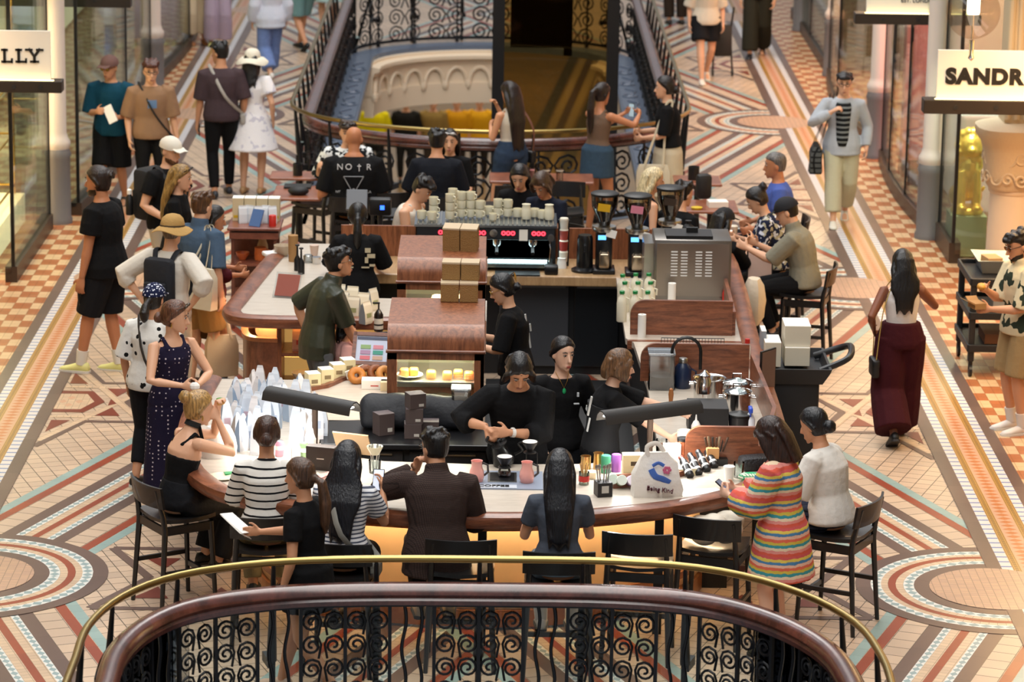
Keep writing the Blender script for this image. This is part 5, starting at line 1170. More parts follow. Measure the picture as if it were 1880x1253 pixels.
t7=person('woman in a white flowered dress and wide white sun hat walking away',(463,92),1.66,352,'f','stand',2,hp=2,R=(.24,.04,.84),skin='b',hair=('long','#0e0d10',.26),top=dict(name='dress',kind='tee',mat=FLORW,loose=.02,sl=.035,skirt=(.52,.3,.9)),extra=(('sunhat','#ded8c4',.1,-.02,'#c9bfa2'),),shoes='#b08a60',near=False)
# people cut by the top edge
def far(lab,base,H,yaw,sex,top,bot,shoes,skin='b',pose='stand',hair=('short','#2a1c14'),**k): return person(lab,(900,-60),H,yaw,sex,pose,2,skin=skin,hair=hair,top=top,bot=bot,shoes=shoes,near=False,base=base,face=False,**k)
far('woman in a white shirt and wide blue jeans cut off at the top left',(497,148),1.7,20,'f',dict(kind='long',mat=cloth('#cfd6e4'),loose=.04,hem=-.16),dict(mat=JEAN,hem=.05,len=1.8),'#d8d4cc',pose='walk')
far('person in teal shorts walking at the top edge beside the railing',(556,92),1.72,30,'m',dict(kind='half',mat=cloth('#6b6a50'),loose=.03),dict(kind='shorts',mat=cloth('#6f9494'),len=.9,loose=.04),'#15171a',skin='a',pose='walk')
far('woman in a pale aqua dress at the top edge next to the railing',(604,62),1.68,10,'f',dict(name='dress',kind='tee',mat=cloth('#a9c4c4'),loose=.02,skirt=(.5,.24,.9)),None,'#8a6a50')
r1=far('woman in cream trousers with a red bag at the top left',(362,82),1.66,200,'f',dict(kind='tee',mat=cloth('#c8b9a8'),loose=.02),dict(mat=cloth('#cbb89a'),hem=.05,len=1.75),'#a0622e',skin='a',hair=('long','#2a1a12',.3)); tote(r1,'bright red handbag of the woman in cream trousers','L','#b8281f',(.34,.14,.28),.55,.12)
far('woman in wide lilac trousers at the top left',(400,85),1.68,185,'f',dict(kind='tee',mat=cloth('#b9a6b0'),loose=.02),dict(mat=cloth('#a898ab'),hem=.06,len=1.9),'#c9c27a',hair=('long','#241812',.3))
far('woman in lilac loose trousers behind the slender column at top left',(238,88),1.68,170,'f',dict(kind='tee',mat=cloth('#b9a6b0'),loose=.02),dict(mat=cloth('#b29a9c'),hem=.05,len=1.8),'#cfc987',hair=('long','#241812',.3))
r2=far('person in a white tee and dark shorts walking at the top right of the void',(1292,150),1.7,185,'f',dict(kind='half',mat=cloth('#cfc6b4'),loose=.04),dict(kind='shorts',mat=BK2,len=.72,loose=.04,hem=.02),'#d9d2c8',skin='b',pose='walk')
far('person in dark olive trousers and black shoes at the top edge on the right',(1388,104),1.78,170,'m',dict(kind='long',mat=BK2,loose=.02),dict(mat=cloth('#24231a'),hem=.05,loose=.03),'#15161c',pose='walk')
far('person in dark clothes by the right railing at the top edge',(1240,45),1.75,10,'m',dict(kind='long',mat=BK,loose=.02),dict(mat=cloth('#2a2018'),hem=.03),'#1a1512')
o=thing('pushchair','folded black pushchair behind the person in the white tee','pushchair',G(1326,140,0),.1); m=MB()
for x in (-.14,.14): m.tube([(x,0,.06),(x*.8,.1,.6),(x,.02,.98)],.014,6)
m.build('frame',BLACK,o,True); m=MB(); m.box((0,.06,.5),(.26,.12,.45),rot(-.2),.04); m.build('seat',BLACKM,o,True)
for x in (-.14,.14): m=MB(); m.lathe((x-.01,0,.06),[(.06,0),(.06,.02)],14,rot(0,PI/2)); m.build('wheel',DARK,o,True)
# ---- right aisle
u1=person('man in a pale blazer over a striped tee with cream trousers and glasses',(1551,132),1.74,176,'m','walk',3,hp=8,R=(.13,.2,1.28),RE=(1,-.4,-.6),L=(-.27,.05,.86),skin='b',hair=('short','#0e0d10'),top=dict(name='blazer',kind='long',mat=cloth('#aab0b8'),loose=.014,sl=.004,hem=-.14,flare=.05),bot=dict(mat=cloth('#b9b59a'),hem=.03,loose=.02,len=1.8),extra=(('openfront','#000000',.62,STR_DK),('glasses','#1a1410')),shoes='#d6d2c4',near=False,curl=(70,35)); tote(u1,'black checked shoulder bag of the man in the pale blazer','R','#17181a',(.4,.14,.3),.46,.05,cmat('black bag with grey checks',checkf('#4d5050','#141516',.06)))
u2=person('woman in a white sleeveless top and wide maroon trousers walking away with a phone',(1658,458),1.66,4,'f','walk',2,hp=10,R=(.20,.30,1.28),RE=(.8,-.2,-1),L=(-.22,.05,.95),skin='d',hair=('long','#0c0a0c',.36,None,1.35),top=dict(kind='tank',mat=cloth('#e0d9d4'),loose=.008,hem=.06,flare=0),bot=dict(mat=cloth('#3d0f16'),hem=.075,loose=.042,waist=.15),shoes='#0f0f10',curl=(45,40)); phone(u2,'R','phone with a lit screen held up by the woman in maroon trousers','#8fb0e0',tilt=(-.2,0,-.3)); strap_bag(u2,'small black handbag on a gold chain at the side of the woman in maroon trousers','L',.56,(.06,.2,.15),'#121214','#a58a4a',fwd=-.06,w=.005)
u3=person('man in a palm leaf print shirt and khaki shorts eating beside the black trolley',(1863,425),1.76,108,'m','stand',4,hp=20,R=(.02,.34,1.24),L=(-.08,.34,1.10),skin='a',hair=('short','#17110d'),top=dict(kind='half',mat=TROP,loose=.035,collar=True,flare=.04),bot=dict(kind='shorts',mat=cloth('#9a8058'),len=1.0,loose=.035,hem=.03),sole='#d8d4cc',shoes='#d8cfc6',sock='#d9d2c8',extra=(('glasses','#1c1208','#8a4a1e'),('beard','#20160f')),curl=(45,50))
o=thing('food_box','open brown cardboard food box held by the man in the palm print shirt','food box',W(u3,V((-.02,.44,1.13))),wrot(u3)); m=MB(); m.box((0,0,0),(.14,.1,.05)); m.box((0,.08,.03),(.14,.1,.004),rot(.5)); m.box((.09,0,.03),(.08,.1,.004),rot(0,-.5)); m.build('carton',KRAFT,o)
o=thing('bread_roll','golden filled roll in the raised hand of the man in the palm print shirt','food',W(u3,u3.hand['R']+V((0,.03,.02)))); MB().ell((0,0,0),(.04,.06,.03),10).build('roll',mat('#c98f35',.5),o,True)
# ---- tables behind the bar
v1=person('bald broad man in a black NOIR tee seated with his back to us',(650,232),1.8,2,'m','sit',5,hp=4,R=(.3,.3,.85),L=(-.34,.25,.85),skin='c',hair=('bald','#000000'),top=dict(kind='half',mat=BK,loose=.03),bot=dict(mat=BK2),build=1.3,near=False,shoulder=1.12); stool(v1.root.location.x,v1.root.location.y,0,'dark stool under the bald man in the black tee')
tl=v1.root; yb=-(.114*1.046*1.3+.035)
for ch,x in (('N',-.135),('O',-.05),('R',.15)): text_mesh('lettering',ch,.085,mat('#d6d6d6',.7),tl,(x,yb+.01,1.215),rot(PI/2-.06),.004,.0)
m=MB(); m.box((.055,yb+.012,1.21),(.008,.012,.07)); m.box((.055,yb+.012,1.225),(.036,.012,.008)); m.build('shirt_print',mat('#d6d6d6',.7),tl)
m=MB()
for A_,B_ in (((-.1,1.12),(.1,1.12)),((-.1,1.12),(.0,.94)),((.1,1.12),(.0,.94)),((-.04,.96),(.0,1.0)),((.0,1.0),(.04,.96)),((-.04,.96),(0,.92)),((.04,.96),(0,.92))): m.tube([(A_[0],yb+.008,A_[1]),(B_[0],yb+.008,B_[1])],.0045,4)
m.build('shirt_print',mat('#8f9094',.7),tl)
for sx_,tx_ in ((-.155,'NY'),(.155,'LA')): text_mesh('lettering',tx_,.035,mat('#b9b9b9',.7),tl,(sx_,yb+.012,.965),rot(PI/2),.003,.0)
v2=person('person in a black and white leaf print shirt facing the bald man',(638,222),1.72,184,'f','sit',4,hp=6,R=(.3,.2,.9),L=(-.3,.2,.9),seat=.5,skin='b',hair=('short','#33231a'),top=dict(kind='half',mat=BWP,loose=.05,flare=.04),bot=dict(mat=BK),build=1.2,near=False,extra=(('headglasses','#0c0c0c'),),shoulder=1.15)
v3=person('man with short black hair in a black tee seated with his back to the bar',(803,237),1.74,356,'m','sit',8,hp=8,R=(.25,.35,.95),L=(-.3,.3,.95),hair=('short','#0d0c0e'),top=dict(kind='half',mat=cloth('#11141c'),loose=.03),bot=dict(mat=BK),build=1.1,near=False); stool(v3.root.location.x,v3.root.location.y,356,'black stool under the man with short black hair behind the bar')
v4=person('dark haired person with sunglasses on the head facing the man in the black tee',(826,238),1.66,176,'f','sit',4,hp=8,seat=.5,skin='b',hair=('long','#15100e',.3),top=dict(kind='half',mat=BK,loose=.02),bot=dict(mat=BK2),near=False,extra=(('headglasses','#d8d8d8'),))
v5=person('woman with very long dark hair in cream tank and denim shorts at the railing',(932,150),1.68,38,'f','stand',2,hp=18,R=(-.02,.24,1.38),L=(-.1,.24,1.16),RE=(.5,.2,-1),skin='a',hair=('long','#1d110d',.58),top=dict(kind='tank',mat=cloth('#c4baa8'),loose=.01,hem=-.02),bot=dict(kind='shorts',mat=DEN,len=.55,loose=.025),shoes='#8a6a50',near=False,curl=(60,50),fR=(.1,-.1,.085),fL=(-.14,.1,.085)); strap_bag(v5,'small black shoulder bag of the woman with very long hair','R',.42,(.08,.2,.13),'#101012','#7a5040')
v6=person('woman with a long ponytail in a brown tank and denim skirt photographing over the railing',(1107,152),1.68,318,'f','stand',3,hp=8,R=(.22,.42,1.30),L=(.02,.42,1.30),RE=(1,-.1,-.6),skin='c',hair=('pony','#20130f',.5),top=dict(kind='tank',mat=cloth('#6b5646'),loose=.008,hem=-.06),bot=dict(kind='skirt',skirt=(.66,.2,.8),mat=cloth('#334759',var=.08),loose=.01),shoes='#3a2a20',near=False,curl=(60,60)); phone(v6,'L','phone raised by the woman with the long ponytail at the far railing','#9ab0b8',tilt=(0,0,0))
v7=person('woman in a black tee and long cream skirt standing at the far railing',(1220,140),1.7,88,'f','stand',3,hp=6,R=(.0,.3,1.08),L=(-.1,.28,1.02),skin='b',hair=('bunlow','#17100e',.05),top=dict(kind='half',mat=BK,loose=.02,hem=0),bot=dict(kind='skirt',skirt=(.12,.2,.85),mat=cloth('#c9bda4')),shoes='#5a4632',near=False,build=1.08); tote(v7,'cream canvas bag with a round pink and blue print by the far railing','L','#c5b89c',(.36,.1,.34),.58,.16,cmat('canvas with round print',lambda t,x,y,z:t.mix(t.math('LESS_THAN',t.n('VectorMath',{0:t.comb(x,0.,t.math('ADD',z,.17))},operation='LENGTH').outputs['Value'],.1),'#c9bda4',t.mix(t.math('LESS_THAN',t.n('VectorMath',{0:t.comb(x,0.,t.math('ADD',z,.17))},operation='LENGTH').outputs['Value'],.06),'#a8788c','#7f8ea0'))))
w1=person('dark haired person in a white vest bending over behind the espresso machine',(787,328),1.68,246,'m','sit',16,hp=35,R=(.1,.35,1.0),skin='b',hair=('short','#120e0e'),top=dict(kind='tank',mat=cloth('#d2cabc'),loose=.02),bot=dict(mat=NAVY),near=False)
w2=person('person with a brown bob looking down behind the espresso machine',(988,322),1.68,150,'f','sit',14,hp=40,R=(.05,.35,1.05),L=(-.1,.36,1.0),skin='a',hair=('bob','#3d2818',.09),top=dict(kind='tee',mat=NAVY,loose=.02),bot=dict(mat=BK),near=False)
w3=person('person in black with dark hair leaning beside the brown bob',(952,306),1.66,170,'f','sit',16,hp=30,skin='b',hair=('long','#0d0b0e',.25),top=dict(kind='half',mat=BK,loose=.02),bot=dict(mat=BK),near=False)
w4=person('older woman with long blonde hair in a navy sleeveless top behind the grinders',(1203,308),1.66,288,'f','sit',8,hp=8,skin='b',hair=('long','#c9b890',.3),top=dict(kind='tank',mat=NAVY,loose=.014),bot=dict(mat=BK),near=False)
w5=person('dark short haired person in black behind the third coffee grinder',(1258,333),1.7,310,'m','sit',8,hp=10,seat=.5,skin='b',hair=('short','#120d0d'),top=dict(kind='half',mat=BK,loose=.02),bot=dict(mat=BK),near=False)
w6=person('woman with a dark bun in a navy floral blouse bending over the side table',(1378,347),1.64,84,'f','sit',16,hp=35,R=(.0,.4,1.0),L=(-.15,.38,.98),skin='b',hair=('bun','#150f10',.05),top=dict(kind='half',mat=FLORN,loose=.03),bot=dict(mat=NAVY),near=False)
w7=person('grey haired man in a blue tee seated on the right of the bar',(1423,280),1.76,88,'m','sit',4,hp=6,skin='c',hair=('crew','#5d5a58'),top=dict(kind='tee',mat=cloth('#4a5fa8'),loose=.024),bot=dict(mat=BK2),near=False)
w8=person('man in a black cap and olive grey polo reaching over a table on the right',(1437,365),1.74,76,'m','sit',14,hp=24,R=(.1,.46,1.06),L=(-.1,.52,1.06),skin='b',hair=('crew','#140f0d'),top=dict(kind='half',mat=cloth('#84806f'),loose=.026,collar=True),bot=dict(mat=BK),extra=(('cap','#0e0f16'),),curl=(40,40)); stool(w8.root.location.x,w8.root.location.y,76,'tall black chair under the man in the olive grey polo')
w9=person('woman in black with a black cap and long dark hair seated by the oven',(1332,383),1.66,318,'f','sit',8,hp=12,seat=.5,R=(.1,.4,1.0),skin='b',hair=('long','#0c0b0d',.4),top=dict(kind='half',mat=BK,loose=.02),bot=dict(mat=BK),extra=(('cap','#101115'),))
# ---- staff inside the bar
x1=person('barista with shoulder length black hair pouring from a black kettle',(957,662),1.76,180,'m','stand',14,hp=46,hy=8,R=(.22,.32,1.2),L=(.06,.36,1.17),RE=(1,-.5,-.3),LE=(-1,-.3,-.6),skin='a',hair=('bob','#100e10',.07),top=dict(kind='threeq',mat=BK,loose=.03),bot=dict(mat=BK2),extra=(('watch','#e4e0d8','L'),),curl=(60,40),build=1.06,hdL=(.7,.4,.1),hdR=(-.1,.6,-.8),dz=.02)
x2=person('barista with a green pendant and black vest looking to the right',(1035,620),1.66,190,'f','stand',2,hy=18,hp=6,L=(-.28,.06,.84),R=(.2,.15,.9),skin='e',hair=('bunlow','#0e0c0f',.04),top=dict(kind='half',mat=BK,loose=.02,neckd=.46),bot=dict(mat=BK2),extra=(('necklace',0),('print','#cfd2d4',[(.1,.36,.02,.025),(-.1,.35,.015,.03),(-.09,.28,.04,.008)],'front')),dz=.02)
x3=person('barista with a straight blonde bob reaching across the stove',(1143,642),1.64,276,'f','stand',10,hp=12,L=(-.05,.62,1.12),R=(.12,.5,.98),skin='e',hair=('bob','#604329',.1),top=dict(kind='half',mat=BK,loose=.022),bot=dict(mat=BK2),extra=(('apron','#121214'),('print','#cfcfca',[(.06,.34,.03,.14),(-.02,.3,.06,.03),(.09,.2,.02,.1)],'back')),curl=(20,30),dz=.02)
x4=person('barista with hair in a gold claw clip and glasses working beside the bread case',(912,505),1.64,84,'f','stand',8,hp=26,R=(.05,.34,1.10),L=(-.12,.32,1.06),skin='b',hair=('bunlow','#0d0c10',.035),top=dict(kind='half',mat=BK,loose=.026),bot=dict(mat=BK2),extra=(('clip',0),('glasses','#b08a4a'),('print','#c9c9c4',[(-.02,.38,.02,.1),(.01,.2,.02,.12),(.06,.3,.015,.06)],'back')),dz=.02)
x5=person('barista in a black tee with a white back print working at the rear left counter',(657,373),1.62,2,'f','stand',6,hp=16,R=(.18,.34,1.0),L=(-.2,.34,1.0),skin='c',hair=('ponylow','#0b0a0c',.3),top=dict(kind='half',mat=BK,loose=.03),bot=dict(mat=BK2),extra=(('print','#b5a88a',[(.09,.36,.05,.04),(.12,.31,.07,.035),(.08,.27,.03,.05),(-.1,.33,.03,.07),(-.07,.2,.07,.012),(-.13,.22,.04,.012),(.07,.2,.07,.012),(.13,.22,.05,.02)],'back'),))
# ---- customers in the left gap
y1=person('man in a satin olive shirt and glasses standing in the left gap of the bar',(617,455),1.74,288,'m','stand',15,hp=-6,R=(.08,.34,.84),L=(-.24,-.02,.95),skin='a',hair=('short','#0d0c0e'),top=dict(kind='half',mat=mat('#34382a',.42,bump=.3,bscale=14,name='satin'),loose=.02,collar=True,hem=-.14),bot=dict(mat=cloth('#5f6266'),loose=.004,waist=.05),extra=(('glasses','#6b4a2a'),),hdR=(.1,1,-.5))
y2=person('small child with black fringe in a pink and white dress beside the man in olive',(637,585),1.12,285,'f','stand',2,hp=2,skin='b',hair=('long','#0c0a0c',.14,'fringe'),top=dict(name='dress',kind='tee',mat=cloth('#d9a39a'),loose=.02,skirt=(.42,.2,.9)),shoes='#d8c8c0')
# ---- people on the storey below
for nn,(px,top_c,bot_c,lab) in enumerate([(688,'#d9c80e','#1c1a18','person in a bright yellow tee on the floor below, seen under the far arch'),(745,'#15130f','#1c1a18','person in black left of centre on the floor below'),(795,'#8a6f3a','#3a3026','person in khaki on the floor below'),(838,'#c98e12','#2a2018','person in an amber jacket on the floor below'),(880,'#d39a14','#241c14','rightmost person in amber on the floor below')]):
    b_=GYp(px,228,62.4); person(lab,(900,100),1.7,180,'m','stand',2,top=dict(kind='half',mat=cloth(top_c),loose=.05),bot=dict(mat=cloth(bot_c)),near=False,face=False,build=1.15,dz=-4.8,base=(px,GYBASE(px,228,58.0))) if False else None
    pp=person(lab,(px,200),1.7,180,'m','stand',2,top=dict(kind='half',mat=cloth(top_c),loose=.05),bot=dict(mat=cloth(bot_c)),near=False,face=False,build=1.15); pp.root.location=(b_.x,62.4+nn*.08,-4.8)

LOW=None
for p_,l_ in ((w1,'low black chair under the person in the white vest'),(w2,'low black chair under the person with the brown bob'),(w3,'low black chair under the person in black beside the brown bob'),(w4,'low black chair under the older blonde woman'),(w6,'low black chair under the woman in the navy floral blouse'),(w7,'low black chair under the grey haired man in blue')): stool(p_.root.location.x,p_.root.location.y,math.degrees(p_.root.rotation_euler.z),l_.replace('low black chair','black stool'))
for p_,l_ in ((v2,'bench seat under the person in the leaf print shirt'),(v4,'bench seat under the person facing the man in the black tee'),(w5,'bench seat under the dark haired person behind the third grinder'),(w9,'bench seat under the woman in the black cap by the oven')):
    o=thing('low_stool',l_.replace('bench seat','low black stool'),'stool',(p_.root.location.x,p_.root.location.y,0),p_.root.rotation_euler.z); m=MB(); m.box((0,0,.48),(.4,.38,.04),None,.012); m.build('seat',BLACK,o)
    for sx_ in (-1,1):
        for sy_ in (-1,1): m=MB(); m.tube([(sx_*.17,sy_*.16,0),(sx_*.15,sy_*.14,.47)],.016,6); m.build('leg',BLACK,o)
# ================================================================ things on and round the bar
rp=random.Random(11)
def at(px,py,z=HB): g=G(px,py,z); return V((g.x,g.y,z))
def one(nm,lab,cat,loc,mb,m,rz=0.,group=None,smooth=True):
    o=mb.build(nm,m,None,smooth); o.location=loc; o.rotation_euler.z=rz; return tag(o,lab,cat,group)
def pouch(loc,w,h,d,col,lab,rz=0.,side='#8d9aa8',group=None,mark=None,nm='coffee_pouch',tip=0.):
    m=MB(); rs=[]
    for z,a,b in ((0,.98,.98),(.1,1,1.05),(.5,1,.85),(.82,1-.45*tip,.4),(.93,.98-.68*tip,.08),(1.,.96-.86*tip,.05)): rs.append([V((w/2*a*x,d/2*b*y,h*z)) for x,y in ((-1,-1),(1,-1),(1,1),(-1,1))])
    n=4; vs=[q for r in rs for q in r]
    for i in range(len(rs)-1):
        for j in range(4):
            m.k=1 if j in (1,3) and i<4 else 0; k=(j+1)%4; b=len(m.v); m.add([vs[i*n+j],vs[i*n+k],vs[(i+1)*n+k],vs[(i+1)*n+j]],[(0,1,2,3)])
    m.k=0; m.add(rs[0],[(3,2,1,0)]); m.add(rs[-1],[(0,1,2,3)])
    if mark: m.k=2; m.box((0,-d*.47,h*.38),(w*.55,.004,h*.2))
    o=m.build(nm,[mat(col,.5),mat(side,.5)]+([mat(mark,.5)] if mark else []),None); o.location=loc; o.rotation_euler.z=rz; return tag(o,lab,'coffee pouch',group)
def boxt(nm,lab,cat,loc,d,col,rz=0.,top=None,group=None,bev=.003,rough=.55,mark=None):
    m=MB(); m.box((0,0,d[2]/2),d,None,bev); ms=[mat(col,rough)]
    if top: m.k=1; m.box((0,0,d[2]-.001),(d[0]*.99,d[1]*.99,.004)); ms.append(mat(top,rough))
    if mark: m.k=len(ms); m.box((d[0]*mark[1],-d[1]/2-.0005,d[2]*mark[2]),(d[0]*mark[3],.002,d[2]*mark[4])); ms.append(mat(mark[0],.6))
    return one(nm,lab,cat,loc,m,ms,rz,group,False)
# white pouches on the left of the front counter
grp='white coffee pouches massed on the left of the counter'
for r_,(py,xs) in enumerate([(738,(478,505,462)),(752,(445,470,498,525,540)),(772,(425,448,472,500,528,552,575)),(796,(418,440,466,492,545,568,590)),(822,(432,455,545,568)),(838,(470,540)),(745,(432,455,515,552)),(765,(436,460,486,514,540,560)),(786,(429,453,480,505,556,580)),(808,(447,473,560,582)),(830,(442,482,548,574))]):
    for x in xs: 
        loc=at(x+rp.uniform(-4,4),py+rp.uniform(-3,3)); pouch(loc,.085,rp.uniform(.2,.29),.065,rp.choice(['#dfe6ef','#e3e8ee','#d6dee9','#e6e2e2']),'white coffee pouch among the crowd of pouches on the left of the counter',rp.uniform(-.9,.9),rp.choice(['#9fb0c4','#8fa2ba','#b3a8a0']),grp,rp.choice(['#b9c4d8','#d8b9c4','#c9ced8',None]),tip=rp.uniform(.5,1.))
# front counter, left to right
q=at(402,838); m=MB()
rs=[]
for z,a in ((0,1),(.06,1.05),(.13,.95),(.19,.75),(.22,.6)): rs.append([V((.13*a*math.cos(t_)*(1+.08*math.sin(5*t_)),.08*a*math.sin(t_)*(1+.1*math.sin(4*t_+z*20)),z)) for t_ in [2*PI*j/16 for j in range(16)]])
m.rings(rs); one('paper_bag','crumpled cream paper bag in front of the blonde woman','paper bag',q,m,PAPER,.4)
one('napkin_pack','small green and white packet by the striped tee woman','packet',at(425,872),MB().box((0,0,.008),(.1,.06,.016)),mat('#1f9a50',.4),.3,None,False)
one('plate','white side plate under the green packet','plate',at(408,878),MB().lathe((0,0,0),[(.05,0),(.1,.012),(.098,.015),(.05,.006)],20),CERAM)
for x,y,c,l in ((513,838,'#c98a9a','pink drink can behind the woman in the striped tee'),(558,842,'#7f9a72','green drink can beside the brown gift box')):
    t=thing('drink_can',l,'can',at(x,y)); MB().lathe((0,0,0),[(.026,0),(.031,.01),(.031,.105),(.026,.115)],16).build('body',mat(c,.3,.3),t,True); MB().lathe((0,0,.114),[(.026,0),(.022,.003)],16).build('lid',STEEL,t,True); MB().lathe((0,0,.05),[(.0316,0),(.0316,.03)],16,cap=False).build('label_band',mat('#e8e4da',.4),t,True)
one('carton','small white printed carton beside the green can','carton',at(543,846),MB().box((0,0,.05),(.06,.05,.1)),mat('#e4dcd4',.5),.2,None,False)
boxt('gift_box','dark brown square gift box at the foot of the left lamp','box',at(591,862),(.21,.08,.17),'#2c2019',-.25,None,None,mark=('#cfc2b4',0,.5,.25,.04))
boxt('card_box','white and pink card box leaning by the brown gift box','box',at(596,880),(.05,.16,.03),'#ece6e0',-.5,'#d86a60')
t=thing('tablet','gold backed tablet leaning on a stand behind the long haired woman','tablet',at(648,845),-.35); m=MB(); m.box((0,.0,.12),(.27,.012,.2),rot(.55),.006); m.build('case',mat('#a58a68',.4,.3),t,True); m=MB(); m.box((0,.07,.07),(.06,.1,.14),rot(-.3)); m.build('stand',DARK,t)
t=thing('cutlery_cup','white bowl and cutlery stand beside the long haired woman','cutlery stand',at(688,868)); m=MB(); m.lathe((0,0,.13),[(.03,0),(.055,.05),(.057,.06),(.05,.055),(.026,.01)],18); m.build('bowl',CERAM,t,True); m=MB(); m.lathe((0,0,0),[(.04,0),(.045,.09),(.042,.09),(.036,.005)],14); m.build('cup',glass('#f0f6f6',0,.05),t,True)
for k in range(6): m=MB(); a=k*1.05; m.tube([(.01*math.cos(a),.01*math.sin(a),.01),(.035*math.cos(a),.03*math.sin(a),.17)],.004,5); m.ell((.036*math.cos(a),.032*math.sin(a),.18),(.009,.005,.018),6); m.build('spoon',STEEL,t,True)
one('cutlery_tray','wooden tray at the left under the gift box','tray',at(588,884),MB().box((0,0,.012),(.42,.12,.024),None,.004),WALNUT_X,-.28,None,False)
one('glass_tumbler','clear tumbler standing near the rim between the two left sitters','glass',at(726,905),MB().lathe((0,0,0),[(.03,0),(.034,.09),(.032,.09),(.028,.004)],16),glass('#f0f6f6',0,.06))
# coffee station sunk in the counter
a_,b_=at(868,899),at(996,868); cx=(a_.x+b_.x)/2; cy=(a_.y+b_.y)/2
t=thing('coffee_station','grey coffee tray lettered COFFEE set in the front counter','tray',(cx,cy,HB)); wd=b_.x-a_.x; dp=b_.y-a_.y
m=MB(); m.box((0,0,.004),(wd,dp,.008)); m.build('tray',mat('#8a94a6',.4),t); m=MB(); m.box((-.04,.05,.009),(.2,dp*.55,.006)); m.build('scale_frame',STEEL,t); m=MB(); m.box((-.04,.05,.013),(.17,dp*.42,.004)); m.build('scale_pad',mat('#111114',.3),t)
m=MB(); m.box((-.09,-dp*.4,.01),(.3,.08,.006)); m.build('name_plate',mat('#c6ccd6',.4),t); text_mesh('lettering','COFFEE',.062,BLACK,t,(-.1,-dp*.4,.015),rot(0),.001,.002)
def carafe(loc,lab):
    t=thing('carafe',lab,'carafe',loc); m=MB(); m.lathe((0,0,0),[(.03,0),(.043,.01),(.052,.05),(.048,.085),(.036,.115),(.038,.15),(.041,.155),(.037,.153),(.033,.118)],22); m.build('body',PINK,t,True); m=MB(); m.tube([V((.04,0,.14)),V((.075,0,.125)),V((.078,0,.075)),V((.05,0,.05))],.008,6); m.build('handle',mat('#3a3532',.4),t,True)
carafe(at(875,886),'left pink carafe on the coffee tray'); carafe(at(967,888),'right pink carafe on the coffee tray')
def dripper(loc,lab,server):
    t=thing('coffee_dripper',lab,'dripper',loc); z=.075 if server else .155
    if server: m=MB(); m.lathe((0,0,.012),[(.03,0),(.045,.01),(.045,.04),(.03,.07),(.034,.08),(.03,.079),(.026,.068)],18); m.build('glass_server',glass('#eef4f4',0,.06),t,True); m=MB(); m.lathe((0,0,.014),[(.03,0),(.043,.01),(.043,.025)],18); m.build('coffee',mat('#2a140a',.2),t,True)
    m=MB(); m.lathe((0,0,z),[(.045,0),(.045,.006),(.02,.01),(.03,.03),(.058,.075),(.06,.08),(.055,.078),(.02,.02)],20); m.build('cone',mat('#1d1a1a',.4),t,True)
    m=MB(); m.lathe((0,0,z+.03),[(.012,0),(.052,.05),(.05,.052),(.01,.003)],20); m.build('paper_filter',PAPER,t,True)
    if not server:
        m=MB()
        for k in range(3): a=k*2.1; m.tube([(.05*math.cos(a),.05*math.sin(a),z+.0),(.055*math.cos(a),.055*math.sin(a),0)],.004,5)
        m.build('stand',BLACK,t)
dripper(at(926,878),'coffee dripper with paper filter on the glass server',True); dripper(at(972,871),'black ribbed dripper on its stand behind the right pink carafe',False)
# kettle held by the pouring barista
hr=x1.hand['R']; kp=W(x1,hr+V((-.09,.0,-.085)))
t=thing('kettle','black gooseneck kettle held by the pouring barista','kettle',kp,wrot(x1)); kr=rot(-.35,.35,0)
m=MB(); m.lathe((0,0,-.09),[(.075,0),(.078,.01),(.06,.1),(.045,.15),(.04,.155)],22,kr); m.build('body',mat('#1a1c1c',.35,.4),t,True)
m=MB(); m.lathe(kr@V((0,0,.066)),[(.04,0),(.042,.01),(.012,.014),(.012,.03)],18,kr); m.build('lid',BLACK,t,True)
m=MB(); m.tube(spline([kr@V(p_) for p_ in ((.02,.0,.05),(.05,.0,.07),(.09,.0,.12),(.07,.0,.15))],4),.011,7); m.build('handle',BLACK,t,True)
m=MB(); m.tube(spline([kr@V(p_) for p_ in ((-.06,.02,-.05),(-.12,.04,-.02),(-.11,.04,.04),(-.15,.05,.05))],4),[.011-.0005*k for k in range(13)],7); m.build('spout',BLACK,t,True)
# right of the coffee station
for x,y,l in ((1075,868,'left gold mirrored tumbler behind the grey tee woman'),(1098,862,'right gold mirrored tumbler behind the grey tee woman')):
    one('tumbler',l,'tumbler',at(x,y),MB().lathe((0,0,0),[(.035,0),(.037,.12),(.034,.12),(.03,.01)],18),mat('#c9a468',.15,.9))
t=thing('jar','glass jar with a red label and wooden stirrers by the grey tee woman','jar',at(1072,890)); MB().lathe((0,0,0),[(.035,0),(.037,.09),(.034,.09),(.03,.01)],16).build('glass',glass('#e8efe8',0,.06),t,True); MB().lathe((0,0,.025),[(.0375,0),(.0375,.04)],16,cap=False).build('label_band',RED,t,True); m=MB(); [m.tube([(0,0,.01),(.03*math.cos(k),.03*math.sin(k),.15)],.004,4) for k in range(7)]; m.build('stirrers',mat('#b98d55',.6),t)
one('butter_dish','small cream box behind the black cutlery holder','box',at(1082,878),MB().box((0,0,.025),(.09,.08,.05),None,.008),mat('#e9d9b5',.5))
t=thing('cutlery_holder','black square holder with cutlery on the front counter','cutlery holder',at(1107,910),.25); m=MB(); m.box((0,0,.05),(.105,.105,.1),None,.003); m.build('box',mat('#17171a',.45),t); m=MB(); m.box((0,-.0535,.055),(.05,.002,.05)); m.build('badge',mat('#b9b6ae',.5),t)
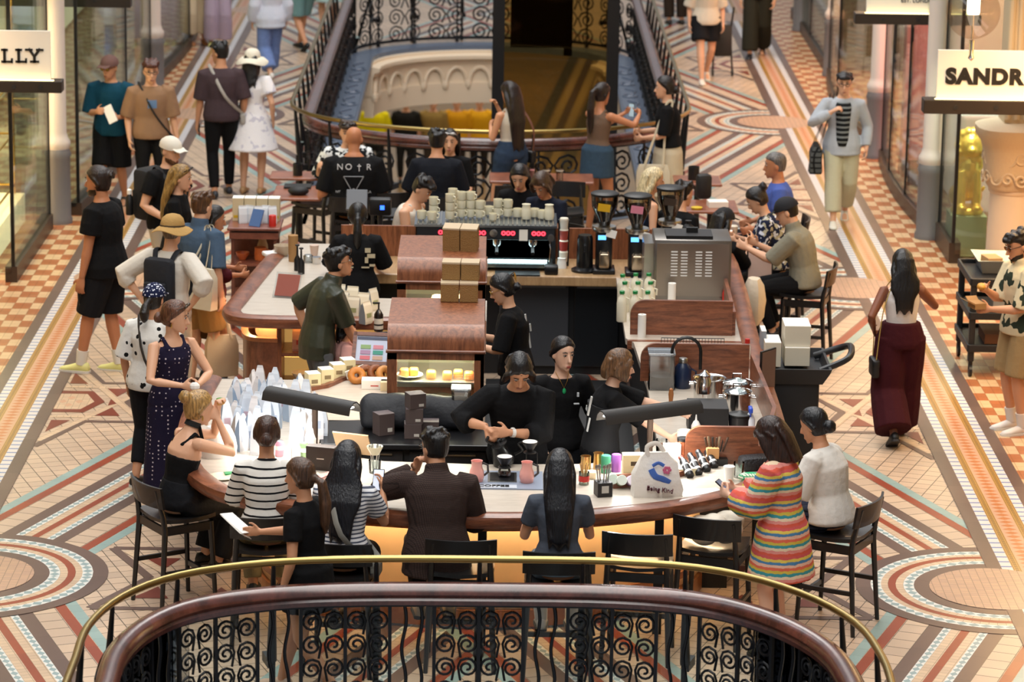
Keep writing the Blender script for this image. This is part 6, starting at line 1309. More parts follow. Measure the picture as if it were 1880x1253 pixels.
for k in range(5): m=MB(); x=-.03+.015*k; m.tube([(x,.01*math.sin(k*2),.05),(x*1.6,.02*math.sin(k*2),.19)],.005,5); m.ell((x*1.65,.02*math.sin(k*2),.2),(.012,.005,.02),6); m.build('cutlery',STEEL,t,True)
# curved wooden tray of tins and boxes
tp=[G(px,py,HB) for px,py in ((1125,897),(1170,893),(1215,885),(1262,872),(1322,850))]
m=MB(); m.wall([(p_.x,p_.y) for p_ in tp],HB,HB+.04,.025); m.wall([(p_.x+.02,p_.y+.2) for p_ in tp],HB,HB+.04,.02); o=m.build('display_tray',WALNUT_X); tag(o,'curved walnut display tray along the right of the front counter','tray')
for k,(x,y,c,b_) in enumerate(((1122,882,'#3f9a6a','#d9e6d8'),(1138,884,'#3fa06a','#e0e8dc'),(1157,884,'#9a5aa8','#e6dcea'),(1173,881,'#a05ab0','#e8e0ee'))):
    t=thing('tea_tin',['green tin at the left end of the display tray','second tin from the left, green, lying in the display tray','purple tin lying third in the display tray','purple tin half hidden behind the canvas tote'][k],'tin',at(x,y,HB+.035),.12); r_=rot(PI/2-.35); m=MB(); m.lathe((0,0,0),[(.034,0),(.036,.005),(.036,.1),(.034,.105)],18,r_); m.build('body',mat(b_,.35),t,True); m=MB(); m.lathe((0,0,0),[(.0365,.03),(.0365,.07)],18,r_,cap=False); m.build('label_band',mat(c,.4),t,True)
for k,(x,y,c) in enumerate(((1112,868,'#3f8a68'),(1131,866,'#8a4f9a'))):
    one('tea_tin',['upright green tin behind the display tray','upright purple tin behind the display tray'][k],'tin',at(x,y),MB().lathe((0,0,0),[(.035,0),(.035,.12),(.03,.125)],18),mat(c,.35))
boxt('tea_box','cream box with printed lines standing in the middle of the display tray','box',at(1162,872),(.15,.08,.15),'#e3d2a2',.1,'#efe6cc',None,mark=('#4a3a22',.1,.6,.5,.2))
boxt('tea_box','yellow and white box lying beside the black bottles','box',at(1254,870),(.17,.13,.05),'#e8dcb0',.2,'#efe4dc')
for k in range(4):
    x,y=[(1268,870),(1284,865),(1299,859),(1313,852)][k]; t=thing('black_bottle',['leftmost of the black bottles lying in the display tray','second black bottle from the left in the display tray','third black bottle from the left in the display tray','rightmost black bottle lying in the display tray'][k],'bottle',at(x,y,HB+.035),.35); r_=rot(-1.1)
    m=MB(); m.lathe((0,0,-.02),[(.026,0),(.029,.01),(.029,.15),(.02,.17),(.02,.19)],16,r_); m.build('body',mat('#1c1c1e',.3),t,True); m=MB(); m.lathe((0,0,-.02),[(.0295,.03),(.0295,.05)],16,r_,cap=False); m.lathe((0,0,-.02),[(.0295,.1),(.0295,.115)],16,r_,cap=False); m.build('label_band',mat('#c9c6c0',.4),t,True); m=MB(); m.lathe((0,0,-.02),[(.0205,.178),(.0205,.2),(.015,.205)],14,r_); m.build('lid',mat('#8a3a2c' if k%3==0 else '#2a2a2c',.4),t,True)
# canvas tote with script lettering
t=thing('tote_bag','white canvas tote with a blue drawing and script writing standing on the counter','bag',at(1204,908),.12)
m=MB(); rs=[]
for z,a,b in ((0,1,1),(.05,1.02,1.1),(.14,.95,.9),(.22,.82,.55),(.27,.6,.3),(.3,.45,.2)): rs.append([V((.165*a*x+.01*math.sin(z*40),.07*b*y,z)) for x,y in ((-1,-1),(-.3,-1.15),(.4,-1.1),(1,-1),(1.05,0),(1,1),(0,1.1),(-1,1),(-1.05,0))])
m.rings(rs); m.build('bag_body',mat('#e6e1d8',.8,bump=.3,bscale=18),t,True); m=MB(); m.tube(spline([(-.06,-.02,.27),(-.07,-.01,.34),(0,.0,.36),(.05,0,.3)],4),[(.016,.004)]*13,6); m.build('handle',mat('#e0dacf',.8),t,True)
text_mesh('lettering','Being Kind',.042,mat('#5a2c34',.6),t,(.01,-.1,.06),rot(PI/2)@M(((1,.25,0),(0,1,0),(0,0,1))),.012,.0)
m=MB(); m.tube(spline([(-.05,-.075,.2),(-.02,-.08,.15),(.03,-.08,.13),(.08,-.075,.1)],4),[(.022,.003)]*13,6,ref=(0,0,1)); m.tube(spline([(-.04,-.07,.22),(.0,-.068,.24),(.04,-.07,.22)],4),[(.012,.003)]*9,6,ref=(0,0,1)); m.build('print',mat('#4a74c9',.6),t)
m=MB(); [m.ell((.06+.018*math.cos(k),-.074,.19+.018*math.sin(k)),(.014,.003,.014),6,k=4) for k in range(6)]; m.build('print',mat('#d06a8e',.6),t)
boxt('napkin_box','white and pink napkin box beside the copper canister','box',at(1233,846),(.12,.07,.12),'#e2c9bd',.15,'#efe8e0')
t=thing('canister','copper canister with black lid beside the walnut divider','canister',at(1254,842)); MB().lathe((0,0,0),[(.042,0),(.044,.13),(.042,.132)],18).build('body',mat('#b9714f',.25,.7),t,True); MB().lathe((0,0,.132),[(.046,0),(.046,.02),(.02,.024)],18).build('lid',BLACK,t,True)
t=thing('cutlery_box','kraft box of wooden handled knives in a black tray before the divider','cutlery box',at(1312,853),.1); m=MB(); m.box((.02,0,.025),(.13,.1,.05)); m.build('tray',BLACK,t); m=MB(); m.box((-.02,-.01,.07),(.085,.06,.11)); m.build('box',mat('#d8a066',.7),t)
for k in range(7): m=MB(); x=-.05+.018*k; m.tube([(x,.01,.09),(x*1.5,.02*math.sin(k*1.7),.2)],[.006,.009],6); m.build('knife',mat(['#4a3527','#8a7a62','#2a2420'][k%3],.5),t,True)
t=thing('coffee_cup','white takeaway cup beside a glass in front of the rainbow cardigan','cup',at(1338,882)); MB().lathe((0,0,0),[(.03,0),(.04,.1),(.037,.1)],18).build('cup',WHITE,t,True)
one('glass_tumbler','clear glass behind the white cup at the right of the counter','glass',at(1356,877),MB().lathe((0,0,0),[(.033,0),(.038,.11),(.036,.11),(.03,.005)],16),glass('#f0f6f6',0,.06))
one('handbag','black quilted purse lying on the counter beside the rainbow cardigan','bag',at(1385,862),MB().box((0,0,.05),(.22,.14,.1),None,.03),mat('#15161b',.5,bump=.6,bscale=70),.3); one('scarf','green and white gingham pouch under the rainbow cardigan sleeve','pouch',at(1378,884),MB().ell((0,0,.03),(.09,.05,.035),12),cmat('green gingham',checkf('#dfe6d2','#3fa070',.02)))
boxt('menu_card','white paper menu lying on the right of the front counter','menu',at(1285,905),(.3,.16,.003),'#f2efe8',.3)
# right work area
t=thing('water_glass','tall glass of iced coffee by the right lamp','glass',at(1214,842)); MB().lathe((0,0,0),[(.036,0),(.042,.14),(.04,.14),(.033,.005)],18).build('glass',glass('#f0f4f4',0,.06),t,True); MB().lathe((0,0,.005),[(.032,0),(.037,.1)],16).build('coffee',mat('#3a1c10',.2),t,True)
one('glass_jar','large glass jar of milk foam left of the divider','jar',at(1256,828),MB().lathe((0,0,0),[(.05,0),(.055,.15),(.052,.15),(.045,.01)],20),mat('#e6dfd0',.2))
for x,y,l in ((1277,806,'white squeeze bottle behind the front divider'),(1212,690,'pale squeeze bottle inside the clear lidded box')):
    one('squeeze_bottle',l,'bottle',at(x,y),MB().lathe((0,0,0),[(.032,0),(.034,.1),(.02,.13),(.008,.14),(.004,.18)],16),WHITE)
t=thing('spray_bottle','white and blue spray bottle behind the right divider','bottle',at(1376,800)); MB().lathe((0,0,0),[(.035,0),(.038,.12),(.015,.17)],16).build('body',mat('#dfe4ea',.4),t,True); m=MB(); m.box((0,-.02,.2),(.03,.09,.04),None,.008); m.tube([(0,-.04,.19),(0,-.035,.15)],.006,5); m.build('trigger',mat('#2a4fc0',.4),t,True)
boxt('grinder_box','low black appliance box beside the stock pots','appliance',at(1298,790),(.29,.3,.2),'#141416',.0,'#1c1c1f')
t=thing('steel_jug','steel jug standing on the low black appliance','jug',at(1293,722,HB+.2)); MB().lathe((0,0,0),[(.05,0),(.05,.1),(.04,.12),(.044,.14)],20).build('body',CHROME,t,True); MB().lathe((0,0,.14),[(.046,0),(.02,.02),(.01,.035)],16).build('lid',CHROME,t,True)
def pot(loc,r,h,lab,lid):
    t=thing('stock_pot',lab,'pot',loc); MB().lathe((0,0,0),[(r,0),(r,h),(r+.012,h+.006),(r+.004,h+.004),(r-.006,h-.01),(r-.008,.01)],28,cap=True).build('pot',CHROME,t,True)
    for s_ in (-1,1): m=MB(); m.tube([V((s_*r,-.03,h*.8)),V((s_*(r+.035),-.03,h*.8)),V((s_*(r+.035),.03,h*.8)),V((s_*r,.03,h*.8))],.007,6); m.build('handle',CHROME,t,True)
    if lid: m=MB(); m.lathe((0,0,h+.005),[(r,0),(r*.8,.012),(.02,.025),(.015,.03)],26); m.build('lid',glass('#e6efef',0,.25),t,True); m=MB(); m.tube([V((-.03,0,h+.03)),V((-.03,0,h+.065)),V((.03,0,h+.065)),V((.03,0,h+.03))],.008,6); m.build('lid_handle',CHROME,t,True)
pot(at(1301,742),.115,.2,'open steel stock pot at the right work area',False); pot(at(1352,735),.11,.14,'rear lidded steel pot beside the open stock pot',True); pot(at(1352,765),.1,.19,'front lidded steel pot next to the side board',True)
t=thing('canister','black round canister behind the front divider on the right','canister',at(1358,798)); MB().lathe((0,0,0),[(.08,0),(.085,.14),(.08,.145)],22).build('body',mat('#111216',.3),t,True); MB().lathe((0,0,.145),[(.088,0),(.088,.012),(.03,.02),(.012,.035)],22).build('lid',BLACK,t,True)
boxt('hob','black induction hob below the wire rack','hob',at(1320,690),(.42,.34,.05),'#0e0e10',0,'#17181b')
boxt('drawer_unit','low black drawer unit at the rear of the right work area','appliance',at(1320,668),(.4,.12,.12),'#0f0f11',0,'#1a1b1e')
t=thing('tap','tall black gooseneck tap in the right work area','tap',at(1232,715)); m=MB(); c0=.0
m.tube([V((0,0,0)),V((0,0,.3))]+[V((.11-.11*math.cos(a),0,.3+.11*math.sin(a))) for a in [PI*k/10 for k in range(1,11)]]+[V((.22,0,.16))],.013,8); m.build('spout',BLACK,t,True); m=MB(); m.lathe((0,0,0),[(.03,0),(.03,.02),(.016,.03)],14); m.build('base',BLACK,t,True)
t=thing('storage_box','clear plastic lidded box standing by the tap','box',at(1213,712)); m=MB(); m.box((0,0,.14),(.2,.2,.28),None,.01); m.build('box',glass('#dfe6ea',.1,.16),t); m=MB(); m.box((0,0,.285),(.21,.21,.015),None,.004); m.build('lid',glass('#dfe6ea',.15,.3),t); m=MB(); m.lathe((0,0,-.0),[(.09,0),(.1,.03),(.1,.1),(.08,.11)],20); m.build('base',BLACK,t,True)
t=thing('dark_jug','dark blue jug with a steel cap behind the tap','jug',at(1253,712)); MB().lathe((0,0,0),[(.06,0),(.065,.02),(.065,.16),(.03,.2)],18).build('body',mat('#15233f',.3),t,True); MB().lathe((0,0,.2),[(.035,0),(.035,.03),(.03,.035)],16).build('cap',STEEL,t,True); m=MB(); m.tube([V((.06,0,.15)),V((.1,0,.13)),V((.1,0,.06)),V((.062,0,.04))],.008,6); m.build('handle',mat('#15233f',.3),t,True)
one('pepper_mill','wooden pepper mill beside the reaching barista','mill',at(1231,760),MB().lathe((0,0,0),[(.02,0),(.022,.06),(.015,.1),(.02,.15),(.014,.19),(.0,.2)],14),mat('#a5693a',.4))
t=thing('wire_rack','black wire grid rack standing before the second divider','rack',at(1270,690)); m=MB(); w_=.49;h_=.3
for k in range(21): m.cyl((-w_/2+w_*k/20,0,0.0),(-w_/2+w_*k/20,0,h_),.0018,None,4)
for k in range(13): m.cyl((-w_/2,0,h_*k/12),(w_/2,0,h_*k/12),.0018,None,4)
m.build('grid',BLACK,t); m=MB(); m.tube([(-w_/2,0,0),(-w_/2,0,h_),(w_/2,0,h_),(w_/2,0,0)],.004,6); m.build('frame',BLACK,t)
for x,y,l in ((1178,619,'white paper roll standing at the left end of the first divider'),(1233,560,'white paper roll behind the first divider')): one('paper_roll',l,'paper roll',at(x,y),MB().lathe((0,0,0),[(.034,0),(.034,.19),(.012,.19),(.012,.17)],20),PAPER)
pouch(at(1229,608),.13,.2,.06,'#c9b79c','left crumpled kraft pouch before the first divider',.1,'#3a3a3c'); pouch(at(1262,612),.15,.17,.07,'#c2ae92','right crumpled kraft pouch before the first divider',-.15,'#b09b7c')
one('glass_cup','small stack of clear cups before the first divider','cup',at(1312,612),MB().lathe((0,0,0),[(.03,0),(.04,.07),(.037,.07),(.028,.005)],14),glass('#eef2f2',0,.1))
def milk(loc):
    t=thing('milk_bottle','white milk bottle with a green cap in the cluster beside the oven','milk bottle',loc,rp.uniform(-.3,.3),'milk bottles with green caps'); m=MB(); m.rings([[V((.047*a*math.cos(q_)*(1 if abs(math.cos(q_))<.75 else .92),.047*a*math.sin(q_),z)) for q_ in [2*PI*j/16 for j in range(16)]] for z,a in ((0,.95),(.01,1),(.16,1),(.2,.75),(.225,.4),(.24,.4))]); m.build('bottle',mat('#e3dcc4',.35),t,True); MB().lathe((0,0,.236),[(.022,0),(.022,.022),(.018,.024)],14).build('cap',GREEN,t,True); m=MB(); m.tube([V((.03,0,.2)),V((.055,0,.19)),V((.052,0,.14))],.009,6); m.build('handle',mat('#e3dcc4',.35),t,True); return t
mk0=milk(at(1141,590))
for x,y in ((1165,590),(1188,590),(1146,572),(1170,572),(1193,572),(1142,558),(1166,556),(1190,556)): dup(mk0,at(x,y),rp.uniform(-.4,.4))
t=thing('oven','stainless steel oven with four columns of vent slots on the right counter','oven',(1.76,27.62,HB)); m=MB(); m.box((0,0,.265),(.66,.5,.53),None,.006); m.build('body',mat('#8f8a84',.33,1.),t,True); m=MB(); m.box((-.37,.12,.25),(.08,.4,.42)); m.build('side_panel',STEEL,t)
m=MB(); m.box((0,-.255,.27),(.62,.01,.46)); m.build('rear_panel',mat('#9a948c',.3,1.),t); m=MB()
for cx_ in (-.16,-.075,.05,.135):
    for k in range(9): m.box((cx_,-.262,.22+.026*k),(.056,.006,.009))
m.build('vent_slot',mat('#e8e8e6',.4),t); m=MB(); m.box((-.03,-.05,.54),(.4,.3,.03)); m.box((0,-.02,.57),(.1,.04,.05)); m.build('top_tray',BLACK,t)
one('knife_block','small red and black bottle at the corner of the oven','bottle',at(1330,556),MB().lathe((0,0,0),[(.02,0),(.02,.08),(.01,.12)],12),RED)
# ---- espresso machine and company
t=thing('espresso_machine','long black and steel espresso machine with red digits carrying stacked mugs','espresso machine',(-.02,28.75,HB))
m=MB(); m.box((0,.12,.2),(1.26,.36,.4),None,.01); m.build('body',mat('#26282c',.3,.6),t,True); m=MB(); m.box((0,-.02,.405),(1.27,.6,.02)); m.build('cup_rack',mat('#8f97a0',.25,.9),t)
m=MB(); [m.box((-.6+.04*k,-.02,.42),(.012,.56,.008)) for k in range(31)]; m.build('rack_slats',STEEL,t); m=MB(); m.box((0,-.28,.34),(1.24,.05,.12),rot(-.2),.01); m.build('front_panel',mat('#0f1013',.25),t)
for x in (-.32,.04,.34,.0): pass
for x in (-.36,-.06,.2,.47): text_mesh('digits','ooo',.075,mat('#ff3040',.4,emit=3.5),t,(x,-.318,.352),rot(PI/2-.2),.001,.003)
m=MB(); m.lathe((.07,-.315,.345),[(.035,0),(.035,.012),(.025,.014)],18,rot(PI/2)); m.build('dial',STEEL,t,True); m=MB(); m.lathe((.58,-.3,.31),[(.03,0),(.03,.04)],14,rot(PI/2)); m.build('dial',STEEL,t,True); m=MB(); m.box((.335,-.318,.33),(.075,.015,.1),rot(-.2)); m.build('keypad',mat('#d8d4c8',.4),t)
m=MB(); m.box((0,-.05,.17),(1.18,.02,.2)); m.build('splash_back',mat('#7fa0a8',.2,.9),t); m=MB(); m.box((0,-.07,.26),(1.1,.02,.012)); m.box((0,-.2,.075),(1.1,.02,.01)); m.build('work_light',mat('#d8f4f8',.4,emit=5.),t); m=MB(); m.box((0,-.17,.05),(1.2,.3,.03)); m.build('drip_tray',mat('#9fb0b0',.2,.9),t)
for x in (-.4,.1,.42): m=MB(); m.lathe((x,-.17,.2),[(.03,0),(.045,.02),(.045,.07)],16); m.build('group_head',CHROME,t,True); m=MB(); m.cyl((x,-.2,.2),(x,-.36,.17),.013,.017,8); m.build('portafilter_handle',BLACK,t,True)
m=MB(); m.tube([V((.56,-.2,.3)),V((.58,-.27,.2)),V((.57,-.28,.08))],.007,6); m.build('steam_wand',CHROME,t,True); m=MB(); [m.box((x,y,.02),(.05,.05,.04)) for x in (-.5,.5) for y in (-.1,.25)]; m.build('foot',BLACK,t)
area('machine_light',(0.1,28.6,HB+.3),rot(0),1.0,.1,3,(.8,.97,1))
def mug(loc,r=.042,h=.075,lab='off white mug stacked on the espresso machine'):
    t=thing('mug',lab,'mug',loc,rp.uniform(-1,1),'off white mugs on the espresso machine'); MB().lathe((0,0,0),[(r*.8,0),(r,.01),(r,h),(r*.92,h),(r*.86,.01)],18).build('cup',CERAM,t,True); m=MB(); m.tube([V((r*.95,0,h*.8)),V((r*1.5,0,h*.7)),V((r*1.45,0,h*.3)),V((r*.95,0,h*.22))],.006,6); m.build('handle',CERAM,t,True); return t
ZT=HB+.428; mg=None
for x,y,nn in ((774,402,1),(793,404,1),(796,392,2),(826,402,3),(831,392,3),(847,398,3),(864,398,3),(881,399,2),(898,394,1),(914,396,2),(932,397,2),(950,398,1),(981,398,1),(995,401,1)):
    p_=at(x,y,ZT)
    for k in range(nn):
        l_=p_+V((0,0,.0765*k)); mg=mug(l_) if mg is None else mg; o=mg if (x==774) else dup(mg,l_,rp.uniform(-1,1))
mug(at(905,404,ZT),.036,.06,'single small mug at the front edge of the mug rack')
for x,y,l in ((966,402,'tall off white jug with a dark mark among the mugs'),(1008,403,'rounded white jug at the right end of the mug rack')): one('milk_jug',l,'jug',at(x,y,ZT),MB().lathe((0,0,0),[(.036,0),(.046,.03),(.042,.09),(.034,.12),(.04,.135)],18),CERAM)
def grinder(px,py,lab,sticker,s=1.):
    t=thing('coffee_grinder',lab,'coffee grinder',at(px,py)); 
    m=MB(); m.box((0,.02,.02),(.2,.26,.04),None,.01); m.box((0,.05,.2),(.15,.15,.34),None,.03); m.build('body',mat('#141416',.3),t,True)
    m=MB(); m.lathe((0,.04,.37),[(.1,0),(.11,.02),(.105,.045),(.06,.05)],22); m.build('collar',STEEL,t,True)
    m=MB(); m.lathe((0,.04,.42),[(.05,0),(.055,.03),(.115,.17),(.122,.27),(.118,.27)],24,cap=False); m.build('hopper',glass('#d8d0c0',0,.08),t,True)
    m=MB(); m.lathe((0,.04,.42),[(.045,0),(.05,.03),(.108,.17),(.11,.2),(.02,.215)],22); m.build('beans',mat('#2a1a12',.5,bump=.8,bscale=90),t,True)
    m=MB(); m.lathe((0,.04,.69),[(.126,0),(.128,.02),(.11,.03),(.03,.034)],24); m.build('lid',BLACK,t,True)
    m=MB(); m.box((-.01,-.082,.6),(.11,.004,.07),rot(.15,.12)); m.build('sticker',mat(sticker,.5),t); m=MB(); m.box((-.02,-.028,.32),(.07,.006,.04)); m.build('screen',mat('#5fb0ff',.3,emit=2.),t); m=MB(); m.box((.06,-.05,.36),(.09,.004,.07),rot(0,.25)); m.build('paper_note',PAPER,t)
    m=MB(); m.box((0,-.05,.12),(.09,.05,.15),None,.01); m.tube([V((-.03,-.05,.2)),V((-.03,-.11,.18)),V((.03,-.11,.18)),V((.03,-.05,.2))],.008,6); m.build('fork',mat('#b9a890',.25,.9),t,True); return t
grinder(1108,500,'left coffee grinder with a yellow sticker on its hopper','#e0b020'); grinder(1168,504,'middle coffee grinder with a pink sticker on its hopper','#e08aa0'); 
g3=grinder(1228,488,'right coffee grinder with a dark half filled hopper behind the oven','#3a2c22')
t=thing('cup_tower','column of stacked red and white takeaway cups right of the espresso machine','cup stack',at(1034,490)); m=MB(); m.box((0,.05,.2),(.1,.04,.44)); m.build('holder',BLACK,t)
for k in range(4): m=MB(); m.lathe((0,-.01,.05+.1*k),[(.034,0),(.04,.085),(.036,.087)],16); m.build('cup_stack',mat(['#c9bfae','#8f2a22','#a5463a','#d8cfc0'][k],.5),t,True); m=MB(); m.lathe((0,-.01,.137+.1*k),[(.04,0),(.036,.012)],16); m.build('lid',mat('#e6dcc8',.5),t,True)
one('milk_pitcher','white pitcher standing in front of the cup tower','pitcher',at(1031,492),MB().lathe((0,0,0),[(.045,0),(.04,.06),(.035,.08),(.038,.09)],16),WHITE)
one('tamper_mat','black tamping mat with a puck in front of the machine','mat',at(950,503),MB().box((0,0,.006),(.4,.18,.012),None,.005),BLACK); one('knock_box','small black knock box beside the tamping mat','knock box',at(1012,503),MB().box((0,0,.04),(.12,.12,.08),None,.015),BLACK)
t=thing('water_boiler','black cylindrical water boiler between the cup tower and grinders','boiler',at(1073,498)); m=MB(); m.lathe((0,.0,0),[(.12,0),(.12,.02),(.075,.04),(.07,.3),(.06,.33)],20); m.build('body',mat('#121315',.25),t,True); m=MB(); m.tube([V((0,-.06,.26)),V((0,-.13,.25)),V((0,-.13,.2))],.012,7); m.build('spout',BLACK,t,True)
t=thing('coffee_sack','black printed coffee bag standing behind the oven','coffee bag',at(1262,470)); m=MB(); m.lathe((0,0,0),[(.07,0),(.08,.15),(.06,.27),(.02,.3),(.03,.33)],14); m.build('bag',BLACKM,t,True)
# ---- POS screens, rear left counter
t=thing('till_screen','grey backed till screen at the rear left counter','till',at(655,425)); m=MB(); m.box((0,0,.3),(.2,.03,.2),rot(-.5),.006); m.build('screen',mat('#55585e',.35),t); m=MB(); m.cyl((0,.04,0),(0,.02,.26),.02,None,8); m.lathe((0,.04,0),[(.08,0),(.08,.015)],16); m.build('stand',DARK,t)
t=thing('card_terminal','black payment screen showing a small blue square','till',at(698,425)); m=MB(); m.box((0,0,.24),(.21,.13,.16),None,.02); m.build('housing',BLACK,t,True); m=MB(); m.box((.02,-.068,.24),(.04,.004,.04)); m.build('blue_square',mat('#2a5cff',.3,emit=4.),t); m=MB(); m.cyl((0,0,0),(0,0,.17),.025,None,8); m.build('stand',DARK,t)
t=thing('hair_pins' if 0 else 'counter_sign','orange card in a tilted clear stand on the left counter','sign',at(528,545),-.25); m=MB(); m.box((0,0,.1),(.2,.006,.2),rot(-.6)); m.build('card',mat('#d8623a',.35),t); m=MB(); m.box((0,-.008,.1),(.23,.004,.24),rot(-.6)); m.build('clear_sleeve',glass('#f4f6f6',0,.02),t); m=MB(); m.box((0,-.03,.09),(.12,.003,.012),rot(-.6,.1)); 
m=MB(); m.box((0,.04,.01),(.22,.14,.006)); m.build('clear_foot',glass('#f4f6f6',0,.12),t)
t=thing('cup_sleeves','tall stack of kraft cup sleeves on the rear of the left counter','cup stack',at(538,480)); MB().lathe((0,0,0),[(.04,0),(.045,.24),(.04,.24)],16).build('stack',KRAFT,t,True)
one('glass_bowl','clear bowl of bright wrapped sweets on the left counter','bowl',at(519,470),MB().lathe((0,0,0),[(.04,0),(.075,.05),(.08,.1),(.076,.1),(.05,.03)],18),mat('#b9a890',.3)); one('dish_cloth','white folded cloth on the left counter edge','cloth',at(497,470),MB().box((0,0,.02),(.14,.12,.04),None,.015),WHITE,.4)
one('stacked_lids','stack of clear takeaway lids beside the kraft sleeves','lids',at(566,482),MB().lathe((0,0,0),[(.045,0),(.045,.06),(.035,.07)],16),glass('#e8eef0',.1,.25)); one('metal_pot','small steel pot beside the takeaway lids','pot',at(581,484),MB().lathe((0,0,0),[(.04,0),(.042,.06),(.038,.06)],16),CHROME)
for k,(x,y) in enumerate(((546,497),(553,503))): one('pen_holder',['upright black syrup pump at the back of the left counter','nearer black syrup pump on the left counter'][k],'pump',at(x,y),MB().lathe((0,0,0),[(.03,0),(.03,.1),(.01,.14),(.008,.22),(.02,.225),(.02,.235)],12),BLACK)
one('paper_cup','printed paper cup at the rear of the left counter','cup',at(577,470),MB().lathe((0,0,0),[(.03,0),(.042,.1),(.04,.1)],16),mat('#c9b0a0',.5)); one('steel_jug','dark steel milk jug by the barista with the back print','jug',at(722,465),MB().lathe((0,0,0),[(.05,0),(.055,.12),(.05,.14)],16),mat('#3a3d42',.3,.7))
# row of pouches and soap on the left counter
tp=[G(px,py,HB) for px,py in ((616,572),(640,580),(668,592))]; m=MB(); m.wall([(p_.x,p_.y) for p_ in tp],HB,HB+.025,.03); o=m.build('pouch_rail',WALNUT_X); tag(o,'low walnut rail under the row of cream pouches','tray')
for k,(x,y,f_) in enumerate(((624,562,0),(648,566,0),(668,578,0),(684,570,1),(630,574,0),(650,584,0),(672,594,1))):
    pouch(at(x,y),.1,.19,.07,'#ddd4bd',['rear cream pouch nearest the man in olive','second rear cream pouch in the row','third rear cream pouch in the row','rear cream pouch at the right end of the row','front cream pouch nearest the man in olive','middle front cream pouch in the row','front cream pouch at the right end turned sideways'][k],(-.25 if not f_ else .9),'#7f858c',None,'#a5a878')
t=thing('soap_bottle','dark pump bottle with a pale striped label on the left counter','bottle',at(695,608)); MB().lathe((0,0,0),[(.036,0),(.038,.01),(.038,.14),(.02,.17),(.014,.18)],18).build('bottle',mat('#1d1512',.2),t,True); m=MB(); m.lathe((0,0,.02),[(.0386,0),(.0386,.09)],18,cap=False); m.build('label_band',mat('#cfc9ba',.5),t,True); m=MB(); m.lathe((0,0,.05),[(.0389,0),(.0389,.014)],18,cap=False); m.build('label_stripe',BLACK,[q_ for q_ in t.children if q_.name.startswith('label_band')][0],True); m=MB(); m.cyl((0,0,.18),(0,0,.23),.007,None,8); m.box((-.02,0,.235),(.06,.014,.012)); m.build('pump',BLACK,t,True)
one('tongs','black serving tongs lying behind the bread menu','tongs',at(690,614),MB().box((0,0,.008),(.2,.03,.016),None,.005),BLACK,.3)
# shelf niches of the left counter
z0=.635; pouch(V((-1.55,26.66,z0)),.15,.2,.08,'#d9a48a','red and white coffee bag on the top niche shelf',0,'#e8ddd0',None,'#c9442c'); one('filter_bowl','cream ribbed bowl on the middle niche shelf','bowl',(-1.55,26.66,.345),MB().lathe((0,0,0),[(.03,0),(.04,.02),(.085,.1),(.08,.1),(.035,.03)],22),CERAM); one('filter_bowl','second cream bowl half hidden on the middle niche shelf','bowl',(-1.34,26.68,.345),MB().lathe((0,0,0),[(.03,0),(.04,.02),(.085,.1),(.08,.1),(.035,.03)],22),CERAM); boxt('tea_box','pale yellow box on the bottom niche shelf','box',(-1.52,26.66,.04),(.2,.1,.22),'#e6cf8a',0); boxt('tea_box','second box beside the red and white coffee bag','box',(-1.36,26.7,.635),(.12,.08,.15),'#c9503a',0)
# pastry corner of the left wing
m=MB(); tp=[G(px,py,HB) for px,py in ((545,722),(600,712),(650,690))]; m.wall([(p_.x,p_.y) for p_ in tp],HB,HB+.03,.04); o=m.build('box_rail',WALNUT_X); tag(o,'walnut rail in front of the row of white boxes','tray')
for k,(x,y) in enumerate(((574,712),(598,704),(619,695),(638,686))): boxt('sugar_box',['leftmost of the white boxes in the slanting row','second white box from the left in the slanting row','third white box from the left in the slanting row','rightmost white box in the slanting row'][k],'box',at(x,y),(.1,.11,.12),'#e6dcb2',.35,'#f2eee4',None,mark=('#8a7a5a',0,.5,.5,.25))
one('price_strip','yellow tipped white card sticking out of the box row','card',at(652,690,HB+.03),MB().box((0,0,.03),(.16,.02,.06),rot(0,-.3)),mat('#e8e2d4',.5),.4,None,False)
for k,(x,y) in enumerate(((655,690),(672,686),(690,686),(706,688))):
    o=MB().tube([V((.045*math.cos(a),.045*math.sin(a),0)) for a in [2*PI*j/16 for j in range(16)]],.028,10,loop=True).build('doughnut',[CROI,BUN,BUN,mat('#c98a4a',.5)][k],None,True); o.location=at(x,y,HB+.06); o.rotation_euler=(1.0,.2*k,.2); tag(o,['golden ring bun at the left of the pastry row','large dark glazed ring bun second in the pastry row','dark brown twisted bun third in the pastry row','pale bun at the right end beside the bread case'][k],'pastry')
boxt('carton','white carton with two dark windows in front of the buns','carton',at(688,712),(.2,.12,.07),'#ebe6e0',0,None,None,mark=('#b93a34',0,.4,.3,.12)); boxt('carton','small cream carton beside the bread case','carton',at(707,716),(.07,.1,.07),'#e8d3a8',0)
t=thing('menu_stand','wooden framed colour menu leaning beside the front bread case','menu',at(680,672),-.12); r_=rot(-.55)
m=MB(); 
for c_,d_ in (((0,0,.24),(.3,.02,.03)),((0,0,.0),(.3,.02,.03)),((-.14,0,.12),(.03,.02,.27)),((.14,0,.12),(.03,.02,.27))): m.box(r_@V((c_[0],c_[1],c_[2]+.02)),d_,r_)
m.build('frame',WALNUT_X,t); m=MB(); m.box(r_@V((0,.004,.14)),(.27,.006,.23),r_); m.build('card',mat('#c9d2e6',.5),t)
cols=['#8fae72','#d88a96','#b08aa8','#3f9a86','#d8707a','#cda890']
for k in range(6): m=MB(); m.box(r_@V((-.05+.1*(k%2),-.002,.155-.045*(k//2))),(.08,.004,.032),r_); m.build('colour_block',mat(cols[k],.5),t)
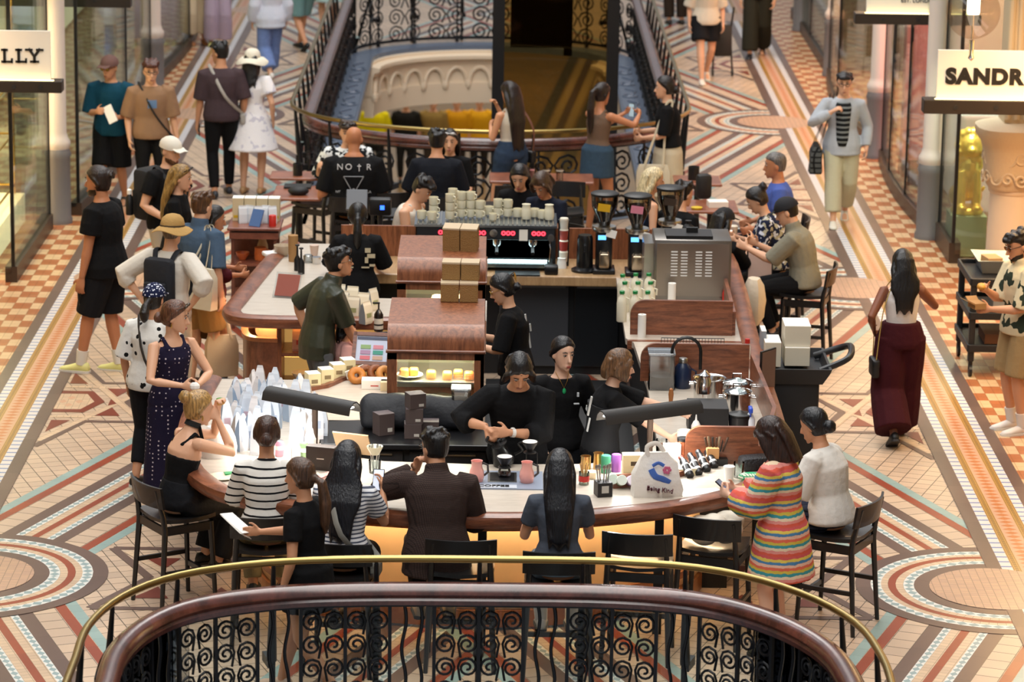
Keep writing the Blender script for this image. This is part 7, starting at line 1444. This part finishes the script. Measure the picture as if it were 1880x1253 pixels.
m=MB(); m.box(r_@V((0,-.002,.225)),(.24,.004,.02),r_); m.build('heading',mat('#4a5068',.5),t)
# bench: folded bag, boxes, container
m=MB(); rs=[]; n_=14
for i_ in range(n_):
    u=i_/(n_-1); x=-.42+.84*u; hh=.28*(.9+.07*math.sin(u*5)*.4+.03*math.sin(u*23))*(1 if .06<u<.96 else .85); dd=.13+.02*math.sin(u*7)
    rs.append([V((x+.02*math.sin(k*2.),dd*a_*(1+.1*math.sin(k*3+i_)),hh*b_)) for k,(a_,b_) in enumerate(((-1,0),(-1.05,.3),(-.75,.75),(-.25,1.),(.3,.97),(.8,.7),(1,.3),(1,0)))])
m.rings(rs); o=m.build('folded_bag',mat('#12141b',.6,bump=.5,bscale=12),None,True,auto=False); s_=o.modifiers.new('s','SUBSURF'); s_.levels=1; s_.render_levels=2; o.location=(-.5,23.08,HB); tag(o,'large folded black cloth bag lying on the work bench','bag')
BX='#4a3d3a'
for x,y,z,lab,rz in ((704,797,HB,'lone brown cube box on the bench left of the stack',.5),(758,803,HB,'bottom brown box of the stack on the bench',.05),(790,799,HB,'brown box beside the stack on the bench',.02),(760,803,HB+.111,'middle brown box of the stack with a white label',.08),(762,803,HB+.222,'top brown box of the stack turned slightly',.4)):
    p_=at(x,y,HB); boxt('brown_box',lab,'box',(p_.x,p_.y,z),(.125,.11,.16 if x==704 else .11),BX,rz,'#5c5052',None,mark=('#b9b2a8',.2,.25,.3,.18))
t=thing('clear_container','tall clear plastic container with a white scoop on the bench','container',at(846,785)); m=MB(); m.box((0,0,.15),(.14,.13,.3),None,.02); m.build('box',glass('#e6edf2',.12,.2),t); m=MB(); m.box((0,0,.302),(.15,.14,.014),None,.005); m.build('rim',glass('#eef2f4',.2,.35),t); m=MB(); m.tube([(-.03,0,.05),(.04,0,.26)],.01,6); m.build('scoop',WHITE,t,True)
one('steel_cup','polished steel cup beside the clear container','cup',at(822,786),MB().lathe((0,0,0),[(.03,0),(.036,.09),(.033,.09),(.028,.006)],18),CHROME)
# cardboard cup carriers on the bread cases
def carrier(loc,lab,rz=0.,h=.14,tilt=0.):
    t=thing('cup_carriers',lab,'cup carriers',loc,rz); r_=rot(tilt)
    for s_ in (-1,1): m=MB(); m.box(r_@V((s_*.072,0,h/2)),(.138,.15,h),r_,.006); m.build('carton_stack',mat('#94703f',.8,bump=.5,bscale=120),t); m=MB(); m.box(r_@V((s_*.072,0,h-.008)),(.14,.155,.018),r_,.004); m.build('top_edge',mat('#c0ab8c',.7),t)
    return t
cz=HB+.707; p_=at(843,556,cz); carrier(V((p_.x,p_.y+.08,cz)),'lower stack of folded cardboard cup carriers on the front bread case',0,.15); carrier(V((p_.x+.01,p_.y+.16,cz+.152)),'upper stack of cardboard cup carriers with a torn end on the front bread case',-.05,.14); p_=at(846,463,cz); carrier(V((p_.x,p_.y+.1,cz)),'tilted cardboard cup carriers on the rear bread case',-.12,.2,.1)
# bundled coat on the empty stool
m=MB(); r2_=random.Random(4)
for k in range(12): m.ell((r2_.uniform(-.12,.12),r2_.uniform(-.08,.1),.06+r2_.uniform(0,.12)),(r2_.uniform(.06,.12),r2_.uniform(.06,.1),r2_.uniform(.04,.09)),10,rot(0,0,k))
o=m.build('coat_bundle',mat('#ddd5c4',.85,bump=.5,bscale=16),None,True,auto=False); rm(o,.012,4); o.location=s2.location+V((0,.03,.665)); tag(o,'bundled cream coat lying on the empty bar stool','coat')
# merchandise stand at the rear left
q=at(466,418,.98); t=thing('display_stand','red brown wooden display stand with open shelves at the rear left','display stand',(q.x,q.y+.22,0),.0)
m=MB(); m.box((0,0,.965),(.5,.5,.03),None,.01); m.box((0,0,.9),(.46,.46,.06)); m.build('top_board',wood('#6b3a2c','#8a5240'),t); m=MB(); m.box((0,0,.62),(.44,.44,.025)); m.build('shelf',wood('#6b3a2c','#8a5240'),t); m=MB(); m.box((0,0,.3),(.44,.44,.025)); m.build('shelf',wood('#6b3a2c','#8a5240'),t); m=MB(); [m.box((x,y,.45),(.03,.03,.9)) for x in (-.2,.2) for y in (-.2,.2)]; m.box((0,.2,.45),(.42,.02,.9)); m.build('frame',wood('#5a3024','#744434'),t)
sb=t.location
for k in range(4): boxt('coffee_box',['leftmost white box on top of the display stand','second white box on top of the display stand','third white box on top of the display stand','rightmost white box on top of the display stand'][k],'box',sb+V((-.17+.113*k,.14,.98)),(.107,.14,.22),'#cdbb96',0,'#efece4',None,mark=('#c9a51e',0,.2,.8,.12))
for k,(x,y) in enumerate(((-.12,-.02),(-.05,.0),(.03,-.03),(.1,.01),(.16,-.02))): pouch(sb+V((x,y,.98)),.08,.17,.05,'#dfe3e6',['first pale pouch from the left on the display stand','second pale pouch on the display stand','third pale pouch on the display stand','fourth pale pouch on the display stand','rightmost pale pouch on the display stand'][k],rp.uniform(-.5,.5))
one('magazine','blue and brown booklet leaning on the display stand','booklet',sb+V((.02,-.14,.985)),MB().box((0,0,.07),(.12,.012,.17),rot(-.5)),mat('#4a6a9a',.4),-.5,None,False); one('red_tin','small red tin on the display stand','tin',sb+V((.17,-.14,.98)),MB().lathe((0,0,0),[(.035,0),(.035,.1),(.03,.105)],16),RED)
t=thing('orange_jug','orange jug on the shelf of the display stand','jug',sb+V((.05,-.05,.635))); MB().lathe((0,0,0),[(.055,0),(.06,.02),(.055,.11),(.058,.12),(.05,.12)],18).build('body',mat('#d8743a',.4),t,True); m=MB(); m.tube([V((.055,0,.1)),V((.09,0,.09)),V((.088,0,.04)),V((.058,0,.03))],.008,6); m.build('handle',mat('#d8743a',.4),t,True)
one('orange_bowl','orange bowl on the left of the display stand shelf','bowl',sb+V((-.12,-.05,.635)),MB().lathe((0,0,0),[(.03,0),(.06,.05),(.066,.07),(.06,.07),(.03,.01)],18),mat('#c9693a',.4)); one('vase','beige vase behind the orange jug','vase',sb+V((.06,.08,.635)),MB().lathe((0,0,0),[(.035,0),(.055,.06),(.05,.12),(.035,.16),(.045,.2),(.04,.2)],18),mat('#cdb48c',.5))
# tables behind the bar
def table(loc,w_,d_,lab,rz=0.):
    t=thing('cafe_table',lab,'table',(loc[0],loc[1],0),rz); m=MB(); m.box((0,0,.735),(w_,d_,.03),None,.01); m.build('table_top',wood('#7a4630','#9a5e44'),t); m=MB(); m.cyl((0,0,.02),(0,0,.72),.03,None,10); m.lathe((0,0,0),[(.2,0),(.2,.015),(.04,.03)],18); m.build('pedestal',BLACK,t,True); return t
table((-2.0,33.95),.62,.4,'rear small wooden table on the left behind the display stand'); table((-1.96,33.0),.5,.7,'front small wooden table on the left behind the display stand')
table((.55,34.0),1.1,.5,'wooden table with drinks behind the espresso machine'); table((2.2,34.0),.5,.5,'rear small wooden table on the right of the far railing'); table((2.25,32.6),.55,.6,'front small wooden table on the right of the bar'); table((2.25,30.9),.5,.7,'small table crowded with cups beside the man in the olive polo')
one('cutlery_pot','black pot of cutlery on the rear left table','cutlery pot',(-2.02,33.9,.75),MB().lathe((0,0,0),[(.05,0),(.05,.13),(.045,.13),(.04,.01)],14),BLACK); one('menu_folder','black menu folder on the front left table','menu',(-1.98,33.25,.75),MB().box((0,0,.01),(.28,.2,.02)),BLACKM,0,None,False); one('baseball_hat','crumpled black cap on the front left table','cap',(-1.95,32.85,.75),MB().ell((0,0,.04),(.11,.08,.05),12),BLACKM)
for k,(x,c) in enumerate(((.33,'#d88a94'),(.45,'#d88a94'),(.6,'#b9a88a'),(.74,'#b9a88a'))): t=thing('drink_glass',['left pink drink on the table behind the machine','right pink drink on the table behind the machine','left empty tumbler on the table behind the machine','right empty tumbler on the table behind the machine'][k],'glass',(x,33.85,.75)); MB().lathe((0,0,0),[(.035,0),(.04,.13),(.038,.13),(.032,.005)],16).build('glass',glass('#f0ece8',0,.08),t,True); (MB().lathe((0,0,.005),[(.03,0),(.036,.1)],14).build('drink',mat(c,.3),t,True) if k<2 else MB().lathe((0,0,.1),[(.04,0),(.04,.012)],14,cap=False).build('rim_band',mat('#d8d2c4',.4),t,True))
one('cutlery_pot','black pot with steel cutlery on the rear right table','cutlery pot',(2.16,34.0,.75),MB().lathe((0,0,0),[(.06,0),(.06,.14),(.055,.14),(.05,.01)],14),BLACK); boxt('napkin_pack','white napkins on the front right table','napkins',(2.32,32.55,.75),(.2,.16,.06),'#e2ddd4',.1,'#f0ece4'); one('yellow_tin','yellow dish on the front right table','dish',(2.1,32.4,.75),MB().lathe((0,0,0),[(.05,0),(.06,.02)],16),mat('#d8b82a',.4))
for k,(x,y) in enumerate(((2.15,30.75),(2.32,30.8),(2.2,31.1),(2.38,31.05))): one('takeaway_cup',['front left takeaway cup on the crowded side table','front right takeaway cup on the crowded side table','rear left takeaway cup on the crowded side table','rear right takeaway cup on the crowded side table'][k],'cup',(x,y,.75),MB().lathe((0,0,0),[(.03,0),(.04,.1),(.042,.105),(.03,.115)],16),[mat('#a5674a',.5),WHITE,BLACK,mat('#cfc6b4',.5)][k])
for (x,y,rz_,l) in ((-.98,32.4,20,'stool with a grey seat right of the bald man'),(.75,32.6,180,'black stool with its back to us behind the espresso machine'),(.15,32.9,30,'dark stool between the two people behind the machine'),(-1.75,32.9,60,'dark stool tucked under the front left table'),(2.62,30.2,88,'stool beside the crowded side table')): stool(x,y,rz_,l)
one('handbag','black handbag standing on the side counter near the grey haired man','bag',(2.2,32.95,.75),MB().box((0,0,.13),(.16,.12,.26),None,.04),BLACKM,.2)
# right hand cart, sign boards, trolley
t=thing('service_cart','black plastic service cart with a moulded handle behind the white shirt woman','cart',(2.47,25.55,0)); m=MB(); m.box((0,0,.44),(.4,.55,.7),None,.03); m.build('body',mat('#17181a',.5),t,True); m=MB(); m.rings([[V((a*x,b*y,z)) for x,y in ((-1,-1),(1,-1),(1,1),(-1,1))] for a,b,z in ((.22,.3,.76),(.27,.36,.86),(.285,.375,.9),(.265,.355,.9),(.24,.33,.83))]); m.build('tray',mat('#1d2126',.45),t,True)
m=MB(); m.tube(spline([(.2,-.25,.86),(.42,-.2,.95),(.47,0,1.0),(.42,.2,.95),(.2,.25,.86)],5),.028,8); m.build('handle',mat('#1d2126',.45),t,True); m=MB(); [m.lathe((x-.015,y,.05),[(.05,0),(.05,.03)],14,rot(0,PI/2)) for x in (-.17,.17) for y in (-.22,.22)]; m.box((0,0,.09),(.38,.5,.03)); m.build('castors',BLACK,t)
cb=t.location
for lab,dx,dy,z,d_ in (('white folded box stack at the left of the black cart',-.17,.0,.86,(.13,.28,.2)),('lower white box stack at the right of the black cart',.03,.05,.86,(.2,.3,.15)),('upper white box stack with curved top on the black cart',.03,.08,1.012,(.21,.3,.17)),('grey box at the counter side of the black cart',-.235,.1,.9,(.04,.2,.22))): boxt('carton_stack',lab,'cartons',cb+V((dx,dy,z)),d_,'#d8cfb9' if 'grey' not in lab else '#8a8d92',0,'#f2f0ea')
t=thing('sign_board','narrow dark framed menu board standing at the walnut side board','sign board',at(1407,742,HB-.1),.9); m=MB(); m.box((0,0,.25),(.2,.015,.36)); m.build('frame',BLACK,t); m=MB(); m.box((0,-.009,.25),(.18,.003,.34)); m.build('panel',mat('#6b5550',.5),t); m=MB(); m.cyl((0,0,-.8),(0,0,.1),.012,None,6); m.build('pole',BLACK,t)
p_=GYp(1395,487,29.4); t=thing('sign_board','pale blank menu board in a black frame on a stand by the black chair','sign board',(p_.x,29.4,0)); m=MB(); m.box((0,0,p_.z),(.24,.02,.3),rot(-.15)); m.build('frame',BLACK,t); m=MB(); m.box((0,-.013,p_.z),(.215,.004,.27),rot(-.15)); m.build('panel',mat('#d8b8a8',.5),t); m=MB(); m.cyl((0,0,0),(0,0,p_.z-.12),.016,None,8); m.lathe((0,0,0),[(.16,0),(.16,.015),(.03,.03)],18); m.build('pole',BLACK,t)
one('sauce_bottle','white bottle with a red cap at the corner of the walnut edge','bottle',at(1371,664),MB().lathe((0,0,0),[(.028,0),(.028,.12),(.018,.15)],14),WHITE); MB().lathe((0,0,.15),[(.022,0),(.02,.035)],14).build('red_cap',RED,[o for o in COL.objects if o.name.startswith('sauce_bottle')][-1],True)
t=thing('trolley','black three shelf service trolley at the right edge','trolley',(4.62,29.0,0)); w_,d_=.56,.85
m=MB()
for z in (.25,.55,.86): m=MB(); m.box((0,0,z),(w_,d_,.03)); [m.box((s_*w_/2,0,z+.02),(.025,d_,.07),None,.008) for s_ in (-1,1)]; [m.box((0,s_*d_/2,z+.02),(w_,.025,.07),None,.008) for s_ in (-1,1)]; m.build('shelf',mat('#161719',.5),t)

for sx in (-1,1):
    for sy in (-1,1): m=MB(); m.box((sx*(w_/2-.03),sy*(d_/2-.04),.5),(.055,.055,.72),None,.01); m.build('post',mat('#161719',.5),t); m=MB(); m.lathe((sx*(w_/2-.03)-.012,sy*(d_/2-.04),.055),[(.055,0),(.055,.026)],16,rot(0,PI/2)); m.cyl((sx*(w_/2-.03),sy*(d_/2-.04),.07),(sx*(w_/2-.03),sy*(d_/2-.04),.15),.02,None,8); m.build('castor',BLACK,t)
tb=t.location
t=thing('steel_pan','steel catering pan on top of the black trolley','pan',tb+V((.02,.15,.88))); m=MB(); m.rings([[V((a*x,b*y,z)) for x,y in ((-1,-1),(1,-1),(1,1),(-1,1))] for a,b,z in ((.15,.2,0),(.18,.24,.12),(.2,.26,.12),(.2,.26,.125),(.175,.235,.125),(.145,.195,.01))]); m.build('pan',STEEL,t); 
boxt('carton','open kraft carton in the steel pan on the trolley','carton',tb+V((-.02,.15,.9)),(.14,.2,.1),'#a5845a',.2); boxt('carton','kraft food carton on the corner of the trolley beside the man','carton',tb+V((.2,-.25,.885)),(.2,.2,.06),'#8a6440',.1)
boxt('delivery_bag','red and white striped delivery bag on the middle trolley shelf','bag',tb+V((.1,-.1,.57)),(.3,.3,.18),'#cfc9bf',0,'#b93a34'); boxt('kraft_parcel','brown parcel on the lowest trolley shelf','parcel',tb+V((.05,-.05,.27)),(.32,.4,.09),'#7a4a2a',0)

o=thing('snack','small green and golden bite of food held by the blonde woman','food',W(blonde,(blonde.hand['R']+blonde.hand['L'])/2+V((0,.03,.03)))); MB().ell((0,0,0),(.035,.025,.025),8).build('bread',mat('#c99a4a',.6),o,True); MB().ell((0,0,.018),(.03,.022,.012),8).build('topping',mat('#5a8a3a',.6),o,True)

m=MB(); rs=[]
for k,(z_,a_,b_) in enumerate(((.02,.06,.05),(-.04,.1,.08),(-.18,.11,.1),(-.32,.1,.09),(-.4,.05,.05))): rs.append([V((b_*math.cos(q_)*(1+.15*math.sin(3*q_+k)),a_*1.3*math.sin(q_)*(1+.1*math.sin(4*q_)),z_)) for q_ in [2*PI*j/16 for j in range(16)]])
m.rings(rs); o=m.build('cloth_bag',mat('#cdbfa8',.8,bump=.4,bscale=14),None,True); o.location=(2.36,28.2,HB+.0); tag(o,'cream cloth bag hanging over the walnut edge behind the oven','bag')
